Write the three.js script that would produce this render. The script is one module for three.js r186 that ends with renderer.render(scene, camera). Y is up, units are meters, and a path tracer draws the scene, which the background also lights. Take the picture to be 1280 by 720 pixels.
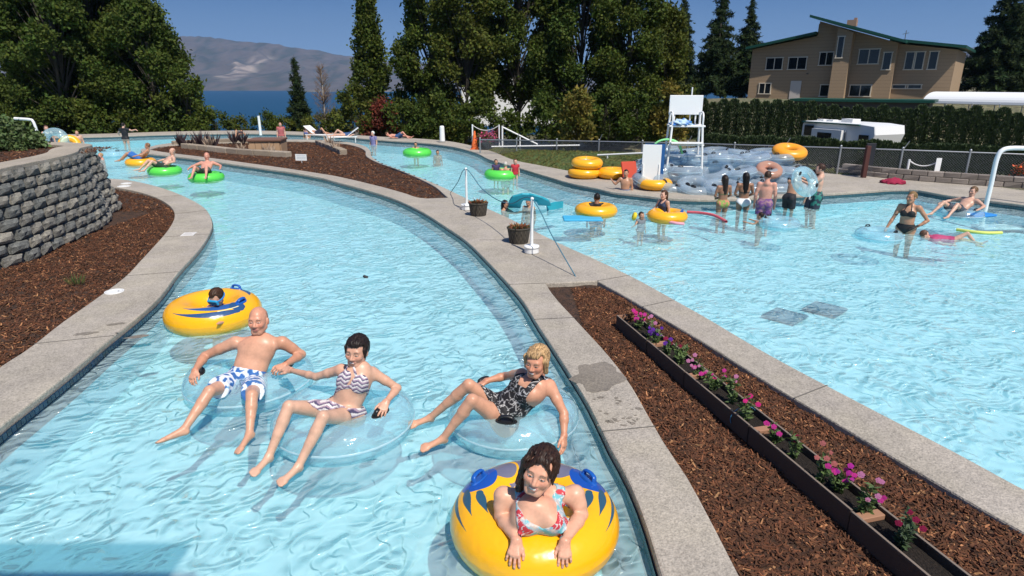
import * as THREE from 'three';
import { mergeGeometries, toCreasedNormals } from 'three/addons/utils/BufferGeometryUtils.js';
import { RoundedBoxGeometry } from 'three/addons/geometries/RoundedBoxGeometry.js';
import { createNoise3D, createNoise2D } from 'simplex-noise';

// ---------------------------------------------------------------- camera, sky, sun, exposure
const scene = new THREE.Scene();
const EYE = 3.0, PITCH = 18 * Math.PI / 180, FOCAL = 784;            // eye height above the water, tilt down, focal length for a 1280 wide frame
const camera = new THREE.PerspectiveCamera(2 * Math.atan(360 / FOCAL) * 180 / Math.PI, 16 / 9, 0.1, 20000);
camera.position.set(0, EYE, 0);
camera.lookAt(0, EYE - Math.tan(PITCH) * 10, -10);
const renderer = new THREE.WebGLRenderer({ antialias: true });
renderer.setSize(1024, 576);
renderer.toneMapping = THREE.LinearToneMapping;
renderer.toneMappingExposure = 1.08;
renderer.shadowMap.enabled = true;

const SUN = new THREE.Vector3(0.34, 1.0, 0.6).normalize();
{
  const W = 512, H = 256, data = new Float32Array(W * H * 4);
  const zen = [0.04, 0.115, 0.33], mid = [0.055, 0.155, 0.37], hor = [0.26, 0.40, 0.58];
  for (let r = 0; r < H; r++) {
    const el = ((r + 0.5) / H - 0.5) * Math.PI, s = Math.max(0, Math.sin(el));
    const a = Math.min(1, Math.pow(s / 0.16, 0.75)), b = Math.min(1, Math.pow(Math.max(0, s - 0.10) / 0.9, 0.6));
    for (let c = 0; c < W; c++) {
      const az = ((c + 0.5) / W - 0.5) * 2 * Math.PI, x = Math.cos(az) * Math.cos(el), y = Math.sin(el), z = Math.sin(az) * Math.cos(el);
      const cs = Math.max(0, x * SUN.x + y * SUN.y + z * SUN.z), glow = 0.35 * Math.pow(cs, 8) + 0.9 * Math.pow(cs, 60);
      for (let k = 0; k < 3; k++) {
        let v = hor[k] + (mid[k] - hor[k]) * a;
        v += (zen[k] - v) * b;
        data[(r * W + c) * 4 + k] = v + glow * (y > 0 ? 1 : 0) * [1, 0.95, 0.85][k];
      }
      data[(r * W + c) * 4 + 3] = 1;
    }
  }
  const sky = new THREE.DataTexture(data, W, H, THREE.RGBAFormat, THREE.FloatType);
  sky.mapping = THREE.EquirectangularReflectionMapping; sky.magFilter = THREE.LinearFilter; sky.needsUpdate = true;
  scene.background = sky; scene.environment = sky;
}
const sun = new THREE.DirectionalLight(new THREE.Color().setRGB(1.0, 0.945, 0.86), 4.8);
sun.name = 'sun';
sun.position.copy(SUN).multiplyScalar(120).add(new THREE.Vector3(0, 0, -20));
sun.target.position.set(0, 0, -20); scene.add(sun, sun.target);
sun.castShadow = true; sun.shadow.mapSize.set(4096, 4096);
Object.assign(sun.shadow.camera, { left: -60, right: 60, top: 60, bottom: -60, near: 1, far: 300 });

// ---------------------------------------------------------------- helpers
let seed = 20240817;
const rnd = () => { seed = (seed + 0x6d2b79f5) | 0; let t = Math.imul(seed ^ (seed >>> 15), 1 | seed); t = (t + Math.imul(t ^ (t >>> 7), 61 | t)) ^ t; return ((t ^ (t >>> 14)) >>> 0) / 4294967296; };
const rr = (a, b) => a + (b - a) * rnd(), pick = (a) => a[Math.floor(rnd() * a.length)];
const n3 = createNoise3D(rnd), n2 = createNoise2D(rnd);
const V = (x, y, z) => new THREE.Vector3(x, y, z), clamp = THREE.MathUtils.clamp, lerp = THREE.MathUtils.lerp, sstep = THREE.MathUtils.smoothstep;
const TAU = Math.PI * 2, D2R = Math.PI / 180;
const SP = Math.sin(PITCH), CP = Math.cos(PITCH);
// survey of the photograph: the point of the place at height y that it shows at (px, py), and the one at a given distance
function at(px, py, y = 0) { const a = (px - 640) / FOCAL, b = (py - 360) / FOCAL, d = (EYE - y) / (SP + b * CP); return V(d * a, y, -d * (CP - b * SP)); }
function far(px, py, d) { const a = (px - 640) / FOCAL, b = (py - 360) / FOCAL; return V(d * a, EYE - d * (SP + b * CP), -d * (CP - b * SP)); }
const rgb = (r, g, b) => new THREE.Color().setRGB(r, g, b);
const taken = {};
function numbered(name) { const n = taken[name] ?? 0; taken[name] = n + 1; return n ? `${name}_${String(n).padStart(3, '0')}` : name; }
function shade(o) { o.traverse((m) => { if (m.isMesh) { m.castShadow = true; m.receiveShadow = true; } }); return o; }
function tag(o, label, category, group) { o.userData.label = label; o.userData.category = category; if (group) o.userData.group = group; return o; }
function thing(name, label, category, pos, turn = 0, group) {
  const o = new THREE.Group(); o.name = numbered(name); scene.add(o);
  if (pos) o.position.copy(pos); o.rotation.y = turn;
  return tag(o, label, category, group);
}
function part(name, geo, mat, parent) { const m = new THREE.Mesh(geo, mat); m.name = name; m.castShadow = m.receiveShadow = true; parent.add(m); return m; }
function solo(name, geo, mat, label, category, group) { const m = part(numbered(name), geo, mat, scene); return tag(m, label, category, group); }
function struct(name, geo, mat, label, kind = 'structure') { const m = part(numbered(name), geo, mat, scene); m.userData.kind = kind; m.userData.label = label; return m; }
function copy(o, label) { const c = o.clone(); c.name = numbered(o.name.replace(/_\d{3}$/, '')); scene.add(c); c.userData = { ...o.userData }; if (label) c.userData.label = label; return c; }
const M = (color, roughness = 0.8, extra = {}) => new THREE.MeshPhysicalMaterial({ color: Array.isArray(color) ? rgb(...color) : color, roughness, ...extra });

// geometry helpers: everything non-indexed with position, normal, uv so that it merges
function flat(g) { const o = g.index ? g.toNonIndexed() : g; for (const k of Object.keys(o.attributes)) if (!['position', 'normal', 'uv'].includes(k)) o.deleteAttribute(k); if (!o.attributes.uv) o.setAttribute('uv', new THREE.Float32BufferAttribute(new Float32Array(o.attributes.position.count * 2), 2)); return o; }
const join = (list) => mergeGeometries(list.map(flat));
const box = (w, h, d, x = 0, y = 0, z = 0, r = 0) => (r ? new RoundedBoxGeometry(w, h, d, 2, r) : new THREE.BoxGeometry(w, h, d)).translate(x, y, z);
function bar(a, b, r, r2 = r, seg = 8) {                               // a round bar between two points
  const d = b.clone().sub(a), g = new THREE.CylinderGeometry(r2, r, d.length(), seg);
  g.applyQuaternion(new THREE.Quaternion().setFromUnitVectors(V(0, 1, 0), d.clone().normalize()));
  return g.translate((a.x + b.x) / 2, (a.y + b.y) / 2, (a.z + b.z) / 2);
}
const rope = (pts, r, n = 24, seg = 6) => new THREE.TubeGeometry(new THREE.CatmullRomCurve3(pts), n, r, seg);
// a curve through plan points [x, z]
function smooth(pts, step = 0.25) {
  const c = new THREE.CatmullRomCurve3(pts.map(([x, z]) => V(x, 0, z)), false, 'centripetal');
  return c.getSpacedPoints(Math.max(4, Math.round(c.getLength() / step))).map((p) => [p.x, p.z]);
}
const px2 = (list, y) => list.map(([a, b]) => { const p = at(a, b, y); return [p.x, p.z]; });
function offset(pts, d) { return pts.map((p, i) => { const a = pts[Math.max(0, i - 1)], b = pts[Math.min(pts.length - 1, i + 1)], l = Math.hypot(b[0] - a[0], b[1] - a[1]) || 1; return [p[0] - (b[1] - a[1]) / l * d, p[1] + (b[0] - a[0]) / l * d]; }); }
function inside(poly, x, z) { let c = false; for (let i = 0, j = poly.length - 1; i < poly.length; j = i++) { const [xi, zi] = poly[i], [xj, zj] = poly[j]; if ((zi > z) !== (zj > z) && x < (xj - xi) * (z - zi) / (zj - zi) + xi) c = !c; } return c; }
function toShape(poly) { return new THREE.Shape(poly.map(([x, z]) => new THREE.Vector2(x, -z))); }
// a slab with a rounded upper edge from y0 to y1, with holes; uv in metres
function slab(outline, holes, y0, y1, bevel = 0.018) {
  const s = toShape(outline); for (const h of holes) s.holes.push(new THREE.Path(h.map(([x, z]) => new THREE.Vector2(x, -z))));
  const g = new THREE.ExtrudeGeometry(s, { depth: y1 - y0 - bevel, bevelEnabled: bevel > 0, bevelSize: bevel, bevelThickness: bevel, bevelOffset: -bevel, bevelSegments: 2, curveSegments: 4 });
  return g.rotateX(-Math.PI / 2).translate(0, y0, 0);
}
function sheet(outline, y, holes = []) { const s = toShape(outline); for (const h of holes) s.holes.push(new THREE.Path(h.map(([x, z]) => new THREE.Vector2(x, -z)))); return new THREE.ShapeGeometry(s).rotateX(-Math.PI / 2).translate(0, y, 0); }
// an upright ribbon along plan points; uv in metres
function ribbon(pts, y0, y1) {
  const pos = [], uv = [], idx = []; let l = 0;
  pts.forEach((p, i) => { if (i) l += Math.hypot(p[0] - pts[i - 1][0], p[1] - pts[i - 1][1]); pos.push(p[0], y0, p[1], p[0], y1, p[1]); uv.push(l, y0, l, y1); if (i) { const k = i * 2; idx.push(k - 2, k, k - 1, k - 1, k, k + 1); } });
  const g = new THREE.BufferGeometry(); g.setAttribute('position', new THREE.Float32BufferAttribute(pos, 3)); g.setAttribute('uv', new THREE.Float32BufferAttribute(uv, 2)); g.setIndex(idx); g.computeVertexNormals(); return g;
}
// a height field over a plan grid, kept where keep(x, z); uv in metres
function field(x0, x1, z0, z1, step, h, keep, col) {
  const nx = Math.ceil((x1 - x0) / step), nz = Math.ceil((z1 - z0) / step), pos = [], uv = [], idx = [], cols = [];
  for (let j = 0; j <= nz; j++) for (let i = 0; i <= nx; i++) { const x = x0 + i * step, z = z0 + j * step, y = h(x, z); pos.push(x, y, z); uv.push(x, -z); if (col) cols.push(...col(x, z, y)); }
  for (let j = 0; j < nz; j++) for (let i = 0; i < nx; i++) { const a = j * (nx + 1) + i, x = x0 + (i + 0.5) * step, z = z0 + (j + 0.5) * step; if (!keep || keep(x, z)) idx.push(a, a + nx + 1, a + 1, a + 1, a + nx + 1, a + nx + 2); }
  const g = new THREE.BufferGeometry(); g.setAttribute('position', new THREE.Float32BufferAttribute(pos, 3)); g.setAttribute('uv', new THREE.Float32BufferAttribute(uv, 2)); if (col) g.setAttribute('color', new THREE.Float32BufferAttribute(cols, 3)); g.setIndex(idx); g.computeVertexNormals(); return g;
}
// tileable value noise in [0, 1] on an n x n lattice
function lattice(n, s0) { let s = s0; const v = new Float32Array(n * n); for (let i = 0; i < n * n; i++) { s = (Math.imul(s, 1664525) + 1013904223) | 0; v[i] = ((s >>> 8) & 0xffff) / 65535; } return (u, w) => { const x = ((u % 1) + 1) % 1 * n, y = ((w % 1) + 1) % 1 * n, x0 = Math.floor(x) % n, y0 = Math.floor(y) % n, fx = x - Math.floor(x), fy = y - Math.floor(y), a = fx * fx * (3 - 2 * fx), b = fy * fy * (3 - 2 * fy), x1 = (x0 + 1) % n, y1 = (y0 + 1) % n; return lerp(lerp(v[y0 * n + x0], v[y0 * n + x1], a), lerp(v[y1 * n + x0], v[y1 * n + x1], a), b); }; }
function texture(size, fn, { srgb = false, repeat = 1 } = {}) {       // fn(u, v) gives [r, g, b] (linear when not srgb) in 0..1, or one number
  const d = new Uint8Array(size * size * 4);
  for (let j = 0; j < size; j++) for (let i = 0; i < size; i++) { const c = fn(i / size, j / size), k = (j * size + i) * 4; for (let q = 0; q < 3; q++) d[k + q] = clamp(Math.round((Array.isArray(c) ? (srgb ? Math.pow(Math.max(c[q], 0), 1 / 2.2) : c[q]) : c) * 255), 0, 255); d[k + 3] = 255; }
  const t = new THREE.DataTexture(d, size, size); t.wrapS = t.wrapT = THREE.RepeatWrapping; t.magFilter = THREE.LinearFilter; t.minFilter = THREE.LinearMipmapLinearFilter; if (srgb) t.colorSpace = THREE.SRGBColorSpace; t.repeat.set(repeat, repeat); t.needsUpdate = true; return t;
}
// ---------------------------------------------------------------- surfaces
const L8 = lattice(8, 3), L16 = lattice(16, 7), L32 = lattice(32, 11), L64 = lattice(64, 13), L128 = lattice(128, 17), L256 = lattice(256, 19), L512 = lattice(512, 23);
const speck = texture(1024, (u, v) => {                               // broom-finished aggregate concrete, 4 m a tile
  const big = L8(u, v) * 0.5 + L32(u, v) * 0.3 + L64(u, v) * 0.2, fine = L512(u, v), f2 = L256(u + 0.3, v), pit = L512(u + 0.17, v + 0.4) > 0.86 ? 0.72 : 1;
  const k = (0.86 + 0.36 * (big - 0.5) + 0.38 * (fine - 0.5) + 0.28 * (f2 - 0.5)) * pit;
  return [0.43 * k, 0.38 * k, 0.315 * k * (0.97 + 0.06 * L16(u, v))];
}, { srgb: true, repeat: 0.25 });
const speckBump = texture(1024, (u, v) => 0.5 * L512(u, v) + 0.3 * L256(u, v) + 0.2 * L64(u, v), { repeat: 0.25 });
const mat = {};
mat.concrete = M([1, 1, 1], 0.9, { map: speck, bumpMap: speckBump, bumpScale: 0.006 });
mat.stoneCap = M([1.0, 0.97, 0.93], 0.95, { map: speck, bumpMap: speckBump, bumpScale: 0.012 });
const barkTex = texture(512, (u, v) => { const k = 0.5 + 0.9 * (L128(u, v) - 0.5) + 0.5 * (L32(u, v) - 0.5) + 0.5 * (L256(u, v) - 0.5); const t = L64(u + 0.2, v); return [0.085 * k + 0.02 * t, 0.038 * k + 0.008 * t, 0.020 * k]; }, { srgb: true, repeat: 0.5 });
const barkBump = texture(512, (u, v) => 0.6 * L128(u, v) + 0.4 * L256(u, v), { repeat: 0.5 });
mat.bark = M([1, 1, 1], 0.95, { map: barkTex, bumpMap: barkBump, bumpScale: 0.03 });
mat.plaster = M([0.30, 0.64, 0.71], 0.6);
mat.white = M([0.8, 0.8, 0.78], 0.35);
mat.whiteRope = M([0.72, 0.7, 0.66], 0.8);

// ---------------------------------------------------------------- plan of the pools (x, z in metres)
const DECK = 0.15;
const leftEdge = smooth([[-24, -26], [-19, -23.4], [-16, -21.6], ...px2([[122, 222], [160, 225], [200, 234], [232, 246], [257, 261], [265, 277], [264, 287], [250, 310], [222, 341], [200, 370], [173, 395], [133, 427], [90, 463], [43, 500], [0, 533]], DECK), [-4.3, -3.8], [-4.1, -2.5], [-3.9, 0], [-3.8, 4]]);
const leftOuter = smooth([[-24.5, -25.2], [-19.3, -22.4], [-16, -20.3], ...px2([[126, 232], [150, 235], [175, 240], [200, 249], [215, 260], [218, 271], [210, 287], [190, 310], [175, 326], [157, 345], [117, 375], [77, 403], [33, 437], [0, 458]], DECK), [-5.2, -4.8], [-5.0, -3.5], [-4.8, 0], [-4.7, 4]]);
const farEdge = smooth([[-30, -27], [-35.5, -29], [-36, -33], [-31, -36], ...px2([[107, 171], [222, 167.5], [320, 166.6], [420, 170], [460, 173.5], [495, 176], [520, 177.5], [545, 180], [570, 184], [595, 191], [612, 199], [650, 210], [690, 222], [715, 229], [745, 235], [765, 239.5], [805, 244], [830, 247], [890, 249], [960, 246], [1030, 242], [1085, 238.5], [1112, 236.5], [1140, 236.5], [1185, 244], [1242, 251], [1280, 256], [1400, 276]], DECK), [15.4, -9], [16.5, -2], [17, 4]]);
const islLeft = smooth([...px2([[176, 188], [180, 191], [212, 194.5], [250, 199], [320, 209], [360, 214.5], [402, 222], [420, 227], [470, 240.5], [502, 252], [532, 267], [560, 285], [582, 300], [605, 322], [627, 345], [653, 375], [673, 407], [693, 437], [713, 468], [733, 500], [750, 533], [766, 566], [780, 590], [802, 640], [827, 720]], DECK), [0.9, -2.4], [0.85, -1], [0.8, 4]]);
const islRight = smooth([...px2([[176, 186.5], [200, 180.5], [217, 178.5], [260, 176.8], [318, 175], [360, 174.2], [398, 174.8], [430, 177], [452, 181], [462, 187], [466, 197], [485, 208], [520, 220], [545, 230], [567, 240], [600, 256], [635, 272], [702, 305], [740, 322], [793, 347], [853, 380], [880, 395], [960, 442], [1077, 504], [1193, 564], [1280, 611]], DECK), [4.1, -3.3], [4.6, -1.8], [5.3, 0.2], [6.6, 4]]);
const nearMulch = [...smooth([...px2([[682, 354], [693, 370], [727, 407], [760, 443], [787, 478], [813, 523], [835, 560], [857, 592], [890, 652], [925, 720]], DECK), [1.43, -2.4], [1.4, -1], [1.35, 3.6]]), ...smooth([[5.85, 3.6], [4.95, 0.6], [4.25, -1.2], [3.75, -2.8], ...px2([[1280, 665], [1232, 638], [1135, 582], [1038, 524], [960, 478], [880, 428], [793, 377], [747, 351]], DECK)])];
const farMulch = [...smooth(px2([[186, 187], [212, 191], [250, 195.5], [320, 205], [360, 210.5], [402, 217], [420, 220], [470, 231.5], [505, 241], [524, 247], [535, 248]], DECK)), ...smooth(px2([[560, 247], [540, 231], [495, 211], [472, 203], [458, 195], [456, 188], [446, 183], [428, 179.2], [398, 177], [360, 176.4], [318, 177], [260, 179], [222, 181], [200, 183]], DECK))];
const islRev = islRight.slice().reverse();
const island = [...islLeft, ...islRev];
const farOuter = smooth([[21, 4], [20.5, -9], ...px2([[1500, 268], [1280, 238], [1170, 223.5], [1060, 218.5], [960, 209], [860, 209], [800, 212], [775, 219], [760, 221.5], [720, 215], [680, 207.5], [645, 200.5], [618, 190], [592, 182.5], [562, 176.6], [530, 173.6], [495, 171.7], [455, 169.5], [420, 166.7], [320, 163.2], [222, 164.2], [107, 167.6]], DECK), [-32, -38.5], [-38, -35], [-38, -28], [-32, -24.5]]);

struct('left_pool_deck', slab([...leftEdge, ...leftOuter.slice().reverse()], [], -1.25, DECK), mat.concrete, 'speckled concrete coping curving along the lazy river beside the block wall');
struct('island_pool_deck', slab(island, [nearMulch, farMulch], -1.25, DECK), mat.concrete, 'concrete island deck between the lazy river and the wide pool');
struct('far_pool_deck', slab([...farEdge, ...farOuter], [], -1.25, DECK), mat.concrete, 'concrete deck round the far side of the pools');

// pool shell: plaster below the water, a lip of concrete, then blue tile
const tileTex = texture(256, (u, v) => { const a = (u * 8) % 1, b = (v * 8) % 1, i = Math.floor(u * 8), j = Math.floor(v * 8), k = 0.7 + 0.6 * (((i * 37 + j * 91 + i * j * 13) % 17) / 17); return a < 0.1 || b < 0.1 ? [0.12, 0.17, 0.19] : [0.006 * k, 0.028 * k, 0.062 * k]; }, { srgb: true, repeat: 1 / 0.4 });
const tealTex = texture(256, (u, v) => { const a = (u * 8) % 1, b = (v * 8) % 1, i = Math.floor(u * 8), j = Math.floor(v * 8), k = 0.75 + 0.5 * (((i * 37 + j * 91 + i * j * 13) % 17) / 17); return a < 0.1 || b < 0.1 ? [0.10, 0.17, 0.18] : [0.008 * k, 0.06 * k, 0.085 * k]; }, { srgb: true, repeat: 1 / 0.4 });
mat.tile = M([1, 1, 1], 0.25, { map: tileTex });
mat.tealTile = M([1, 1, 1], 0.25, { map: tealTex });
function shell(edge, side, tileMat, name, label) {
  const o = new THREE.Group(); o.name = numbered(name); o.userData = { kind: 'structure', label }; scene.add(o);
  part('plaster_wall', ribbon(offset(edge, side * 0.012), -1.2, -0.14), mat.plaster, o);
  if (tileMat) { const p = part('tile_band', ribbon(offset(edge, side * 0.016), -0.15, 0.085), tileMat, o); p.userData.kind = 'stuff'; }
  return o;
}
shell(islLeft, 1, mat.tealTile, 'island_river_pool_wall', 'teal tiled pool wall under the island coping along the river');
shell(islRight, -1, mat.tealTile, 'island_basin_pool_wall', 'tiled pool wall under the island coping along the wide pool');
shell(farEdge, 1, mat.tealTile, 'far_pool_wall', 'teal tiled pool wall under the far deck');
{
  const o = shell(leftEdge, -1, null, 'left_pool_wall', 'dark blue tiled pool wall under the coping beside the block wall');
  // mosaic at the waterline: near tiles one by one, the rest as one band
  const e = offset(leftEdge, -0.014), len = [0]; for (let i = 1; i < e.length; i++) len.push(len[i - 1] + Math.hypot(e[i][0] - e[i - 1][0], e[i][1] - e[i - 1][1]));
  const zAt = (p) => p[1]; let i0 = e.findIndex((p, i) => zAt(p) > -9.3 && p[0] > -8 && i > 10);
  const rest = part('tile_band', ribbon(e.slice(0, i0 + 1), -0.15, 0.085), mat.tile, o); rest.userData.kind = 'stuff';
  part('grout', ribbon(offset(leftEdge, -0.01).slice(i0), -0.15, 0.085), M([0.10, 0.13, 0.14], 0.9), o);
  const tg = new RoundedBoxGeometry(0.06, 0.06, 0.012, 1, 0.004), tm = [0.7, 0.9, 1.1, 1.35].map((k) => M([0.006 * k, 0.026 * k, 0.062 * k], 0.18));
  let made = 0;
  for (let s = len[i0]; s < len[len.length - 1] && made < 291; s += 0.066) {
    const k = len.findIndex((l) => l > s); if (k < 1) break; const f = (s - len[k - 1]) / (len[k] - len[k - 1]), x = lerp(e[k - 1][0], e[k][0], f), z = lerp(e[k - 1][1], e[k][1], f), a = Math.atan2(e[k][0] - e[k - 1][0], e[k][1] - e[k - 1][1]);
    for (let r = 0; r < 3; r++) { const t = part('tile', tg, pick(tm), o); t.position.set(x, 0.052 - r * 0.066, z); t.rotation.y = a + Math.PI / 2; made++; }
  }
}

// ---------------------------------------------------------------- water
const poolPoly = [...offset(leftEdge, 0.3), [-3.9, 4.0], [17.6, 4], ...offset(farEdge, -0.35).reverse()];
const beach = at(1130, 237, 0);
const bottom = (x, z) => { const d = Math.hypot(x - beach.x, z - beach.z), river = -0.54 + 0.03 * n2(x * 0.2, z * 0.2); return x > 3 || z < -16 ? Math.max(river, -0.16 - d * 0.105) : river; };
const poolCoarse = poolPoly.filter((_, i) => i % 3 === 0), inPool = (x, z) => inside(poolCoarse, x, z);
const plasterTex = texture(512, (u, v) => { const k = 0.95 + 0.10 * (L32(u, v) - 0.5) + 0.06 * (L128(u, v) - 0.5); return [0.44 * k, 0.68 * k, 0.72 * k]; }, { srgb: true, repeat: 1 / 3 });
mat.floorPlaster = M([1, 1, 1], 0.7, { map: plasterTex });
struct('pool_floor', field(-38, 18, -40, 4.5, 0.5, bottom, inPool), mat.floorPlaster, 'pale blue plaster floor of the pools');
// choppy water: crests from folded noise, all of it relief; a little of the light scatters in the aerated surface
const ridge = (f, u, v) => 1 - Math.abs(2 * f(u, v) - 1);
const chop = texture(1024, (u, v) => {                                // wind chop: short steep fronts, long backs, three trains that cross
  const wa = 1.5 * L8(u, v) + 0.9 * L16(u + 0.2, v) + 0.35 * L32(u, v), wb = 1.5 * L8(u + 0.41, v + 0.3) + 0.9 * L16(u, v + 0.6) + 0.35 * L32(u + 0.7, v), wc = 1.3 * L8(u + 0.8, v + 0.1) + 0.8 * L16(u + 0.5, v + 0.3);
  const train = (kx, ky, w, c) => { const t = (((kx * u + ky * v + w) % 1) + 1) % 1; return t < c ? sstep(t, 0, c) * 0.5 + 0.5 * t / c : 1 - sstep(t, c, 1); };
  const p1 = sstep(L16(u + 0.13, v + 0.4), 0.25, 0.75), p2 = sstep(L16(u + 0.6, v + 0.15), 0.25, 0.75), p3 = sstep(L8(u + 0.33, v + 0.8), 0.2, 0.8);
  return clamp(0.40 * p1 * train(7, -9, wa * 1.5, 0.79) + 0.30 * p2 * train(13, -4, wb * 1.5, 0.78) + 0.18 * p3 * train(9, -21, wc * 1.9, 0.76) + 0.12 * L32(u, v), 0, 1);
}, { repeat: 1 / 2.5 });
mat.water = new THREE.MeshPhysicalMaterial({ color: rgb(0.73, 0.95, 0.98), roughness: 0.08, transmission: 0.72, thickness: 0, ior: 1.33, specularIntensity: 0.5, bumpMap: chop, bumpScale: 0.095 });
const swell = (x, z) => 0.008 * n2(x * 1.1, z * 1.3) + 0.006 * n2(x * 2.3 + 7, z * 2.1);
struct('pool_water', field(-38, 18, -40, 4.5, 0.2, swell, inPool), mat.water, 'rippled clear turquoise pool water');

// two square main drains on the floor of the wide pool
for (const [px, py] of [[980, 402], [1030, 394]]) {
  const p = at(px, py, -0.6); p.y = bottom(p.x, p.z) + 0.03;
  const g = thing('floor_drain', 'dark teal square drain grate on the floor of the wide pool', 'drain', p, 0.75, 'drain grates on the pool floor');
  g.scale.setScalar(0.8);
  part('base', box(0.66, 0.02, 0.66, 0, 0.005, 0), M([0.001, 0.11, 0.17], 0.7), g);
  part('frame', join([box(0.62, 0.03, 0.05, 0, 0.02, 0.285), box(0.62, 0.03, 0.05, 0, 0.02, -0.285), box(0.05, 0.03, 0.52, 0.285, 0.02, 0), box(0.05, 0.03, 0.52, -0.285, 0.02, 0)]), M([0.001, 0.10, 0.16], 0.6), g);
  for (let i = -4; i <= 4; i++) part('slat', box(0.055, 0.024, 0.52, i * 0.057, 0.018, 0), M([0.001, 0.11, 0.17], 0.6), g);
}

// ---------------------------------------------------------------- ground beyond the pools, lawn, lake, hills
const groundY = (x, z) => {
  const fwd = -z, lakeward = sstep(fwd, 58, 210) * (1 - sstep(x - (fwd - 60) * 0.35, 10, 60)), rise = sstep(fwd, 40, 58) * sstep(x, 4, 16) * 3.4 + sstep(fwd, 60, 190) * sstep(x, 10, 60) * 7;
  return -1.7 - lakeward * 33 + rise + 0.25 * n2(x * 0.08, z * 0.08) * sstep(fwd, 44, 60);
};
const earthTex = texture(512, (u, v) => { const k = 0.7 + 0.7 * (L32(u, v) - 0.5) + 0.5 * (L128(u, v) - 0.5), g = L16(u + 0.3, v); return [0.20 * k * (1 - 0.25 * g), 0.165 * k, 0.085 * k]; }, { srgb: true, repeat: 1 / 7 });
mat.earth = M([1, 1, 1], 1, { map: earthTex });
struct('ground', field(-260, 320, -420, 20, 4, groundY), mat.earth, 'dry grass ground falling away to the lake');
const lawnB = smooth(px2([[604, 184.6], [618, 190], [645, 200.5], [680, 207.5], [720, 215], [760, 221.5], [800, 213], [860, 210], [960, 210], [1060, 219]], DECK), 0.6);
const lawnC = [[600, 183, 0.16], [640, 186.5, 0.3], [700, 188.5, 0.5], [780, 190, 0.52], [860, 196, 0.45], [960, 205, 0.28], [1075, 215, 0.18]].map(([a, b, y]) => at(a, b, y));
{
  const c = new THREE.CatmullRomCurve3(lawnC), n = 60, pos = [], uv = [], idx = [];
  for (let i = 0; i <= n; i++) { const q = lawnB[Math.round(i / n * (lawnB.length - 1))], e = c.getPoint(i / n);
    for (let j = 0; j <= 9; j++) { const t = Math.min(1, j / 8), x = lerp(q[0], e.x, t) + (j === 9 ? 0 : 0), z = lerp(q[1], e.z, t) - (j === 9 ? 0.6 : 0), y = lerp(DECK - 0.01, e.y, t * t * (3 - 2 * t) * 0.6 + t * 0.4) - (j === 9 ? 2 : 0); pos.push(x, y, z); uv.push(x, -z); if (i && j) { const k = i * 10 + j; idx.push(k - 11, k - 10, k - 1, k - 1, k - 10, k); } } }
  const g = new THREE.BufferGeometry(); g.setAttribute('position', new THREE.Float32BufferAttribute(pos, 3)); g.setAttribute('uv', new THREE.Float32BufferAttribute(uv, 2)); g.setIndex(idx); g.computeVertexNormals();
  const lawnTex = texture(512, (u, v) => { const k = 0.75 + 0.6 * (L128(u, v) - 0.5) + 0.4 * (L32(u, v) - 0.5), d = sstep(L16(u, v), 0.45, 0.8); return [(0.10 + 0.06 * d) * k, (0.155 + 0.01 * d) * k, 0.035 * k]; }, { srgb: true, repeat: 1 / 5 });
  struct('lawn', g, M([1, 1, 1], 1, { map: lawnTex, bumpMap: barkBump, bumpScale: 0.04 }), 'patchy green and straw lawn between the pool deck and the fence');
  // blades
  const blade = new THREE.BufferGeometry(); blade.setAttribute('position', new THREE.Float32BufferAttribute([-0.012, 0, 0, 0.012, 0, 0, 0.02, 0.07, 0.02, -0.03, 0, 0.02, -0.01, 0, 0.02, -0.05, 0.06, 0, 0.02, 0, -0.02, 0.04, 0, -0.02, 0.05, 0.05, 0.0], 3)); blade.computeVertexNormals();
  const N = 9000, im = new THREE.InstancedMesh(blade, M([0.10, 0.13, 0.035], 1), N), m4 = new THREE.Matrix4(), col = new THREE.Color();
  for (let i = 0; i < N; i++) { const a = rnd() * (n - 0.01), b = rnd() * 7.9, i0 = Math.floor(a) * 10 + Math.floor(b), P = (k) => V(pos[k * 3], pos[k * 3 + 1], pos[k * 3 + 2]), p = P(i0).lerp(P(i0 + 1), b % 1).lerp(P(i0 + 10).lerp(P(i0 + 11), b % 1), a % 1); m4.compose(p, new THREE.Quaternion().setFromAxisAngle(V(0, 1, 0), rnd() * TAU), V(1, rr(0.6, 1.2), 1)); im.setMatrixAt(i, m4); const k = rr(0.6, 1.3), d = rnd() < 0.3 ? 1.7 : 1; im.setColorAt(i, col.setRGB(k * d, k, k)); }
  im.name = 'grass'; im.userData = { kind: 'stuff', label: 'short grass blades on the lawn' }; im.castShadow = im.receiveShadow = true; scene.add(im);
}
const lakeBump = texture(512, (u, v) => 0.6 * L64(u, v) + 0.4 * L128(u, v), { repeat: 1 / 60 });
struct('lake', new THREE.PlaneGeometry(14000, 3600).rotateX(-Math.PI / 2).translate(0, -31, -1930), M([0.008, 0.055, 0.115], 0.6, { specularIntensity: 0.35, bumpMap: lakeBump, bumpScale: 2 }), 'deep blue lake below the trees');
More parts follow.
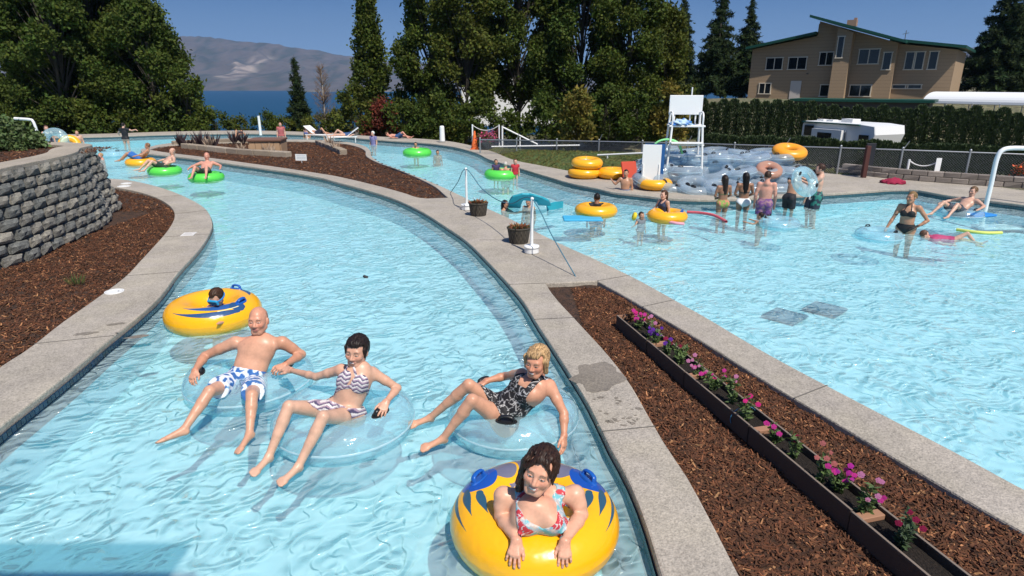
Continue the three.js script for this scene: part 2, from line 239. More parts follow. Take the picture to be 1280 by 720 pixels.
{
  const prof = [[-9000, 420], [-5200, 400], [-3300, 330], [-2440, 348], [-1886, 300], [-1561, 256], [-1236, 206], [-900, 165], [-300, 135], [200, 130], [900, 120], [2200, 190], [4200, 300], [9000, 380]];
  const top = (x) => { for (let i = 1; i < prof.length; i++) if (x <= prof[i][0]) { const t = (x - prof[i - 1][0]) / (prof[i][0] - prof[i - 1][0]); return lerp(prof[i - 1][1], prof[i][1], t * t * (3 - 2 * t)); } return 300; };
  const hh = (x, z) => { const t = clamp((-z - 3600) / 1500, 0, 1), back = clamp((-z - 5100) / 1500, 0, 1), gul = Math.abs(n2(x * 0.0028 + 0.3 * n2(x * 0.002, z * 0.002), z * 0.0011)), fine = n2(x * 0.012, z * 0.008); return -33 + (top(x) + 33) * (Math.pow(t, 0.85) * (1 - 0.55 * back)) * (1 - 0.42 * gul * Math.sin(Math.PI * Math.min(1, t))) + 7 * fine * t + 5 * n2(x * 0.03, z * 0.02) * t; };
  const hc = (x, z, y) => {
    const g = n2(x * 0.02, z * 0.006), f = n2(x * 0.006 + 5, z * 0.002), sp = n2(x * 0.03, z * 0.014);
    let c = [0.088, 0.074, 0.06]; const forest = sstep(f * 0.7 + g * 0.45 + sp * 0.35, -0.05, 0.35); c = c.map((v, i) => lerp(v, [0.035, 0.042, 0.028][i], forest * 0.9));
    const sx = (x + 1690 - (z + 4200) * 0.13 + 40 * g), slide = sstep(1 - Math.abs(sx) / (70 + 40 * g), 0, 0.5) * sstep(y, 10, 50) * (1 - sstep(y, 150, 220)) * sstep(sp + g * 0.6, -0.9, 0.4); c = c.map((v, i) => lerp(v, [0.27, 0.22, 0.18][i], slide));
    return c.map((v) => v * (1 + 0.25 * sp));
  };
  struct('hills', field(-6600, 6600, -6300, -3560, 30, hh, null, hc), new THREE.MeshStandardMaterial({ roughness: 1, vertexColors: true }), 'dry brown hills with a pale rock slide across the lake');
  // the shore spit this side of them
  struct('far_shore_terrain', field(-1400, 2600, -3560, -2900, 40, (x, z) => -36 + 26 * Math.max(0, Math.sin(Math.PI * clamp((-z - 2900) / 660, 0, 1))) * (0.45 + 0.55 * n2(x * 0.004, 3)) * sstep(x, -1200, -700), null, (x, z) => { const k = 0.8 + 0.4 * n2(x * 0.03, z * 0.03), f = sstep(n2(x * 0.02, z * 0.02), 0, 0.5); return [lerp(0.2, 0.05, f) * k, lerp(0.16, 0.06, f) * k, lerp(0.1, 0.03, f) * k]; }), new THREE.MeshStandardMaterial({ roughness: 1, vertexColors: true }), 'low brown shore on the far side of the lake');
}
scene.fog = new THREE.FogExp2(rgb(0.34, 0.58, 1.0), 0.000075);
// ---------------------------------------------------------------- mulch beds
const wallFoot = smooth([[-8.95, -6.5], [-8.75, -8.5], ...px2([[-8, 338], [30, 327], [58, 314], [92, 299], [117, 287], [129, 278]], 0.09), [-9.5, -14.45], [-9.75, -15.25], [-10.5, -15.8], [-11.5, -16.1], [-13, -16.6], [-15, -17.6]], 0.1);
const bumpy = (x, z) => 0.02 * n2(x * 0.9, z * 0.9) + 0.012 * n2(x * 3.1, z * 3.1);
const leftBed = [...leftOuter.filter((p) => p[1] > -21), [-14, 4], [-14, -10], [-15.5, -19.5]];
const bedTop = (x, z) => 0.085 + bumpy(x, z);
struct('left_mulch_bed_ground', field(-16, -4, -21, 4.2, 0.15, (x, z) => bedTop(x, z), (x, z) => inside([...offset(leftOuter.filter((p) => p[1] > -21), -0.06), [-14, 4], [-14, -10], [-15.5, -19.5]], x, z)), mat.bark, 'dark brown bark mulch between the block wall and the curved coping');
const nearC = nearMulch.filter((_, i) => i % 3 === 0), farC = farMulch.filter((_, i) => i % 3 === 0), leftC = leftBed.filter((_, i) => i % 3 === 0 || i > leftBed.length - 4), nearIn = (x, z) => inside(nearC, x, z), farIn = (x, z) => inside(farC, x, z);
// bed sheets reach a little under the concrete round them
const grow = (poly, d) => { const c = poly.reduce((s, p) => [s[0] + p[0] / poly.length, s[1] + p[1] / poly.length], [0, 0]); return (x, z) => inside(poly, x, z) || inside(poly, x + Math.sign(c[0] - x) * d, z) || inside(poly, x, z + Math.sign(c[1] - z) * d); };
struct('island_mulch_bed_ground', field(0.4, 7.5, -9.6, 4, 0.1, (x, z) => bedTop(x, z) + 0.005, grow(nearMulch, 0.14)), mat.bark, 'dark brown bark mulch round the flower trough on the island');
struct('far_mulch_bed_ground', field(-24, -1, -37, -15, 0.25, (x, z) => 0.09 + bumpy(x, z) * 0.8, grow(farMulch, 0.2)), mat.bark, 'brown bark mulch on the far end of the island');
{
  // bark chips: bent slivers
  const chip = (l, w, h, bend) => { const g = new THREE.BoxGeometry(l, h, w, 2, 1, 1), p = g.attributes.position; for (let i = 0; i < p.count; i++) { const t = p.getX(i) / l * 2; p.setY(i, p.getY(i) + bend * t * t); p.setZ(i, p.getZ(i) * (1 - 0.45 * Math.abs(t)) + 0.2 * w * t); } return flat(g).clone(); };
  const kinds = [chip(0.062, 0.017, 0.006, 0.008), chip(0.044, 0.024, 0.006, -0.005), chip(0.085, 0.013, 0.007, 0.01)];
  for (const k of kinds) k.computeVertexNormals();
  const spots = [];
  const scatter = (x0, x1, z0, z1, n, keep, h, size) => { let c = 0, guard = 0; while (c < n && guard++ < n * 30) { const x = rr(x0, x1), z = rr(z0, z1); if (keep(x, z)) { spots.push([x, h(x, z), z, size]); c++; } } };
  scatter(0.9, 6, -9.4, -2.2, 30000, nearIn, (x, z) => bedTop(x, z) + 0.008, 1);
  scatter(-8.6, -4.6, -15.5, -4.5, 24000, (x, z) => inside(leftC, x, z), (x, z) => bedTop(x, z) + 0.008, 1);
  scatter(-15, -8.5, -20.6, -14.8, 6000, (x, z) => inside(leftC, x, z), (x, z) => bedTop(x, z) + 0.008, 1.2);
  scatter(-23, -2, -36, -15, 15000, farIn, (x, z) => 0.10 + bumpy(x, z) * 0.8, 1.5);
  scatter(-12.5, -8.9, -15.2, -8, 4000, (x, z) => x < -9.25, (x, z) => 1.575, 1.2);
  const im = kinds.map((g, k) => new THREE.InstancedMesh(g, M([1, 1, 1], 0.95), spots.filter((_, i) => i % 3 === k).length));
  const n = [0, 0, 0], m4 = new THREE.Matrix4(), e = new THREE.Euler(), q = new THREE.Quaternion(), c = new THREE.Color();
  spots.forEach(([x, y, z, s], i) => { const k = i % 3; e.set(rr(-0.5, 0.5), rnd() * TAU, rr(-0.45, 0.45)); const w = s * rr(0.55, 1.15); m4.compose(V(x, y, z), q.setFromEuler(e), V(w, w, w)); im[k].setMatrixAt(n[k], m4);
    const t = rnd(), v = t < 0.05 ? rr(2.4, 4.2) : t < 0.25 ? rr(1.2, 1.9) : rr(0.35, 1.1), r = rr(0.9, 1.1); im[k].setColorAt(n[k]++, c.setRGB(0.105 * v * r, 0.040 * v * (t < 0.05 ? 1.25 : 1), 0.017 * v * (t < 0.05 ? 1.3 : 1))); });
  im.forEach((o) => { o.name = numbered('bark_chips'); o.userData = { kind: 'stuff', label: 'loose brown bark chips covering the mulch beds' }; o.castShadow = o.receiveShadow = true; scene.add(o); });
}

// ---------------------------------------------------------------- split-face block wall
{
  const wall = thing('retaining_wall', 'curved battered wall of grey split-face blocks holding a raised bed', 'wall', V(0, 0, 0));
  const block = (k) => {
    const w = 0.385, h = 0.182, d = 0.24, g = new THREE.BoxGeometry(w, h, d, 4, 3, 1), p = g.attributes.position;
    for (let i = 0; i < p.count; i++) { let x = p.getX(i), y = p.getY(i), z = p.getZ(i); if (z > 0) { const ex = Math.abs(x) / (w / 2), ey = Math.abs(y) / (h / 2), edge = Math.max(ex, ey); z += 0.045 * (1 - Math.pow(edge, 3.5)) - 0.01 * ex + 0.022 * n3(x * 9 + k * 7, y * 10, k * 3.3); x *= 1 - 0.09 * (edge > 0.95 ? 1 : 0) - 0.05 * Math.abs(n2(k, y * 9)); y *= 1 - 0.1 * (edge > 0.95 ? 1 : 0); } p.setXYZ(i, x, y, z); }
    const f = flat(g); f.computeVertexNormals(); return f;
  };
  const kinds = [1, 2, 3, 4, 5, 6].map(block);
  const stone = texture(256, (u, v) => { const k = 0.6 + 0.5 * (L64(u, v) - 0.5) + 0.5 * (L128(u, v) - 0.5) + 0.4 * L16(u, v); return [0.33 * k, 0.315 * k, 0.285 * k]; }, { srgb: true });
  const sb = texture(256, (u, v) => 0.5 * L64(u, v) + 0.5 * L128(u, v));
  const tones = [[0.75, 0.8, 0.82], [0.95, 0.95, 0.92], [1.15, 1.12, 1.05], [1.4, 1.36, 1.25]].map((c) => M(c, 0.95, { map: stone, bumpMap: sb, bumpScale: 0.014 }));
  const rows = 8, dh = 0.188;
  for (let r = 0; r < rows; r++) {
    const line = offset(wallFoot, -r * 0.042), len = [0]; for (let i = 1; i < line.length; i++) len.push(len[i - 1] + Math.hypot(line[i][0] - line[i - 1][0], line[i][1] - line[i - 1][1]));
    for (let s = (r % 2) * 0.2 + 0.1; s < Math.min(len[len.length - 1], 13.6); s += 0.4) {
      const k = Math.max(1, len.findIndex((l) => l > s)), f = (s - len[k - 1]) / (len[k] - len[k - 1]), x = lerp(line[k - 1][0], line[k][0], f), z = lerp(line[k - 1][1], line[k][1], f), a = Math.atan2(line[k][0] - line[k - 1][0], line[k][1] - line[k - 1][1]);
      const b = part('block', pick(kinds), rnd() < 0.1 ? tones[3] : rnd() < 0.3 ? tones[2] : rnd() < 0.5 ? tones[1] : tones[0], wall);
      b.position.set(x, 0.09 + r * dh + 0.094, z); b.rotation.y = a - Math.PI / 2 + rr(-0.03, 0.03);
    }
  }
  const face = wallFoot, backing = offset(face, 0.32);
  part('core', ribbon(offset(face, -0.3), 0.0, 1.58), M([0.2, 0.19, 0.17], 1), wall);
  const top = offset(face, -0.2), tin = offset(face, -0.75);
  const cap = part('coping', slab([...top, ...tin.slice().reverse()], [], 1.585, 1.645, 0.012), mat.stoneCap, wall);
  const bed = [...offset(face, -0.7), [-15, -17], [-15, -6.5]];
  struct('raised_mulch_bed_ground', sheet(bed, 1.57), mat.bark, 'mulch in the raised bed behind the block wall');
}

// ---------------------------------------------------------------- long planting trough on the island
const leafShape = (l, w, fold = 0.25) => { const g = new THREE.BufferGeometry(); g.setAttribute('position', new THREE.Float32BufferAttribute([0, 0, 0, w, fold * w, l * 0.45, 0, 0, l, 0, 0, 0, 0, 0, l, -w, fold * w, l * 0.45], 3)); g.setAttribute('uv', new THREE.Float32BufferAttribute(new Float32Array(12), 2)); g.computeVertexNormals(); return g; };
function aim(g, dir, pos, roll = 0) { const q = new THREE.Quaternion().setFromUnitVectors(V(0, 0, 1), dir.clone().normalize()); return g.clone().rotateZ(roll).applyQuaternion(q).translate(pos.x, pos.y, pos.z); }
mat.leaf = M([0.09, 0.15, 0.03], 0.7, { transmission: 0.3, thickness: 0 });
mat.leafDark = M([0.045, 0.085, 0.025], 0.7, { transmission: 0.3, thickness: 0 });
function petunia(col, size) {                                          // five joined petals, trumpet shaped
  const list = []; for (let k = 0; k < 5; k++) { const g = new THREE.CircleGeometry(size * 0.52, 6); const p = g.attributes.position; for (let i = 0; i < p.count; i++) p.setZ(i, 0.25 * size * (Math.hypot(p.getX(i), p.getY(i)) / size) * 0.6); list.push(g.translate(0, size * 0.48, 0).rotateZ(k * TAU / 5)); }
  return join(list);
}
function flowerPlant(label, group, pos, h, spread, colours, nFlowers, nLeaves, leafMat) {
  h *= 1.5; nLeaves = Math.round(nLeaves * 1.7); const t = thing('petunia_plant', label, 'plant', pos, 0, group);
  const stems = [], leaves = [], tips = [];
  for (let i = 0; i < 5; i++) { const a = rnd() * TAU, tip = V(Math.cos(a) * spread * rr(0.2, 1), h * rr(0.5, 1), Math.sin(a) * spread * rr(0.2, 1)); tips.push(tip); stems.push(bar(V(0, 0, 0), tip, 0.004, 0.0025, 5)); }
  for (let i = 0; i < nLeaves; i++) { const b = pick(tips).clone().multiplyScalar(rr(0.1, 0.95)), a = rnd() * TAU; leaves.push(aim(leafShape(rr(0.04, 0.07), rr(0.011, 0.018)), V(Math.cos(a), rr(-0.2, 0.9), Math.sin(a)), b, rnd() * TAU)); }
  part('stem', join(stems), leafMat, t); part('foliage', join(leaves), leafMat, t);
  for (let i = 0; i < nFlowers; i++) { const b = pick(tips).clone().multiplyScalar(rr(0.8, 1.1)).add(V(rr(-0.05, 0.05), rr(-0.01, 0.04), rr(-0.05, 0.05))); const f = part('flower', petunia(null, rr(0.017, 0.026)), pick(colours), t); f.position.copy(b); f.lookAt(b.clone().add(V(rr(-0.6, 0.6), rr(0.3, 0.9), rr(0.1, 1)))); }
  return t;
}
{
  const a0 = at(782, 392, 0.28), a1 = at(1290, 800, 0.28);
  const A = V(a0.x, 0, a0.z), B = V(a1.x, 0, a1.z), dir = B.clone().sub(A), L = dir.length(), turn = Math.atan2(-dir.z, dir.x);
  const boards = M([0.062, 0.040, 0.029], 0.75, { bumpMap: speckBump, bumpScale: 0.004 }), clay = M([0.33, 0.17, 0.10], 0.85), rim = M([0.20, 0.155, 0.12], 0.8), cuts = [0, 0.17, 0.335, 0.55, 0.78, 1];
  const t = thing('flower_trough', 'long low dark brown plank trough lying on the island mulch, filled with petunias', 'planter', V(A.x, 0.1, A.z), turn);
  const Wd = 0.23, Hh = 0.165;
  for (let i = 0; i + 1 < cuts.length; i++) {
    const x0 = cuts[i] * L, x1 = cuts[i + 1] * L - 0.012, off = rr(-0.008, 0.008);
    for (const s of [-1, 1]) { const b = part('side_board', box(x1 - x0, Hh, 0.02, (x0 + x1) / 2, Hh / 2, s * Wd / 2 + off, 0.004), boards, t); part('rim', box(x1 - x0, 0.006, 0.016, (x0 + x1) / 2, Hh + 0.004, s * Wd / 2 + off), rim, b); }
    part('soil', box(x1 - x0, 0.1, Wd - 0.03, (x0 + x1) / 2, 0.06, off), M([0.022, 0.014, 0.009], 1, { bumpMap: barkBump, bumpScale: 0.03 }), t);
    if (i > 0) part('divider', box(0.07, 0.04, Wd - 0.03, x0 + 0.03, Hh - 0.035, off, 0.006), clay, t);
  }
  for (const s of [0, 1]) part('end_board', box(0.02, Hh, Wd, s * L, Hh / 2, 0), s ? boards : clay, t);
  part('strap', new THREE.TorusGeometry(0.13, 0.004, 5, 20).scale(1, 0.8, 1).rotateY(Math.PI / 2).translate(0.5 * L, 0.1, 0), M([0.05, 0.2, 0.35], 0.6), t);
  const P = (k, side = 0, y = 0.22) => V(A.x, y, A.z).addScaledVector(dir, k).add(V(-dir.z / L * side, 0, dir.x / L * side));
  const pink = M([0.78, 0.05, 0.38], 0.6, { transmission: 0.2 }), hot = M([0.85, 0.03, 0.28], 0.6, { transmission: 0.2 }), violet = M([0.16, 0.03, 0.42], 0.6, { transmission: 0.2 }), pale = M([0.75, 0.28, 0.5], 0.6, { transmission: 0.2 }), coral = M([0.7, 0.22, 0.2], 0.6, { transmission: 0.2 }), wine = M([0.3, 0.01, 0.06], 0.6);
  const say = (k, w) => [`${w} petunia plant in the long brown trough`, 'petunias planted along the trough'];
  const list = [[0.025, 'dry brown leafy', 0.2, 0.07, [wine], 0, 30, M([0.16, 0.07, 0.03], 0.9)], [0.075, 'bright pink many-flowered', 0.15, 0.09, [pink, hot], 14, 40, mat.leaf], [0.13, 'pale pink sparse', 0.16, 0.08, [pale, pink], 5, 36, mat.leaf], [0.175, 'deep violet', 0.15, 0.08, [violet], 12, 40, mat.leaf], [0.225, 'violet and wine flowered', 0.15, 0.08, [violet, wine], 7, 44, mat.leaf], [0.275, 'flowerless bright green', 0.17, 0.09, [wine], 1, 80, mat.leaf], [0.345, 'soft pink low', 0.14, 0.09, [pale, pink], 9, 46, mat.leaf], [0.40, 'pink drooping', 0.15, 0.1, [hot, pink], 7, 44, mat.leaf], [0.455, 'tall sparse', 0.22, 0.07, [pale], 2, 40, mat.leaf], [0.515, 'hot pink single-stemmed tall', 0.2, 0.08, [hot], 5, 40, mat.leaf], [0.59, 'hot pink short', 0.13, 0.09, [hot, pink], 5, 44, mat.leaf], [0.635, 'budding upright', 0.2, 0.06, [wine], 2, 40, mat.leaf], [0.70, 'coral tipped tall', 0.22, 0.05, [coral], 5, 34, mat.leaf], [0.725, 'magenta clustered', 0.14, 0.1, [pink, M([0.6, 0.03, 0.4], 0.6)], 16, 60, mat.leaf], [0.775, 'pink and magenta trailing', 0.2, 0.09, [pink, pale], 7, 60, mat.leaf], [0.84, 'dark red flowered bushy', 0.18, 0.11, [wine], 4, 90, mat.leafDark]];
  for (const [k, w, h, s, c, nf, nl, lm] of list) flowerPlant(...say(k, w), P(k, rr(-0.03, 0.03), 0.2), h, s, c, nf, nl, lm);
}
// a tuft of grass on the mulch by the river
{
  const p = at(96, 356, 0.09), list = []; for (let i = 0; i < 60; i++) { const a = rnd() * TAU, r = rr(0, 0.09); list.push(aim(leafShape(rr(0.1, 0.22), 0.004, 0), V(Math.cos(a) * 0.5, 1, Math.sin(a) * 0.5), V(Math.cos(a) * r, 0, Math.sin(a) * r), rnd() * TAU)); }
  const t = solo('grass_tuft', join(list), mat.leaf, 'small green grass tuft growing in the mulch beside the block wall', 'grass'); t.position.copy(p);
}

// ---------------------------------------------------------------- things on the island deck
function lid(px, py, r, label) { const p = at(px, py, DECK); const g = thing('skimmer_lid', label, 'lid', V(p.x, DECK + 0.002, p.z)); part('disc', new THREE.CylinderGeometry(r, r * 1.02, 0.012, 32).translate(0, 0.006, 0), mat.white, g); part('rim', new THREE.TorusGeometry(r * 0.86, 0.004, 5, 32).rotateX(Math.PI / 2).translate(0, 0.013, 0), M([0.55, 0.55, 0.53], 0.6), g); part('finger_hole', new THREE.CylinderGeometry(0.012, 0.012, 0.003, 10).translate(r * 0.5, 0.0135, 0), M([0.05, 0.05, 0.05], 0.8), g); return g; }
lid(143, 365, 0.125, 'round white skimmer lid set in the curved coping near the grass tuft');
lid(155, 233, 0.17, 'round white skimmer lid on the coping behind the block wall');
lid(158, 229.5, 0.15, 'round white skimmer lid on the coping nearest the far river edge');
function placard(px, py, w, d, turn, label, lines) { const p = at(px, py, DECK); const c = document.createElement('canvas'); c.width = 128; c.height = 96; const x = c.getContext('2d'); x.fillStyle = '#e9e6df'; x.fillRect(0, 0, 128, 96); x.fillStyle = '#b9aaa2'; for (let i = 0; i < lines; i++) x.fillRect(16, 18 + i * 22, 96 - (i % 2) * 20, 8); const m = M([0.85, 0.85, 0.85], 0.5, { map: Object.assign(new THREE.CanvasTexture(c), { colorSpace: THREE.SRGBColorSpace }) }); const o = solo('depth_marker', box(w, 0.008, d), m, label, 'marker'); o.position.set(p.x, DECK + 0.006, p.z); o.rotation.y = turn; }
placard(236, 293, 0.24, 0.3, 0.2, 'small white marker plate on the curve of the coping', 3);

function stanchion(px, py, label) {
  const p = at(px, py, DECK), t = thing('rope_post', label, 'post', V(p.x, DECK, p.z), 0, 'white rope posts on the island deck');
  part('base', new THREE.LatheGeometry([[0, 0], [0.125, 0], [0.13, 0.02], [0.12, 0.10], [0.135, 0.105], [0.135, 0.135], [0.05, 0.145], [0, 0.145]].map((q) => new THREE.Vector2(...q)), 24), mat.white, t);
  part('pole', new THREE.CylinderGeometry(0.026, 0.028, 0.82, 14).translate(0, 0.55, 0), mat.white, t);
  part('cap', new THREE.SphereGeometry(0.031, 12, 8).translate(0, 0.965, 0), mat.white, t);
  return p;
}
const post1 = stanchion(583.5, 262, 'white rope post in a bucket base beside the far wicker planter');
const post2 = stanchion(664.5, 316, 'white rope post in a bucket base beside the near wicker planter');
{
  const blue = M([0.05, 0.16, 0.22], 0.8), y = DECK + 0.96, a = at(563, 241, DECK + 0.02), d = at(722, 350, 0.11), T1 = V(post1.x, y, post1.z), T2 = V(post2.x, y, post2.z), sag = T1.clone().lerp(T2, 0.5).add(V(0.05, -0.36, 0));
  solo('rope', rope([a, a.clone().lerp(T1, 0.5).add(V(0, -0.02, 0)), T1, T1.clone().lerp(sag, 0.55).add(V(0, -0.08, 0)), sag, T2.clone().lerp(sag, 0.55).add(V(0, -0.08, 0)), T2, T2.clone().lerp(d, 0.5).add(V(0, -0.02, 0)), d], 0.0095, 90, 6), blue, 'thin blue rope strung over the two white posts down to the mulch', 'rope');
}
function basket(px, py, label) {
  const p = at(px, py, DECK), t = thing('wicker_planter', label, 'planter', V(p.x, DECK, p.z), 0, 'round planters on the island deck');
  const weave = texture(256, (u, v) => { const a = Math.sin(u * TAU * 30), b = Math.sin(v * TAU * 14 + (Math.floor(u * 30) % 2) * Math.PI), k = 0.6 + 0.25 * a * b + 0.4 * (L64(u, v) - 0.5); return [0.085 * k, 0.068 * k, 0.047 * k]; }, { srgb: true }), wb = texture(256, (u, v) => 0.5 + 0.3 * Math.sin(u * TAU * 30) * Math.sin(v * TAU * 14));
  part('pot', new THREE.LatheGeometry([[0, 0], [0.17, 0], [0.178, 0.01], [0.218, 0.27], [0.222, 0.30], [0.205, 0.305], [0.2, 0.26], [0, 0.26]].map((q) => new THREE.Vector2(...q)), 40), M([1, 1, 1], 0.85, { map: weave, bumpMap: wb, bumpScale: 0.01 }), t);
  part('band', new THREE.TorusGeometry(0.219, 0.012, 8, 40).rotateX(Math.PI / 2).translate(0, 0.285, 0), M([0.06, 0.05, 0.035], 0.8), t);
  part('soil', new THREE.CircleGeometry(0.2, 24).rotateX(-Math.PI / 2).translate(0, 0.265, 0), M([0.03, 0.02, 0.012], 1), t);
  const dry = [], red = [], gr = []; for (let i = 0; i < 150; i++) { const a = rnd() * TAU, r = rr(0, 0.17), b = V(Math.cos(a) * r, 0.26, Math.sin(a) * r), g = aim(leafShape(rr(0.06, 0.13), rr(0.012, 0.024)), V(Math.cos(a) * rr(0.2, 1.2), rr(0.4, 1.3), Math.sin(a) * rr(0.2, 1.2)), b, rnd() * TAU); (rnd() < 0.45 ? dry : rnd() < 0.5 ? red : gr).push(g); }
  part('dry_leaves', join(dry), M([0.34, 0.16, 0.05], 0.9, { transmission: 0.2 }), t); part('red_leaves', join(red), M([0.30, 0.07, 0.03], 0.9, { transmission: 0.2 }), t); part('green_leaves', join(gr), mat.leafDark, t);
  for (let i = 0; i < 3; i++) { const a = rnd() * TAU; part('stalk', bar(V(0, 0.26, 0), V(Math.cos(a) * 0.12, rr(0.38, 0.46), Math.sin(a) * 0.12), 0.007, 0.003, 5), M([0.2, 0.06, 0.03], 0.9), t); }
}
basket(598, 269, 'round brown wicker planter of dry orange leaves at the far end of the island walk');
basket(648.5, 303, 'round brown wicker planter of dry orange leaves in the middle of the island walk');

// damp patches on the concrete: darker, smoother sheets with ragged outlines
mat.damp = M([0.60, 0.58, 0.55], 0.5, { map: speck, bumpMap: speckBump, bumpScale: 0.004 });
function damp(px, py, rx, rz, turn, s, label) { const p = at(px, py, DECK), pts = []; for (let i = 0; i < 60; i++) { const a = i / 60 * TAU, k = 0.85 + 0.22 * n2(Math.cos(a) * 0.9 + s, Math.sin(a) * 0.9) + 0.05 * n2(Math.cos(a) * 3 + s, Math.sin(a) * 3), x = Math.cos(a) * rx * k, z = Math.sin(a) * rz * k; pts.push([p.x + x * Math.cos(turn) - z * Math.sin(turn), p.z + x * Math.sin(turn) + z * Math.cos(turn)]); } return sheet(pts, DECK + 0.003); }
{
  const g = [damp(748, 470, 0.29, 0.40, 0.3, 3), damp(172, 421, 0.15, 0.06, -0.4, 8), damp(146, 416, 0.02, 0.02, 0, 5)];
  for (let i = 0; i < 26; i++) g.push(damp(748 + rr(-6, 52), 496 + rr(0, 36), rr(0.008, 0.04), rr(0.008, 0.03), rnd() * 3, i));
  g.push(damp(107, 417, 0.14, 0.055, -0.3, 12), damp(146, 405, 0.12, 0.05, -0.4, 15));
  struct('deck_stain', join(g), mat.damp, 'dark damp splash marks on the concrete coping', 'stuff');
}

// sealed joints across the concrete
{
  const g = [], line = (a, b, y = DECK + 0.002) => { const d = V(b[0] - a[0], 0, b[1] - a[1]), l = d.length(); g.push(box(l, 0.004, 0.012).rotateY(Math.atan2(-d.z, d.x)).translate((a[0] + b[0]) / 2, y, (a[1] + b[1]) / 2)); };
  const nearest = (p, list) => list.reduce((m, q) => (Math.hypot(q[0] - p[0], q[1] - p[1]) < Math.hypot(m[0] - p[0], m[1] - p[1]) ? q : m), list[0]);
  for (let i = leftEdge.length - 12; i > 60; i -= 11) line(leftEdge[i], nearest(leftEdge[i], leftOuter));
  const nl = nearMulch.slice(0, Math.floor(nearMulch.length / 2)), nr = nearMulch.slice(Math.floor(nearMulch.length / 2));
  for (const k of [6, 17, 28, 39]) { if (nl[k]) line(nl[k], nearest(nl[k], islLeft)); if (nr[nr.length - k]) line(nr[nr.length - k], nearest(nr[nr.length - k], islRight)); }
  line(nearest(nl[0], islLeft), nl[0]); line(nr[nr.length - 1], nearest(nr[nr.length - 1], islRight));
  const m = at(600, 300, DECK), n = at(690, 300, DECK); line([m.x, m.z], [n.x, n.z]);
  struct('deck_joint', join(g), M([0.13, 0.12, 0.105], 0.95), 'thin dark sealed joints across the concrete deck', 'stuff');
}
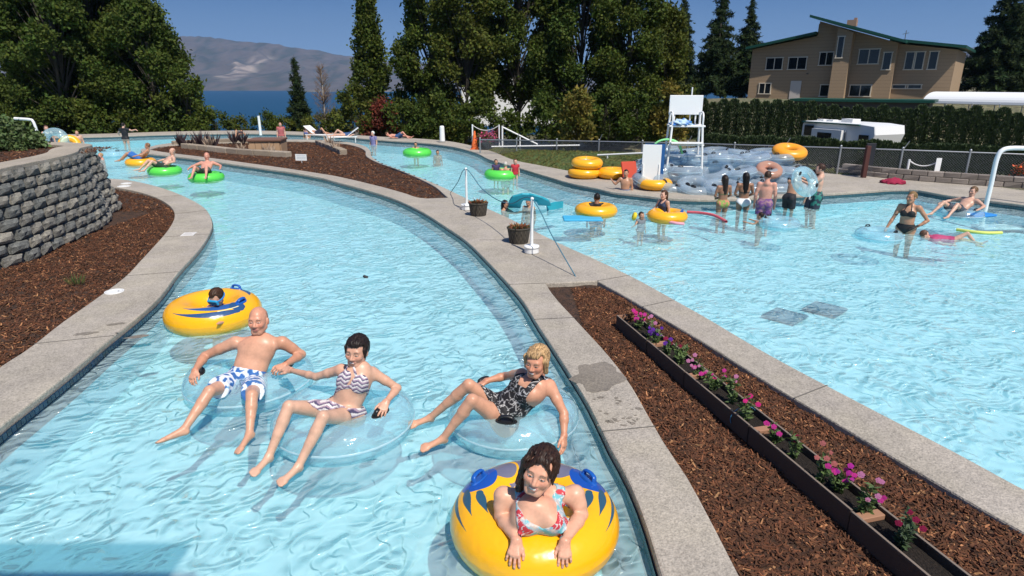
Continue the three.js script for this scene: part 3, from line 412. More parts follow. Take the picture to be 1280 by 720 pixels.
// ---------------------------------------------------------------- people: a distance field over a posed skeleton, meshed once per body
function netMesh(f, lo, hi, cell, colour, keep, cull = f) {                     // surface nets with empty blocks skipped; normals from the field
  const nx = Math.ceil((hi.x - lo.x) / cell) + 2, ny = Math.ceil((hi.y - lo.y) / cell) + 2, nz = Math.ceil((hi.z - lo.z) / cell) + 2;
  const F = new Float32Array(nx * ny * nz).fill(9), B = 4, sy = nx, sz = nx * ny, live = [], id = (i, j, k) => (k * ny + j) * nx + i, lim = cell * (B / 2 + 0.6) * 1.74 + 0.004;
  for (let bk = 0; bk < nz; bk += B) for (let bj = 0; bj < ny; bj += B) for (let bi = 0; bi < nx; bi += B) {
    const c = cull(lo.x + (bi + B / 2 - 0.5) * cell, lo.y + (bj + B / 2 - 0.5) * cell, lo.z + (bk + B / 2 - 0.5) * cell), k1 = Math.min(nz, bk + B), j1 = Math.min(ny, bj + B), i1 = Math.min(nx, bi + B);
    if (Math.abs(c) > lim) { if (c < 0) for (let k = bk; k < k1; k++) for (let j = bj; j < j1; j++) F.fill(-9, id(bi, j, k), id(i1, j, k)); continue; }
    live.push([bi, i1, bj, j1, bk, k1]);
    for (let k = bk; k < k1; k++) for (let j = bj; j < j1; j++) for (let i = bi; i < i1; i++) F[id(i, j, k)] = f(lo.x + i * cell, lo.y + j * cell, lo.z + k * cell);
  }
  const vid = new Int32Array(nx * ny * nz).fill(-1), pos = [], idx = [], OFF = [0, 1, sy, sy + 1, sz, sz + 1, sz + sy, sz + sy + 1];
  for (const [i0, i1, j0, j1, k0, k1] of live) for (let k = k0; k < Math.min(k1, nz - 1); k++) for (let j = j0; j < Math.min(j1, ny - 1); j++) for (let i = i0; i < Math.min(i1, nx - 1); i++) {
    const o = id(i, j, k); let m = 0; for (let q = 0; q < 8; q++) if (F[o + OFF[q]] < 0) m |= 1 << q;
    if (m === 0 || m === 255) continue;
    let x = 0, y = 0, z = 0, n = 0;
    for (let q = 0; q < 8; q++) for (let b = 1; b <= 4; b <<= 1) { const w = q | b; if (w === q) continue; const a0 = F[o + OFF[q]], a1 = F[o + OFF[w]]; if ((a0 < 0) === (a1 < 0)) continue; const t = a0 / (a0 - a1); x += (q & 1) + (b === 1 ? t : 0); y += ((q >> 1) & 1) + (b === 2 ? t : 0); z += (q >> 2) + (b === 4 ? t : 0); n++; }
    const X = lo.x + (i + x / n) * cell, Y = lo.y + (j + y / n) * cell, Z = lo.z + (k + z / n) * cell;
    if (keep && !keep(X, Y, Z)) continue;
    vid[o] = pos.length / 3; pos.push(X, Y, Z);
  }
  const quad = (p, q, r, s, flip) => { if (p < 0 || q < 0 || r < 0 || s < 0) return; if (flip) idx.push(p, q, r, p, r, s); else idx.push(p, r, q, p, s, r); };
  for (const [i0, i1, j0, j1, k0, k1] of live) for (let k = Math.max(1, k0); k < Math.min(k1, nz - 1); k++) for (let j = Math.max(1, j0); j < Math.min(j1, ny - 1); j++) for (let i = Math.max(1, i0); i < Math.min(i1, nx - 1); i++) {
    const o = id(i, j, k), a = F[o] < 0;
    if (a !== (F[o + 1] < 0)) quad(vid[o - sy - sz], vid[o - sz], vid[o], vid[o - sy], a);
    if (a !== (F[o + sy] < 0)) quad(vid[o - 1 - sz], vid[o - 1], vid[o], vid[o - sz], a);
    if (a !== (F[o + sz] < 0)) quad(vid[o - 1 - sy], vid[o - sy], vid[o], vid[o - 1], a);
  }
  const nrm = new Float32Array(pos.length), col = new Float32Array(pos.length), h = Math.min(cell * 0.5, 0.004);
  for (let i = 0; i < pos.length; i += 3) {
    const x = pos[i], y = pos[i + 1], z = pos[i + 2], fa = f(x + h, y - h, z - h), fb = f(x - h, y - h, z + h), fc = f(x - h, y + h, z - h), fd = f(x + h, y + h, z + h), g = [fa - fb - fc + fd, -fa - fb + fc + fd, -fa + fb - fc + fd], l = Math.hypot(...g) || 1;
    nrm[i] = g[0] / l; nrm[i + 1] = g[1] / l; nrm[i + 2] = g[2] / l;
    const c = colour ? colour(x, y, z, nrm[i], nrm[i + 1], nrm[i + 2]) : [1, 1, 1]; col[i] = c[0]; col[i + 1] = c[1]; col[i + 2] = c[2];
  }
  const g = new THREE.BufferGeometry();
  g.setAttribute('position', new THREE.Float32BufferAttribute(pos, 3)); g.setAttribute('normal', new THREE.Float32BufferAttribute(nrm, 3)); g.setAttribute('color', new THREE.Float32BufferAttribute(col, 3)); g.setIndex(idx);
  return g;
}
const smin = (a, b, k) => { const h = Math.max(k - Math.abs(a - b), 0) / k; return Math.min(a, b) - h * h * k * 0.25; };
const smax = (a, b, k) => -smin(-a, -b, k);
function cone(a, b, ra, rb) { const ex = b.x - a.x, ey = b.y - a.y, ez = b.z - a.z, l2 = ex * ex + ey * ey + ez * ez || 1e-9; return (x, y, z) => { const px = x - a.x, py = y - a.y, pz = z - a.z; let t = (px * ex + py * ey + pz * ez) / l2; t = t < 0 ? 0 : t > 1 ? 1 : t; const dx = px - ex * t, dy = py - ey * t, dz = pz - ez * t; return Math.sqrt(dx * dx + dy * dy + dz * dz) - (ra + (rb - ra) * t); }; }
function egg(c, X, Y, Z, rx, ry, rz) { return (x, y, z) => { const px = x - c.x, py = y - c.y, pz = z - c.z, a = (px * X.x + py * X.y + pz * X.z), b = (px * Y.x + py * Y.y + pz * Y.z), d = (px * Z.x + py * Z.y + pz * Z.z); const k0 = Math.sqrt(a * a / (rx * rx) + b * b / (ry * ry) + d * d / (rz * rz)), k1 = Math.sqrt(a * a / (rx ** 4) + b * b / (ry ** 4) + d * d / (rz ** 4)); return k1 < 1e-6 ? -Math.min(rx, ry, rz) : k0 * (k0 - 1) / k1; }; }
const bounded = (f, pts, r) => { const c = pts.reduce((a, p) => a.addScaledVector(p, 1 / pts.length), V(0, 0, 0)); let R = 0; for (const p of pts) R = Math.max(R, p.distanceTo(c)); R += r; return (x, y, z) => { const d = Math.sqrt((x - c.x) ** 2 + (y - c.y) ** 2 + (z - c.z) ** 2) - R; return d > 0.09 ? d : f(x, y, z); }; };
const blend = (list, k) => (x, y, z) => { let d = list[0](x, y, z); for (let i = 1; i < list.length; i++) d = smin(d, list[i](x, y, z), k); return d; };
const unite = (list) => (x, y, z) => { let d = 9; for (const f of list) { const v = f(x, y, z); if (v < d) d = v; } return d; };
function bounds(pts, pad) { const b = new THREE.Box3().setFromPoints(pts); return [b.min.addScalar(-pad), b.max.addScalar(pad)]; }
const mix3 = (a, b, t) => [a[0] + (b[0] - a[0]) * t, a[1] + (b[1] - a[1]) * t, a[2] + (b[2] - a[2]) * t];

// joints J: pel, chest, neck, head, sl sr el er wl wr (tips hl hr), kl kr al ar tl tr; o: build options
const skinMat = new THREE.MeshPhysicalMaterial({ color: rgb(1, 1, 1), vertexColors: true, roughness: 0.38, specularIntensity: 0.7, sheen: 0.15, sheenColor: rgb(0.5, 0.3, 0.25), sheenRoughness: 0.5 });
const clothMat = new THREE.MeshPhysicalMaterial({ color: rgb(1, 1, 1), vertexColors: true, roughness: 0.75 });
const hairMat = new THREE.MeshPhysicalMaterial({ color: rgb(1, 1, 1), vertexColors: true, roughness: 0.5, specularIntensity: 0.5 });
function person(J, o) {
  const s = o.scale ?? 1, fem = o.fem ?? 0, fat = o.fat ?? 1, cell = o.cell ?? 0.022, fine = !!o.fine, skin = o.skin ?? [0.52, 0.29, 0.19];
  const sub = (a, b) => a.clone().sub(b), nrmz = (a) => a.clone().normalize();
  const up = nrmz(sub(J.neck, J.pel)), ax = nrmz(sub(J.sr, J.sl)), side = nrmz(ax.clone().addScaledVector(up, -ax.dot(up)));
  let front = nrmz(new THREE.Vector3().crossVectors(side, up)); if (front.dot(o.front) < 0) front.negate();
  const upC = nrmz(sub(J.neck, J.chest)), hipAx = o.hipAxis ? nrmz(o.hipAxis) : side, upP = nrmz(sub(J.chest, J.pel));
  let frontP = nrmz(new THREE.Vector3().crossVectors(hipAx, upP)); if (frontP.dot(o.front) < 0) frontP.negate();
  const hw = 0.088 * s * (1 + 0.12 * fem), hl = J.pel.clone().addScaledVector(hipAx, -hw).addScaledVector(upP, -0.03 * s), hr = J.pel.clone().addScaledVector(hipAx, hw).addScaledVector(upP, -0.03 * s);
  J.hipl = hl; J.hipr = hr;
  const mid = J.pel.clone().lerp(J.chest, 0.5), T = [];
  T.push(egg(J.pel, hipAx, upP, frontP, 0.165 * s * fat * (1 + 0.04 * fem), 0.125 * s, 0.118 * s * fat));
  T.push(egg(mid.clone().addScaledVector(front, 0.008 * s), side, up, front, (fem ? 0.132 : 0.15) * s * fat, 0.15 * s, 0.102 * s * fat));
  T.push(egg(J.chest, side, upC, front, (fem ? 0.147 : 0.172) * s * Math.sqrt(fat), Math.min(0.175 * s, J.chest.distanceTo(J.neck) * 0.98), 0.112 * s * Math.sqrt(fat)));
  if (o.belly) T.push(egg(mid.clone().addScaledVector(front, 0.045 * s).addScaledVector(up, -0.02), side, up, front, 0.13 * s * fat, 0.12 * s, 0.08 * s * o.belly));
  const nape = J.neck.clone().addScaledVector(front, -0.03 * s).addScaledVector(up, -0.035 * s); T.push(cone(J.sl.clone().lerp(J.chest, 0.12), nape, 0.054 * s, 0.045 * s), cone(J.sr.clone().lerp(J.chest, 0.12), nape, 0.054 * s, 0.045 * s));
  T.push(cone(nape, J.head.clone().addScaledVector(front, -0.02 * s), 0.056 * s * (fem ? 0.92 : 1.08), 0.05 * s));
  const bust = fem ? 0.062 * s * (o.bust ?? 1) : 0.05 * s, bx = (fem ? 0.072 : 0.078) * s * (o.bust > 1.2 ? 1.15 : 1), bc = J.chest.clone().addScaledVector(upC, (o.bustDrop ?? (fem ? 0.005 : 0.05)) * s).addScaledVector(front, (fem ? 0.075 : 0.062) * s * Math.sqrt(fat));
  const bl = bc.clone().addScaledVector(side, -bx), br = bc.clone().addScaledVector(side, bx);
  if (fem || fine) for (const b of [bl, br]) T.push(fem ? egg(b, side, upC, front, bust, bust * 0.95, bust * (o.bust > 1.2 ? 0.95 : 0.8)) : egg(b, side, upC, front, 0.085 * s, 0.05 * s, 0.035 * s));
  for (const h of [hl, hr]) T.push(egg(h.clone().addScaledVector(frontP, -0.055 * s).addScaledVector(upP, -0.02 * s), hipAx, upP, frontP, 0.085 * s * fat, 0.09 * s, 0.08 * s * fat));
  const torso = bounded(blend(T, 0.045 * s), [J.pel.clone().addScaledVector(up, -0.1 * s), J.head, J.sl, J.sr], 0.2 * s), limbs = [], arm = fat ** 0.7 * (fem ? 0.9 : 1.06), leg = fat ** 0.6 * (fem ? 1.0 : 1.0);
  const hands = [];
  const mkArm = (S, E, W, H, hand) => {
    const m = E.clone().lerp(W, 0.28), d = nrmz(sub(H, W));
    const list = [cone(S, S.clone().lerp(E, 0.5), 0.058 * s * arm, 0.047 * s * arm), cone(S.clone().lerp(E, 0.5), E, 0.047 * s * arm, 0.037 * s * arm), cone(E, m, 0.037 * s * arm, 0.040 * s * arm), cone(m, W, 0.040 * s * arm, 0.0255 * s * Math.sqrt(arm))];
    if (!fine || !hand) list.push(cone(W.clone().addScaledVector(d, 0.03 * s), W.clone().addScaledVector(d, 0.085 * s), 0.031 * s, 0.03 * s), cone(W.clone().addScaledVector(d, 0.08 * s), W.clone().addScaledVector(d, 0.15 * s), 0.026 * s, 0.014 * s));
    else hands.push({ E, W, d, r: 0.0255 * s * Math.sqrt(arm), m, ...hand });
    limbs.push(bounded(blend(list, 0.018 * s), [S, E, W, W.clone().addScaledVector(d, 0.17 * s)], 0.08 * s));
  };
  mkArm(J.sl, J.el, J.wl, J.hl, o.handl); mkArm(J.sr, J.er, J.wr, J.hr, o.handr);
  const mkLeg = (H, K, A, Tt) => {
    if (!K) return;
    const c = K.clone().lerp(A, 0.3), back = nrmz(sub(A, K)).cross(hipAx); let calf = nrmz(back); const toe = nrmz(sub(Tt, A)); if (calf.dot(toe) > 0) calf.negate();
    const fl = (o.footLen ?? 0.19) * s, heel = A.clone().addScaledVector(toe, -0.035 * s).addScaledVector(nrmz(sub(A, K)), 0.035 * s), ball = A.clone().addScaledVector(toe, fl * 0.66).addScaledVector(nrmz(sub(A, K)), 0.035 * s), tip = A.clone().addScaledVector(toe, fl * 0.92).addScaledVector(nrmz(sub(A, K)), 0.038 * s), fa = nrmz(new THREE.Vector3().crossVectors(toe, sub(A, K)));
    const list = [cone(H, H.clone().lerp(K, 0.45), 0.088 * s * leg, 0.073 * s * leg), cone(H.clone().lerp(K, 0.45), K, 0.073 * s * leg, 0.051 * s * Math.sqrt(leg)), cone(K, c, 0.050 * s * Math.sqrt(leg), 0.050 * s * Math.sqrt(leg)), cone(c.clone().addScaledVector(calf, 0.014 * s), K.clone().lerp(A, 0.55), 0.045 * s * Math.sqrt(leg), 0.040 * s), cone(c, A, 0.045 * s, 0.032 * s), cone(A, heel, 0.033 * s, 0.030 * s), cone(A, ball.clone().addScaledVector(fa, 0.012 * s), 0.032 * s, 0.021 * s), cone(heel, ball.clone().addScaledVector(fa, -0.012 * s), 0.027 * s, 0.02 * s)];
    for (let q = -2; q <= 2; q++) list.push(cone(ball.clone().addScaledVector(fa, q * 0.0145 * s), tip.clone().addScaledVector(fa, q * 0.0165 * s).addScaledVector(toe, -Math.abs(q - 1) * 0.008 * s), 0.016 * s, 0.0105 * s));
    limbs.push(bounded((() => { const upF = bounded(blend(list.slice(0, 4), 0.014 * s), [H, K, A], 0.1 * s), loF = bounded(blend(list.slice(4), 0.014 * s), [c, A, tip, heel], 0.06 * s); return (x, y, z) => smin(upF(x, y, z), loF(x, y, z), 0.014 * s); })(), [H, K, A, tip], 0.12 * s));
  };
  mkLeg(hl, J.kl, J.al, J.tl); mkLeg(hr, J.kr, J.ar, J.tr);
  const bodyF = (x, y, z) => { const t = torso(x, y, z); let d = t; for (let i = 0; i < limbs.length; i++) d = Math.min(d, smin(t, limbs[i](x, y, z), (i < 2 ? 0.035 : 0.05) * s)); return d; };
  const all = Object.values(J).filter((v) => v && v.isVector3), [lo, hi] = bounds(all, 0.19 * s);
  const mott = (x, y, z) => 1 + 0.09 * n3(x * 9, y * 9, z * 9) + 0.07 * n3(x * 37, y * 37, z * 37);
  const tan = o.tan ?? 0.25, redK = o.red ?? 0;
  const skinCol = (x, y, z) => { const m = mott(x, y, z), p = V(x, y, z); let c = skin.map((v) => v * m); const dArm = Math.min(limbs[0](x, y, z), limbs[1](x, y, z)); if (dArm < 0.01) { const e = Math.max(0, 1 - Math.min(p.distanceTo(J.wl), p.distanceTo(J.wr)) / (0.4 * s)); c = mix3(c, c.map((v, i) => v * [0.82, 0.68, 0.6][i]), tan * Math.min(1, e * 2)); } if (redK) { const k = redK * sstep(1 - p.distanceTo(J.neck) / (0.26 * s), 0, 0.8); c = mix3(c, [c[0] * 1.02, c[1] * 0.66, c[2] * 0.6], k); }
    if (!fem && fine) { const nd = Math.min(p.distanceTo(bl.clone().addScaledVector(front, 0.03)), p.distanceTo(br.clone().addScaledVector(front, 0.03))); if (nd < 0.03) c = mix3(c, [0.3, 0.12, 0.09], 0.6 * sstep(0.03 - nd, 0, 0.012)); } return c; };
  const root = thing('person', o.label, 'person', null, 0, o.group);
  const geos = [netMesh(bodyF, lo, hi, cell, skinCol)];

  // head
  const hs = s * (o.headScale ?? 1), hf = nrmz(o.look ?? front), hu0 = o.headUp ? nrmz(o.headUp) : up, hx = nrmz(new THREE.Vector3().crossVectors(hu0, hf)), hu = nrmz(new THREE.Vector3().crossVectors(hf, hx));
  const HP = (x, y, z) => J.head.clone().addScaledVector(hx, x * hs).addScaledVector(hu, y * hs).addScaledVector(hf, z * hs);
  const loc = (x, y, z) => { const a = x - J.head.x, b = y - J.head.y, c = z - J.head.z; return [(a * hx.x + b * hx.y + c * hx.z) / hs, (a * hu.x + b * hu.y + c * hu.z) / hs, (a * hf.x + b * hf.y + c * hf.z) / hs]; };
  const E = (c, r) => egg(HP(...c), hx, hu, hf, r[0] * hs, r[1] * hs, r[2] * hs), C = (a, b, ra, rb) => cone(HP(...a), HP(...b), ra * hs, rb * hs);
  const skull = blend([E([0, 0.028, -0.012], [0.076, 0.093, 0.097]), E([0, -0.032, 0.02], [0.063, 0.084, 0.07])], 0.03 * hs);
  const plump = o.plump ?? 1;
  const facial = [C([-0.024, -0.096, 0.052], [0.024, -0.096, 0.052], 0.021, 0.021), C([-0.05, -0.055, 0.0], [-0.02, -0.094, 0.05], 0.024 * plump, 0.02), C([0.05, -0.055, 0.0], [0.02, -0.094, 0.05], 0.024 * plump, 0.02), C([-0.034, 0.024, 0.074], [0.034, 0.024, 0.074], 0.013, 0.013), E([-0.038, -0.022, 0.062], [0.026 * plump, 0.024, 0.024]), E([0.038, -0.022, 0.062], [0.026 * plump, 0.024, 0.024])];
  const noseF = blend([C([0, 0.012, 0.083], [0, -0.026, 0.104], 0.008, 0.012), E([-0.012, -0.032, 0.092], [0.01, 0.008, 0.011]), E([0.012, -0.032, 0.092], [0.01, 0.008, 0.011])], 0.012 * hs);
  const lips = blend([C([-0.021, -0.0595, 0.078], [0.021, -0.0595, 0.078], 0.006, 0.006), C([-0.012, -0.056, 0.0855], [0.012, -0.056, 0.0855], 0.0075, 0.0075), C([-0.012, -0.067, 0.084], [0.012, -0.067, 0.084], 0.0085, 0.0085)], 0.008 * hs);
  const ears = [-1, 1].map((q) => egg(HP(q * 0.079, -0.004, -0.008), hx, hu, hf, 0.011 * hs, 0.032 * hs, 0.02 * hs));
  const sock = [-1, 1].map((q) => E([q * 0.031, 0.004, 0.099], [0.019, 0.014, 0.016])), ball = [-1, 1].map((q) => E([q * 0.031, 0.003, 0.0765], [0.0165, 0.0125, 0.0125]));
  const faceBase = blend([skull, ...facial], 0.022 * hs), neckF = cone(nape, HP(0, -0.04, -0.025), 0.056 * s * (fem ? 0.92 : 1.08), 0.05 * s);
  const headF = (x, y, z) => { let d = faceBase(x, y, z); d = smax(d, -Math.min(sock[0](x, y, z), sock[1](x, y, z)), 0.012 * hs); d = smin(d, Math.min(ball[0](x, y, z), ball[1](x, y, z)), 0.003 * hs); d = smin(d, noseF(x, y, z), 0.012 * hs); d = smin(d, lips(x, y, z), 0.007 * hs); d = smin(d, Math.min(ears[0](x, y, z), ears[1](x, y, z)), 0.008 * hs); return smin(d, neckF(x, y, z), 0.02 * hs); };
  const smile = o.smile ?? 0, brow = o.brow ?? [0.1, 0.06, 0.04];
  const faceCol = (x, y, z) => {
    const [a, b, c] = loc(x, y, z), m = mott(x, y, z); let k = mix3(skin, [skin[0] * 1.0, skin[1] * 0.8, skin[2] * 0.76], 0.35 + redK * 0.4).map((v) => v * m);
    if (c > 0.03) {
      const ax_ = Math.abs(a), cheek = Math.exp(-(((ax_ - 0.04) / 0.022) ** 2 + ((b + 0.025) / 0.02) ** 2)); k = mix3(k, [k[0] * 1.0, k[1] * 0.68, k[2] * 0.66], 0.55 * cheek);
      const ly = b + 0.0605 - smile * 14 * a * a, lipd = Math.max(Math.abs(ly) / 0.0125, ax_ / 0.026); if (lipd < 1 && c > 0.07) k = mix3(k, o.lip ?? [0.42, 0.12, 0.11], 0.75 * sstep(1 - lipd, 0, 0.35));
      if (smile && Math.abs(ly + 0.001) < 0.0042 && ax_ < 0.018 && c > 0.07) k = [0.75, 0.7, 0.62]; else if (Math.abs(ly) < 0.0016 && ax_ < 0.023 && c > 0.07) k = mix3(k, [0.12, 0.03, 0.03], 0.7);
      const bd = Math.max(Math.abs(b - 0.0285 + 3 * (ax_ - 0.03) ** 2 * 6) / 0.0052, Math.abs(ax_ - 0.031) / 0.02); if (bd < 1) k = mix3(k, brow, 0.75 * sstep(1 - bd, 0, 0.4));
      const ex = (ax_ - 0.031) / 0.0145, ey = (b - 0.003) / (o.squint ? 0.0036 : 0.0062), er = ex * ex + ey * ey; if (er < 1.7 && c > 0.055) { k = mix3(k, [0.05, 0.03, 0.025], 0.75); if (er < 1) { k = Math.abs(ex) < 0.42 ? [0.04, 0.028, 0.02] : [0.5, 0.47, 0.44]; } }
      if (ax_ < 0.012 && Math.abs(b + 0.0395) < 0.003 && c > 0.08 && ax_ > 0.004) k = mix3(k, [0.12, 0.04, 0.03], 0.6);
    }
    if (o.stubble && b < -0.02 && c > 0.0) k = mix3(k, [0.2, 0.14, 0.11], o.stubble * sstep(-b, 0.02, 0.06) * sstep(c, 0, 0.04));
    if (o.crop) { const top = b > 0.012 - 0.6 * Math.max(0, c) * 0 && c < 0.0 && b < 0.07; if (top) k = mix3(k, o.crop, 0.55); }
    return k;
  };
  const hb = [HP(-0.11, -0.14, -0.13), HP(0.11, 0.14, 0.13), HP(-0.11, 0.14, -0.13), HP(0.11, -0.14, 0.13), HP(-0.11, -0.14, 0.13), HP(0.11, 0.14, -0.13), HP(0.11, -0.14, -0.13), HP(-0.11, 0.14, 0.13)], [hlo, hhi] = bounds(hb, 0);
  geos.push(netMesh(headF, hlo, hhi, fine ? 0.004 : Math.max(0.010, cell * 0.5), faceCol, (x, y, z) => { const [a, b, c] = loc(x, y, z); return b > -0.125 + 0.25 * Math.min(0, c); }));

  // hands with five fingers
  for (const h of hands) {
    const n = nrmz(h.normal.clone().addScaledVector(h.d, -h.normal.dot(h.d))), sx = nrmz(new THREE.Vector3().crossVectors(h.d, n)).multiplyScalar(h.thumb), Q = (f, w, u) => h.W.clone().addScaledVector(h.d, f * s).addScaledVector(sx, w * s).addScaledVector(n, u * s);
    const palm = blend([cone(Q(0.005, 0.012, 0), Q(0.085, 0.026, 0), 0.017 * s, 0.0145 * s), cone(Q(0.005, 0, 0), Q(0.09, 0.006, 0), 0.0185 * s, 0.0145 * s), cone(Q(0.005, -0.01, 0), Q(0.086, -0.013, 0), 0.017 * s, 0.014 * s), cone(Q(0.005, -0.014, 0), Q(0.078, -0.03, 0), 0.016 * s, 0.0125 * s)], 0.014 * s);
    const fingers = [[0.03, 0.086, 0.072, 0.0088], [0.009, 0.091, 0.080, 0.0092], [-0.012, 0.087, 0.074, 0.0088], [-0.032, 0.077, 0.058, 0.0078]].map(([w, f, len, r], q) => { const cu = (h.curl ?? 0.35) * (1 + 0.12 * q), sp = (1.5 - q) * (h.spread ?? 0.10), pts = [Q(f - 0.012, w, 0)]; let ang = cu * 0.55, fw = f - 0.012, ww = w, uu = 0; for (const part_ of [0.5, 0.3, 0.24]) { const L = len * part_ + (part_ === 0.5 ? 0.012 : 0); fw += L * Math.cos(ang) * Math.cos(sp); ww += L * Math.cos(ang) * Math.sin(sp); uu -= L * Math.sin(ang); pts.push(Q(fw, ww, uu)); ang += cu; } return blend([cone(pts[0], pts[1], r * 1.05 * s, r * s), cone(pts[1], pts[2], r * s, r * 0.93 * s), cone(pts[2], pts[3], r * 0.93 * s, r * 0.78 * s)], 0.004 * s); });
    const to = h.thumbOut ?? 0.8, th = blend([cone(Q(0.015, 0.018, -0.004), Q(0.045, 0.018 + 0.032 * to, -0.012), 0.0155 * s, 0.0125 * s), cone(Q(0.045, 0.018 + 0.032 * to, -0.012), Q(0.075, 0.02 + 0.045 * to, -0.018), 0.0115 * s, 0.0105 * s), cone(Q(0.075, 0.02 + 0.045 * to, -0.018), Q(0.099, 0.02 + 0.048 * to, -0.024), 0.0105 * s, 0.0085 * s)], 0.006 * s);
    const fore = cone(h.m, h.W, 0.040 * s * arm, h.r), hf_ = (x, y, z) => { let p = smin(palm(x, y, z), fore(x, y, z), 0.022 * s), d = p; for (const g of fingers) d = Math.min(d, smin(p, g(x, y, z), 0.008 * s)); return Math.min(d, smin(p, th(x, y, z), 0.014 * s)); };
    const ctr = Q(0.085, 0, -0.01), [a, b] = bounds([ctr], 0.16 * s), kn = fingers.length;
    geos.push(netMesh(hf_, a, b, 0.0042, (x, y, z) => { const c = skinCol(x, y, z), m = 1 + 0.1 * n3(x * 60, y * 60, z * 60); return [c[0] * m, c[1] * 0.93 * m, c[2] * 0.92 * m]; }, (x, y, z) => (x - h.W.x) * h.d.x + (y - h.W.y) * h.d.y + (z - h.W.z) * h.d.z > -0.022 * s));
  }
  const merged = mergeGeometries(geos.map((g) => g.toNonIndexed ? g : g)); part('body', merged, skinMat, root);

  // clothing: shells over the body inside a region given in torso axes
  const TL = (x, y, z) => { const a = x - J.pel.x, b = y - J.pel.y, c = z - J.pel.z, L = J.neck.distanceTo(J.pel); return [(a * side.x + b * side.y + c * side.z) / s, (a * up.x + b * up.y + c * up.z) / L, (a * front.x + b * front.y + c * front.z) / s]; };
  const ctx = { J, side, up, front, frontP, upP, hipAx, upC, bl, br, bust, s, TL, bodyF, torso, limbs, hl, hr };
  for (const w of o.wear ?? []) {
    const reg = w.region(ctx), f = w.own ? w.own(ctx) : (x, y, z) => smax(bodyF(x, y, z) - (w.thick ?? 0.007), reg(x, y, z), 0.003);
    const [a, b] = bounds([J.pel, J.chest, J.neck, J.sl, J.sr, hl, hr, ...(w.legs ? [J.kl, J.kr] : [])], 0.2 * s);
    part(w.name, netMesh(f, a, b, w.cell ?? Math.max(cell * 0.7, 0.0085), (x, y, z) => w.colour(x, y, z, ctx), null, w.own ? f : bodyF), clothMat, root);
  }
  if (o.hair) {
    const st = o.hair, hc = st.colour, pieces = [], E2 = E, base = E([0, 0.034, -0.018], [0.083 + (st.vol ?? 0), 0.098 + (st.vol ?? 0), 0.102 + (st.vol ?? 0)]);
    for (const [a, b, ra, rb] of st.locks ?? []) pieces.push(C(a, b, ra, rb));
    for (const [c, r] of st.eggs ?? []) pieces.push(E2(c, r));
    const locks = pieces.length ? blend(pieces, 0.02 * hs) : null, line = st.line ?? 0.062, drop = st.drop ?? -0.03;
    const hairF = (x, y, z) => { const [a, b, c] = loc(x, y, z), wob = 0.0028 * n3(a * 90, b * 26, c * 26) + 0.004 * n3(a * 30, b * 9, c * 9);
      // cut away the face: everything forward of a hairline that falls back at the temples
      const face = Math.min(c - (0.035 - 0.25 * Math.max(0, -b)), line - b + 0.25 * Math.max(0, 0.06 - c) + 0.9 * a * a * 6), low = drop - b;
      let d = smax(base(x, y, z), Math.max(face, low) * hs, 0.012 * hs); if (locks) d = smin(d, locks(x, y, z), 0.015 * hs); return d + wob * hs; };
    const ext = (st.locks ?? []).flatMap(([a, b]) => [HP(...a), HP(...b)]).concat((st.eggs ?? []).flatMap(([c, r]) => [HP(c[0] - r[0], c[1] - r[1], c[2] - r[2]), HP(c[0] + r[0], c[1] + r[1], c[2] + r[2])]));
    const [a, b] = bounds([...hb, ...ext], 0.03);
    part('hair', netMesh(hairF, a, b, fine ? 0.0048 : Math.max(0.011, cell * 0.5), (x, y, z) => { const [p, q, r] = loc(x, y, z), k = 1 + 0.7 * n3(p * 140, q * 14, r * 40) + 0.25 * n3(p * 40, q * 10, r * 10); return hc.map((v, i) => Math.max(0.004, v * k)); }), hairMat, root);
  }
  return root;
}
// garments
const ribbonTo = (a, b, w, k) => { const A = k.TL(a.x, a.y, a.z), B = k.TL(b.x, b.y, b.z), L = k.J.neck.distanceTo(k.J.pel), ay = A[1] * L, by = B[1] * L, ax = A[0] * k.s, bx = B[0] * k.s, ex = bx - ax, ey = by - ay, l2 = ex * ex + ey * ey; return (x, y, z) => { const p = k.TL(x, y, z), px = p[0] * k.s - ax, py = p[1] * L - ay, t = clamp((px * ex + py * ey) / l2, 0, 1); return Math.hypot(px - ex * t, py - ey * t) - w; }; };
const solid = (c) => () => c;
const wearShorts = (colour, len = 0.8, loose = 0.02, name = 'swim_shorts') => ({ name, legs: true, colour, region: () => null, own: (k) => { const legF = (h, K) => cone(h, h.clone().lerp(K, len), (0.095 + loose) * k.s, (0.078 + loose * 1.2) * k.s), L = blend([legF(k.hl, k.J.kl), legF(k.hr, k.J.kr)], 0.02), waist = (x, y, z) => k.TL(x, y, z)[1] - 0.22, cut = (h, K) => { const e = h.clone().lerp(K, len), d = K.clone().sub(h).normalize(); return (x, y, z) => (x - e.x) * d.x + (y - e.y) * d.y + (z - e.z) * d.z; }, c1 = cut(k.hl, k.J.kl), c2 = cut(k.hr, k.J.kr), l1 = legF(k.hl, k.J.kl), l2 = legF(k.hr, k.J.kr); return (x, y, z) => { const t = smin(k.torso(x, y, z) - 0.009, Math.min(smax(l1(x, y, z), c1(x, y, z), 0.004), smax(l2(x, y, z), c2(x, y, z), 0.004)), 0.03); const p = (x - k.J.pel.x) * k.up.x + (y - k.J.pel.y) * k.up.y + (z - k.J.pel.z) * k.up.z; return smax(smax(t, waist(x, y, z) * 0.45, 0.004), -(p + 0.42), 0.004) + 0.0035 * n3(x * 16, y * 16, z * 16); }; } });
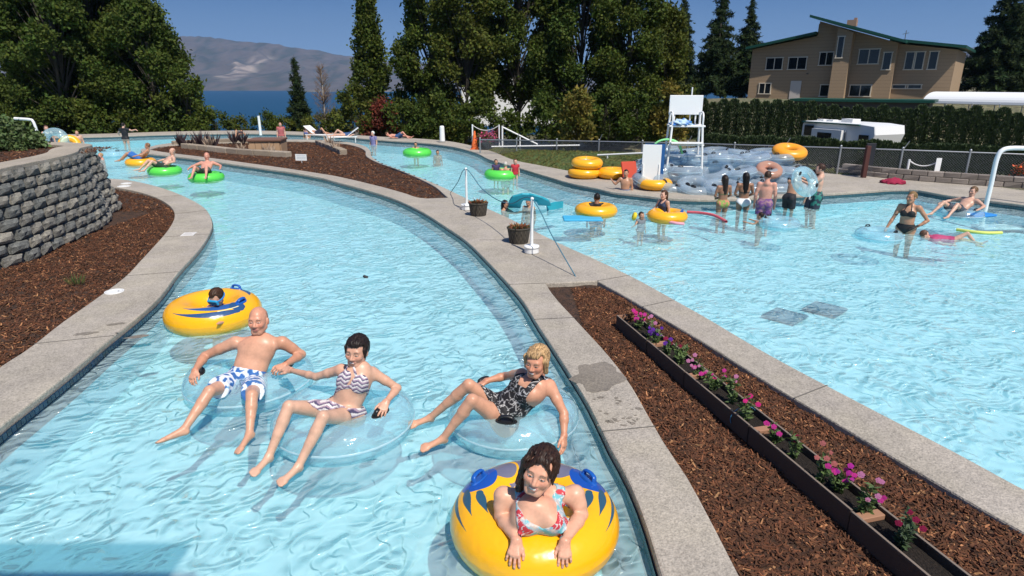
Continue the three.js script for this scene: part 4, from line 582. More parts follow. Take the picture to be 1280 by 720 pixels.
const wearBriefs = (colour, high = 0.16) => ({ name: 'bikini_bottom', colour, region: (k) => (x, y, z) => { const [a, b, c] = k.TL(x, y, z); return Math.max(b - high + 0.1 * Math.max(0, c), -b - 0.34 + 0, Math.abs(a) * 0.55 - b * 0.35 - 0.085 - (c < 0 ? 0.03 : 0)) * 0.35; } });
const wearTop = (colour, o = {}) => ({ name: 'bikini_top', colour, cell: o.cell, region: (k) => { const e1 = egg(k.bl, k.side, k.upC, k.front, k.bust * 1.25, k.bust * 1.15, k.bust * 1.6), e2 = egg(k.br, k.side, k.upC, k.front, k.bust * 1.25, k.bust * 1.15, k.bust * 1.6), bl = k.bl.clone().addScaledVector(k.upC, k.bust * 0.6), br = k.br.clone().addScaledVector(k.upC, k.bust * 0.6), nk = k.J.neck.clone(), sL = o.halter === false ? k.J.sl.clone().lerp(k.J.neck, 0.35) : nk, sR = o.halter === false ? k.J.sr.clone().lerp(k.J.neck, 0.35) : nk, st1 = ribbonTo(bl, sL.clone().addScaledVector(k.side, -0.035 * k.s), 0.011, k), st2 = ribbonTo(br, sR.clone().addScaledVector(k.side, 0.035 * k.s), 0.011, k), mid = k.bl.clone().add(k.br).multiplyScalar(0.5).addScaledVector(k.upC, -k.bust * 0.75); return (x, y, z) => { const p = (x - mid.x) * k.upC.x + (y - mid.y) * k.upC.y + (z - mid.z) * k.upC.z; const dist = k.TL(x, y, z), band = Math.max(Math.abs(p) - 0.013 * k.s, Math.abs(dist[0]) - 0.24); return Math.min(e1(x, y, z), e2(x, y, z), band, dist[2] > 0 ? Math.min(st1(x, y, z), st2(x, y, z)) : 9); }; } });
const wearSuit = (colour, o = {}) => ({ name: 'swimsuit', colour, cell: o.cell, region: (k) => { const sL = k.J.sl.clone().lerp(k.J.neck, 0.42), sR = k.J.sr.clone().lerp(k.J.neck, 0.42), w = (o.strap ?? 0.022) * k.s, s1 = ribbonTo(k.bl.clone().addScaledVector(k.upC, 0.02), sL.clone().addScaledVector(k.up, 0.03), w, k), s2 = ribbonTo(k.br.clone().addScaledVector(k.upC, 0.02), sR.clone().addScaledVector(k.up, 0.03), w, k), out = (x, y, z) => -Math.min(k.limbs[0](x, y, z), k.limbs[1](x, y, z)) - 0.012; return (x, y, z) => { const [a, b, c] = k.TL(x, y, z), neckline = (o.top ?? 0.82) + (c > 0 ? (o.vee ?? 1.3) * Math.abs(a) - 0.06 : 0.02) - Math.max(0, Math.abs(a) - 0.105) * 4; const body = Math.max((b - neckline) * 0.4, (-b - 0.34) * 0.4, (Math.abs(a) * 0.55 - b * 0.35 - 0.09 - (c < 0 ? 0.03 : 0)) * 0.8, -Math.min(k.limbs[0](x, y, z), k.limbs[1](x, y, z)) + 0.006, (c - 0.125 - Math.max(0, b) * 0.6) * 0.8); return Math.min(body, Math.max(Math.min(s1(x, y, z), s2(x, y, z)), out(x, y, z))); }; } });
const wearShirt = (colour, sleeves = 0.5) => ({ name: 'shirt', colour, region: (k) => { const e1 = k.J.sl.clone().lerp(k.J.el, sleeves), d1 = k.J.el.clone().sub(k.J.sl).normalize(), e2 = k.J.sr.clone().lerp(k.J.er, sleeves), d2 = k.J.er.clone().sub(k.J.sr).normalize(); return (x, y, z) => { const [a, b, c] = k.TL(x, y, z); return Math.max((b - 1.02) * 0.4, (-b - 0.12) * 0.4, k.limbs[0](x, y, z) < 0.012 ? (x - e1.x) * d1.x + (y - e1.y) * d1.y + (z - e1.z) * d1.z : -1, k.limbs[1](x, y, z) < 0.012 ? (x - e2.x) * d2.x + (y - e2.y) * d2.y + (z - e2.z) * d2.z : -1); }; }, thick: 0.012 });
const hairShort = (colour, vol = 0) => ({ colour, vol, line: 0.07, drop: -0.035 });
const hairLong = (colour, len = 0.26) => ({ colour, vol: 0.004, line: 0.07, drop: -0.05, locks: [[[0, 0.02, -0.07], [0, -len, -0.10], 0.07, 0.045], [[-0.05, 0, -0.05], [-0.045, -len * 0.8, -0.08], 0.04, 0.03], [[0.05, 0, -0.05], [0.045, -len * 0.8, -0.08], 0.04, 0.03]] });
// ---------------------------------------------------------------- swim tubes
function torus(R, r, sq = 0.9, nu = 72, nv = 28, wob = 0) {           // ring round y; uv: u round the ring, v round the section (0.25 on top)
  const pos = [], uv = [], idx = [];
  for (let i = 0; i <= nu; i++) for (let j = 0; j <= nv; j++) { const a = i / nu * TAU, b = j / nv * TAU, k = 1 + wob * Math.sin(a * 36) * Math.max(0, Math.cos(b + 0.2)) ** 6, c = R + Math.cos(b) * r * k; pos.push(Math.sin(a) * c, Math.sin(b) * r * sq, Math.cos(a) * c); uv.push(i / nu, j / nv); if (i && j) { const q = i * (nv + 1) + j, w = q - nv - 1; idx.push(w - 1, q - 1, w, w, q - 1, q); } }
  const g = new THREE.BufferGeometry(); g.setAttribute('position', new THREE.Float32BufferAttribute(pos, 3)); g.setAttribute('uv', new THREE.Float32BufferAttribute(uv, 2)); g.setIndex(idx); g.computeVertexNormals();
  const n = g.attributes.normal; for (let j = 0; j <= nv; j++) { const x = n.getX(j), y = n.getY(j), z = n.getZ(j), q = nu * (nv + 1) + j, v = V(x + n.getX(q), y + n.getY(q), z + n.getZ(q)).normalize(); n.setXYZ(j, v.x, v.y, v.z); n.setXYZ(q, v.x, v.y, v.z); }
  return g;
}
const puck = texture(256, (u, v) => 0.6 * L32(u * 3, v) + 0.4 * L64(u * 2, v));
mat.clear = new THREE.MeshPhysicalMaterial({ color: rgb(0.72, 0.915, 0.955), roughness: 0.07, transmission: 0.77, thickness: 0, ior: 1.5, bumpMap: puck, bumpScale: 0.004 });
mat.seam = new THREE.MeshPhysicalMaterial({ color: rgb(0.75, 0.9, 0.94), roughness: 0.2, transmission: 0.6, thickness: 0, ior: 1.5 });
mat.handle = M([0.012, 0.012, 0.014], 0.35);
mat.handleBlue = M([0.012, 0.10, 0.42], 0.3);
mat.printLine = M([0.03, 0.10, 0.13], 0.6);
const handleGeo = (() => { const arch = new THREE.TubeGeometry(new THREE.CatmullRomCurve3([V(-0.062, 0, 0), V(-0.055, 0.032, 0), V(-0.025, 0.043, 0), V(0.025, 0.043, 0), V(0.055, 0.032, 0), V(0.062, 0, 0)]), 20, 0.0135, 8).scale(1, 1, 1.5); const plate = new THREE.CylinderGeometry(1, 1.06, 0.012, 28).scale(0.092, 1, 0.044); return [flat(plate), flat(arch)]; })();
function addHandle(t, a, R, r, sq, m, b = Math.PI / 2, dir = 0) {     // on the ring at angle a, section angle b (pi/2 is the top)
  const h = new THREE.Group(); h.name = 'handle'; t.add(h);
  part('base_plate', handleGeo[0], m, h); part('grip', handleGeo[1], m, h);
  const c = R + Math.cos(b) * r; h.position.set(Math.sin(a) * c, Math.sin(b) * r * sq + 0.002, Math.cos(a) * c);
  const n = V(Math.sin(a) * Math.cos(b), Math.sin(b), Math.cos(a) * Math.cos(b)), tan = V(Math.cos(a), 0, -Math.sin(a)).applyAxisAngle(n, dir), z = new THREE.Vector3().crossVectors(tan, n); h.quaternion.setFromRotationMatrix(new THREE.Matrix4().makeBasis(tan, n, z));
}
const clearRing = torus(0.405, 0.19, 0.9, 96, 32, 0.012), clearSeam = torus(0.592, 0.006, 2.2, 96, 8);
function clearTube(label, pos, group, { turn = 0, scale = 1, handles = [0.9, -0.9], tilt = 0, print = false } = {}) {
  const t = thing('clear_tube', label, 'swim tube', pos, turn, group);
  part('ring', clearRing, mat.clear, t); part('seam', clearSeam, mat.seam, t);
  for (const a of handles) addHandle(t, a, 0.405, 0.19, 0.9, mat.handle, 1.5);
  if (print) { const S = (a, b) => { const c = 0.405 + Math.cos(b) * 0.192; return V(Math.sin(a) * c, Math.sin(b) * 0.192 * 0.9, Math.cos(a) * c); }, seg = (a0, b0, a1, b1) => rope(Array.from({ length: 6 }, (_, i) => S(lerp(a0, a1, i / 5), lerp(b0, b1, i / 5))), 0.0022, 14, 4); part('warning_print', join([seg(print - 0.14, 1.5, print + 0.16, 1.55), seg(print - 0.14, 1.5, print, 0.6), seg(print + 0.16, 1.55, print, 0.6), seg(print - 0.02, 1.32, print + 0.06, 1.34), seg(print - 0.02, 1.22, print + 0.05, 1.24)]), mat.printLine, t); }
  t.scale.setScalar(scale); t.rotation.order = 'YXZ'; t.rotation.x = tilt; return t;
}
// printed vinyl
function swoosh(x, pts) { x.beginPath(); pts.forEach(([a, b], i) => (i ? x.lineTo(a, b) : x.moveTo(a, b))); x.closePath(); x.fill(); }
function yellowPrint(style) {
  const c = document.createElement('canvas'); c.width = 2048; c.height = 512; const x = c.getContext('2d'); x.fillStyle = '#f7b30c'; x.fillRect(0, 0, 2048, 512);
  // canvas x runs round the ring (0 is the side with angle 0), canvas y down is v from 1 to 0; the top of the ring is v = 0.25
  const X = (a) => (((a / TAU) % 1 + 1) % 1) * 2048, Y = (b) => (1 - b / TAU) * 512;
  const taper = (a0, a1, b, w0, w1) => { for (let i = 0; i < 60; i++) { const t = i / 59, w = lerp(w0, w1, t) * Math.sin(Math.PI * clamp(t * 1.0 + 0.02, 0.08, 1)) ** 0.5; x.beginPath(); x.ellipse(X(lerp(a0, a1, t)), Y(b + 0.12 * Math.sin(t * 2)), 20, w * 90, 0, 0, TAU); x.fill(); } };
  if (style === 'front') {
    x.fillStyle = '#6f6f86'; for (let i = 0; i < 160; i++) { const a = Math.PI + lerp(-0.72, 0.72, i / 159); x.fillRect(X(a) - 8, Y(2.35), 16, Y(0.75) - Y(2.35)); }
    for (const s of [-1, 1]) {
      x.fillStyle = '#f7b30c'; x.beginPath(); x.ellipse(X(Math.PI + s * 0.62), Y(1.45), 110, 62, 0, 0, TAU); x.fill();
      x.fillStyle = '#6f6f86'; x.beginPath(); x.ellipse(X(Math.PI + s * 0.58), Y(1.5), 82, 40, 0, 0, TAU); x.fill();
      x.fillStyle = '#1c4fae'; x.beginPath(); x.ellipse(X(Math.PI + s * 1.06), Y(1.2), 118, 50, 0, 0, TAU); x.fill();
      x.fillStyle = '#31566e'; taper(Math.PI + s * 1.45, Math.PI + s * 2.05, 1.55, 0.22, 0.02); taper(Math.PI + s * 1.4, Math.PI + s * 1.95, 1.05, 0.20, 0.02); taper(Math.PI + s * 1.42, Math.PI + s * 2.1, 0.62, 0.11, 0.01);
    }
  } else {
    x.fillStyle = '#2c5aa0'; taper(0.9, -0.7, 1.25, 0.36, 0.03); x.fillStyle = '#2b4f80'; taper(0.75, -0.85, 0.72, 0.26, 0.03); taper(0.95, 0.65, 1.0, 0.5, 0.3); taper(2.5, 1.7, 1.1, 0.3, 0.1);
    x.strokeStyle = '#f2e3b0'; x.lineWidth = 5; x.beginPath(); x.moveTo(X(0.85), Y(1.0)); x.lineTo(X(0.3), Y(0.98)); x.stroke();
  }
  // scuffs
  x.globalAlpha = 0.10; for (let i = 0; i < 380; i++) { x.fillStyle = rnd() < 0.5 ? '#a07030' : '#ffd97a'; x.save(); x.translate(rnd() * 2048, rnd() * 512); x.rotate(rr(-0.7, 0.7)); x.fillRect(0, 0, rr(4, 46), rr(0.6, 2.4)); x.restore(); } x.globalAlpha = 1;
  const t = new THREE.CanvasTexture(c); t.colorSpace = THREE.SRGBColorSpace; t.wrapS = t.wrapT = THREE.RepeatWrapping; return t;
}
mat.yellow = M([0.90, 0.42, 0.012], 0.32, { clearcoat: 0.3, clearcoatRoughness: 0.15, bumpMap: puck, bumpScale: 0.003 });
mat.yellowFront = M([1, 0.97, 0.9], 0.30, { map: yellowPrint('front'), clearcoat: 0.35, clearcoatRoughness: 0.12, bumpMap: puck, bumpScale: 0.003 });
mat.yellowBlue = M([1, 0.97, 0.9], 0.30, { map: yellowPrint('swoosh'), clearcoat: 0.35, clearcoatRoughness: 0.12, bumpMap: puck, bumpScale: 0.003 });
mat.green = M([0.10, 0.62, 0.07], 0.35, { clearcoat: 0.3, clearcoatRoughness: 0.15 });
const vinylRing = torus(0.38, 0.21, 0.92, 96, 32, 0.006), smallRing = torus(0.34, 0.185, 0.85, 64, 22);
function vinylTube(name, label, pos, m, group, { turn = 0, scale = 1, handles = [], hm = mat.handleBlue, ring = smallRing, R = 0.34, r = 0.185, sq = 0.85, tilt = 0, roll = 0 } = {}) {
  const t = thing(name, label, 'swim tube', pos, turn, group);
  part('ring', ring, m, t); part('valve', new THREE.CylinderGeometry(0.012, 0.014, 0.02, 10).translate(0, sq * r * 0.9, -(R - r * 0.55)), M([0.7, 0.7, 0.68], 0.5), t);
  for (const [a, b, d] of handles) addHandle(t, a, R, r, sq, hm, b ?? 1.4, d ?? 0);
  t.scale.setScalar(scale); t.rotation.order = 'YXZ'; t.rotation.x = tilt; t.rotation.z = roll; return t;
}
// ---------------------------------------------------------------- the four adults and the child drifting on the river
const joints = (o) => Object.fromEntries(Object.entries(o).map(([k, v]) => [k, Array.isArray(v) ? at(...v) : v]));
const flower = (a, b, sc, w) => (x, y, z) => { const q = n3(x * sc + 3, y * sc, z * sc), r = n3(x * sc * 1.7, y * sc * 1.7 + 9, z * sc * 1.7); return Math.abs(q) < w || r > 0.45 ? b : a; };
{
  const c = at(310, 474, 0.13);
  clearTube('clear vinyl tube under the bald man in patterned shorts', V(c.x, 0.12, c.z - 0.05), 'clear tubes ridden by adults on the river', { turn: 0.1, scale: 1.06, handles: [-1.15, 1.25], print: 0.25 });
  person(joints({ head: [323, 401, 0.76], neck: [324, 419, 0.58], chest: [321, 440, 0.46], pel: [309, 474, 0.20], sl: [294, 428, 0.54], sr: [353, 428, 0.54], el: [256, 445, 0.40], wl: [244, 463, 0.36], hl: [239, 476, 0.30], er: [377, 443, 0.38], wr: [357, 456, 0.40], hr: [345, 462, 0.39], kl: [262, 489, 0.36], al: [230, 537, 0.13], tl: [203, 547, 0.12], kr: [315, 494, 0.35], ar: [312, 542, 0.10], tr: [303, 553, 0.08] }), {
    label: 'bald man in blue and white floral swim shorts lounging on a clear tube', fine: true, cell: 0.0125, fat: 1.08, belly: 1, front: V(0, 0.7, 1), look: V(0.02, 0.12, 1), headUp: V(0, 1, 0.15), skin: [0.60, 0.32, 0.21], tan: 0.6, red: 0.55, squint: true, stubble: 0.25, crop: [0.16, 0.10, 0.07], footLen: 0.22, headScale: 1.14,
    handl: { normal: V(-0.3, 1, 0.4), thumb: -1, curl: 0.55 }, handr: { normal: V(0.1, 1, 0.5), thumb: 1, curl: 0.7 },
    wear: [wearShorts((x, y, z) => { const q = n3(x * 13 + 3, y * 13, z * 13), r = n3(x * 22, y * 22 + 9, z * 22); return q > 0.12 ? [0.03, 0.13, 0.38] : q > -0.02 && r > 0 ? [0.16, 0.36, 0.60] : [0.72, 0.75, 0.80]; }, 0.72, 0.022)],
  });
}
{
  const c = at(430, 522, 0.13);
  clearTube('clear vinyl tube under the dark haired woman in the zigzag bikini', V(c.x, 0.12, c.z), 'clear tubes ridden by adults on the river', { turn: 0.3, scale: 1.06, handles: [-1.55, 0.75], print: -0.45 });
  const zig = (x, y, z, k) => { const [a, b, q] = k.TL(x, y, z), u = a * 26, v = b * 34 + Math.abs(((u % 2) + 2) % 2 - 1) * 1.9, w = ((v % 3) + 3) % 3; return w < 1.1 ? [0.72, 0.68, 0.66] : w < 2.0 ? [0.07, 0.06, 0.13] : [0.36, 0.26, 0.34]; };
  person(joints({ head: [446, 439, 0.78], neck: [447, 456, 0.61], chest: [444, 478, 0.50], pel: [432, 513, 0.23], sl: [426, 462, 0.57], sr: [466, 466, 0.56], el: [395, 471, 0.46], wl: [364, 463, 0.43], hl: [351, 459, 0.43], er: [497, 485, 0.40], wr: [483, 502, 0.38], hr: [476, 516, 0.33], kl: [361, 508, 0.46], al: [336, 571, 0.12], tl: [321, 584, 0.11], kr: [404, 521, 0.45], ar: [373, 583, 0.12], tr: [345, 604, 0.10] }), {
    label: 'woman with short dark hair in a zigzag bikini reclining on a clear tube', fine: true, cell: 0.0125, fem: 1, fat: 0.98, front: V(-0.15, 0.6, 1), look: V(-0.18, 0.0, 1), headUp: V(0.05, 1, 0.3), skin: [0.62, 0.37, 0.26], tan: 0.3, red: 0.3, smile: 0.6, squint: true, headScale: 1.12, footLen: 0.2, bust: 0.95,
    handl: { normal: V(0, 1, 0.3), thumb: -1, curl: 0.6 }, handr: { normal: V(0.4, 1, 0.3), thumb: 1, curl: 0.4 },
    wear: [wearTop(zig, { cell: 0.007 }), wearBriefs(zig, 0.17)],
    hair: { colour: [0.018, 0.011, 0.009], vol: 0.008, line: 0.06, drop: -0.04, eggs: [[[0, 0.085, 0.045], [0.06, 0.028, 0.04]]], locks: [[[-0.075, 0.03, 0.03], [-0.078, -0.03, 0.02], 0.016, 0.009], [[0.075, 0.03, 0.03], [0.078, -0.03, 0.02], 0.016, 0.009]] },
  });
}
{
  const c = at(642, 517, 0.13);
  clearTube('clear vinyl tube under the blonde woman in the black swimsuit', V(c.x, 0.12, c.z), 'clear tubes ridden by adults on the river', { turn: -0.9, scale: 1.0, handles: [0.75, -1.5], print: 2.6 });
  const vein = (x, y, z) => { const q = Math.min(Math.abs(n3(x * 10, y * 10, z * 10)), Math.abs(n3(x * 12 + 4, y * 12, z * 12 + 7))); return q < 0.055 ? [0.55, 0.53, 0.52] : [0.014, 0.013, 0.016]; };
  person(joints({ head: [671, 452, 0.77], neck: [673, 469, 0.59], chest: [660, 489, 0.47], pel: [630, 516, 0.21], sl: [652, 468, 0.54], sr: [687, 482, 0.53], el: [632, 470, 0.40], wl: [608, 476, 0.38], hl: [598, 483, 0.34], er: [705, 517, 0.33], wr: [705, 544, 0.20], hr: [705, 566, 0.08], kl: [586, 481, 0.50], al: [538, 522, 0.13], tl: [521, 527, 0.11], kr: [590, 500, 0.50], ar: [554, 548, 0.13], tr: [527, 558, 0.10] }), {
    label: 'blonde woman in a black swimsuit with pale swirls reclining on a clear tube', fine: true, cell: 0.0125, fem: 1, fat: 1.12, bust: 1.1, front: V(-1, 0.5, 0.6), hipAxis: V(0.25, 0, 1), look: V(-0.5, -0.05, 1), headUp: V(0, 1, 0.2), skin: [0.60, 0.31, 0.20], tan: 0.4, red: 0.35, smile: 0.3, squint: true, footLen: 0.2, headScale: 1.1, brow: [0.3, 0.2, 0.12],
    handl: { normal: V(0.2, 1, -0.1), thumb: 1, curl: 0.4 }, handr: { normal: V(0.8, 0.2, 0.5), thumb: 1, curl: 0.3, spread: 0.13 },
    wear: [wearSuit(vein, { cell: 0.008, strap: 0.028, top: 0.80, vee: 0.9 })],
    hair: { colour: [0.40, 0.25, 0.12], vol: 0.008, line: 0.066, drop: -0.075, eggs: [[[-0.01, 0.075, 0.055], [0.058, 0.028, 0.03]]], locks: [[[-0.08, 0.03, 0.02], [-0.082, -0.06, 0.005], 0.026, 0.02], [[0.08, 0.03, 0.02], [0.082, -0.06, 0.005], 0.026, 0.02], [[0, 0, -0.09], [0, -0.07, -0.085], 0.05, 0.035]] },
  });
}
{
  const c = at(668, 645, 0.15);
  vinylTube('yellow_tube', 'big yellow vinyl tube with blue handles under the laughing woman', V(c.x, 0.12, c.z), mat.yellowFront, null, { ring: vinylRing, R: 0.38, r: 0.21, sq: 0.92, scale: 0.99, handles: [[Math.PI + 1.06, 1.2, 0], [Math.PI - 1.06, 1.2, 0]] });
  const paisley = (x, y, z) => { const a = n3(x * 11, y * 11, z * 11), b = n3(x * 16 + 5, y * 16, z * 16), d = Math.abs(n3(x * 15, y * 15 + 8, z * 15)); return d < 0.07 ? [0.66, 0.62, 0.60] : a > 0.16 ? [0.52, 0.035, 0.05] : b > 0.08 ? [0.16, 0.45, 0.50] : b < -0.45 ? [0.62, 0.5, 0.42] : [0.40, 0.48, 0.52]; };
  person({ ...joints({ head: [675, 588, 0.73], neck: [676, 612, 0.52], sl: [629, 620, 0.45], sr: [719, 618, 0.45], el: [626, 645, 0.33], wl: [646, 675, 0.335], hl: [640, 706, 0.24], er: [727, 643, 0.33], wr: [706, 676, 0.335], hr: [706, 704, 0.24] }), chest: V(0.16, 0.36, -3.40), pel: V(0.16, -0.02, -3.60), kl: V(0.06, -0.36, -3.86), al: V(0.06, -0.55, -4.2), tl: V(0.06, -0.66, -4.3), kr: V(0.27, -0.36, -3.86), ar: V(0.27, -0.55, -4.2), tr: V(0.27, -0.66, -4.3) }, {
    label: 'laughing dark haired woman in a red and blue patterned swimsuit leaning over a yellow tube', fine: true, cell: 0.0125, fem: 1, fat: 1.36, bust: 1.55, bustDrop: 0.02, front: V(0, 0.4, 1), look: V(-0.3, 0.08, 1), headUp: V(0.15, 1, 0.3), skin: [0.67, 0.37, 0.25], tan: 0.1, red: 0.25, smile: 1, squint: true, plump: 1.12, headScale: 1.18, lip: [0.55, 0.16, 0.16],
    handl: { normal: V(0, 1, 0.35), thumb: -1, curl: 0.38, spread: 0.13 }, handr: { normal: V(0, 1, 0.35), thumb: 1, curl: 0.4, spread: 0.09 },
    wear: [wearSuit(paisley, { cell: 0.0075, strap: 0.028, top: 0.93, vee: 1.2 })],
    hair: { colour: [0.028, 0.013, 0.008], vol: 0.012, line: 0.082, drop: -0.07, locks: [[[-0.075, 0.05, 0.03], [-0.088, -0.10, 0.015], 0.024, 0.018], [[-0.08, 0, -0.03], [-0.08, -0.16, -0.02], 0.035, 0.025], [[0.07, 0.055, 0.03], [0.084, -0.03, 0.03], 0.014, 0.008], [[0.03, 0.09, 0.065], [0.072, 0.03, 0.075], 0.016, 0.009], [[-0.02, 0.095, 0.06], [-0.07, 0.03, 0.066], 0.018, 0.012]], eggs: [[[0, -0.01, -0.10], [0.06, 0.08, 0.035]]] },
  });
}
{
  const c = at(267, 389, 0.13);
  vinylTube('yellow_tube', 'yellow vinyl tube with blue swooshes around the child in a diving mask', V(c.x, 0.12, c.z), mat.yellowBlue, null, { ring: vinylRing, R: 0.38, r: 0.21, sq: 0.92, turn: 0.25, scale: 1.02, handles: [[1.05, 1.25, 0], [2.55, 1.3, 0]] });
  const H = at(271, 372, 0.42), o = (x, y, z) => H.clone().add(V(x, y, z));
  const kid = person({ head: H, neck: o(0, -0.11, -0.03), chest: o(0, -0.25, -0.02), pel: o(0, -0.48, 0.0), sl: o(-0.12, -0.16, -0.02), sr: o(0.12, -0.16, -0.02), el: o(-0.17, -0.30, 0.06), wl: o(-0.12, -0.26, 0.2), hl: o(-0.1, -0.25, 0.26), er: o(0.17, -0.30, 0.06), wr: o(0.12, -0.26, 0.2), hr: o(0.1, -0.25, 0.26), kl: o(-0.08, -0.7, 0.1), al: o(-0.08, -0.95, 0.02), tl: o(-0.08, -0.98, 0.12), kr: o(0.08, -0.7, 0.1), ar: o(0.08, -0.95, 0.02), tr: o(0.08, -0.98, 0.12) }, { label: 'brown haired child in a blue diving mask sitting inside a yellow tube', scale: 0.64, headScale: 1.45, cell: 0.014, front: V(0, 0, 1), look: V(-0.25, -0.55, 1), skin: [0.55, 0.3, 0.2], hair: hairShort([0.045, 0.02, 0.01], 0.01), wear: [wearShirt(solid([0.05, 0.09, 0.36]), 0.6)] });
  const f = V(-0.25, -0.55, 1).normalize(), gm = new THREE.Group(); gm.name = 'diving_mask'; kid.add(gm); gm.position.copy(H).addScaledVector(f, 0.088); gm.lookAt(gm.position.clone().add(f));
  part('frame', new RoundedBoxGeometry(0.15, 0.075, 0.035, 3, 0.016), M([0.02, 0.30, 0.55], 0.3), gm);
  part('lens', new RoundedBoxGeometry(0.12, 0.05, 0.006, 2, 0.003).translate(0, 0.003, 0.018), M([0.03, 0.08, 0.11], 0.05), gm);
  part('strap', new THREE.TorusGeometry(0.102, 0.009, 6, 40).scale(0.95, 1, 1.4).rotateX(Math.PI / 2).translate(0, 0.01, -0.09), M([0.02, 0.2, 0.5], 0.5), gm);
}
// ---------------------------------------------------------------- trees, shrubs, hedges
const leafMats = { cotton: M([0.085, 0.120, 0.020], 0.65, { specularIntensity: 0.2, transmission: 0.42, thickness: 0 }), dark: M([0.062, 0.095, 0.017], 0.65, { specularIntensity: 0.2, transmission: 0.3, thickness: 0 }), olive: M([0.10, 0.125, 0.022], 0.7, { specularIntensity: 0.2, transmission: 0.42, thickness: 0 }), needle: M([0.03, 0.05, 0.02], 0.8, { specularIntensity: 0.2 }), red: M([0.16, 0.045, 0.03], 0.7, { specularIntensity: 0.2, transmission: 0.3, thickness: 0 }), yellow: M([0.19, 0.17, 0.035], 0.7, { specularIntensity: 0.2, transmission: 0.42, thickness: 0 }) };
const trunkMat = M([0.10, 0.085, 0.065], 0.95, { bumpMap: barkBump, bumpScale: 0.05 }), paleTrunk = M([0.42, 0.38, 0.32], 0.9), deadTwig = M([0.21, 0.14, 0.09], 0.95);
function sprayGeo(n, r, l) { const list = []; for (let i = 0; i < n; i++) { const d = V(rr(-1, 1), rr(-0.7, 1), rr(-1, 1)).normalize(), p = V(rr(-r, r), rr(-r, r), rr(-r, r)); list.push(aim(leafShape(l * rr(0.7, 1.2), l * rr(0.28, 0.42)), d, p, rnd() * TAU)); } return join(list); }
const sprays = { big: sprayGeo(18, 0.36, 0.20), mid: sprayGeo(12, 0.2, 0.15), small: sprayGeo(10, 0.11, 0.085) };
const Q = new THREE.Quaternion(), M4 = new THREE.Matrix4(), EU = new THREE.Euler(), CC = new THREE.Color();
function crownMesh(parent, geo, m, spots, name = 'crown', vary = 0.35) {
  const im = new THREE.InstancedMesh(geo, m, spots.length);
  spots.forEach(([x, y, z, s], i) => { EU.set(rnd() * TAU, rnd() * TAU, rnd() * TAU); M4.compose(V(x, y, z), Q.setFromEuler(EU), V(s, s, s)); im.setMatrixAt(i, M4); const k = 1 + rr(-vary, vary); im.setColorAt(i, CC.setRGB(k * rr(0.85, 1.25), k, k * rr(0.7, 1.1))); });
  im.name = name; im.userData.kind = 'stuff'; im.castShadow = im.receiveShadow = true; parent.add(im); return im;
}
// broad-leaved tree: lobes gathered round limb ends inside an outline profile(t) = half width at height share t
function tree(label, px, d, baseY, topPy, halfPx, { m = leafMats.cotton, geo = sprays.big, density = 1, profile, low = 0.1, trunk = trunkMat, sparse = 0, group = 'trees beyond the pools', category = 'tree', name = 'broadleaf_tree', sz = 1 } = {}) {
  const b = far(px, 165, d), top = far(px, topPy, d).y, H = top - baseY, R = halfPx / FOCAL * d, t = thing(name, label, category, V(b.x, baseY, b.z), 0, group);
  const prof = profile ?? ((q) => Math.sin(Math.PI * Math.pow(clamp(q, 0.001, 0.999), 0.75)) ** 0.7), limbs = [], spots = [], nl = Math.round(44 * density * (H / 10));
  const trunkTop = V(rr(-0.3, 0.3), H * 0.75, rr(-0.3, 0.3)); limbs.push(rope([V(0, 0, 0), V(rr(-0.2, 0.2), H * 0.3, rr(-0.2, 0.2)), trunkTop], 0.013 * H * 0.6, 10, 7));
  for (let i = 0; i < nl; i++) {
    const q = low + (1 - low) * Math.pow((i + rnd()) / nl, 0.9), a = rnd() * TAU, w = R * prof((q - low) / (1 - low)) * Math.sqrt(rr(0.25, 1)), c = V(Math.cos(a) * w, H * q, Math.sin(a) * w * 0.8), lr = Math.max(0.35, R * rr(0.17, 0.30) * (0.6 + 0.4 * prof(q)));
    limbs.push(rope([V(trunkTop.x * q, H * q * 0.55, trunkTop.z * q), c.clone().multiplyScalar(0.6).setY(H * q * 0.85), c], 0.012 * H * 0.35 * (1 - 0.5 * q), 5, 4));
    const n = Math.round(lr * lr * 95 * density * (1 - sparse) / (sz * sz)); for (let k = 0; k < n; k++) { const v = V(rr(-1, 1), rr(-1, 1), rr(-1, 1)); if (v.lengthSq() > 1) { k--; continue; } v.multiplyScalar(lr * (0.55 + 0.45 * rnd()) / Math.max(0.3, v.length()) * Math.cbrt(rr(0.2, 1))); spots.push([c.x + v.x, Math.max(0.2, c.y + v.y * 0.85), c.z + v.z, sz * rr(0.5, 1.45)]); }
  }
  part('trunk', join(limbs), trunk, t); crownMesh(t, geo, m, spots);
  return t;
}
const poplar = (q) => Math.sin(Math.PI * Math.pow(clamp(q, 0.001, 0.999), 0.6)) ** 0.8;
const domed = (q) => Math.sqrt(Math.max(0.02, 1 - Math.pow(q, 2.4))) * (q < 0.12 ? 0.8 + q * 1.6 : 1);
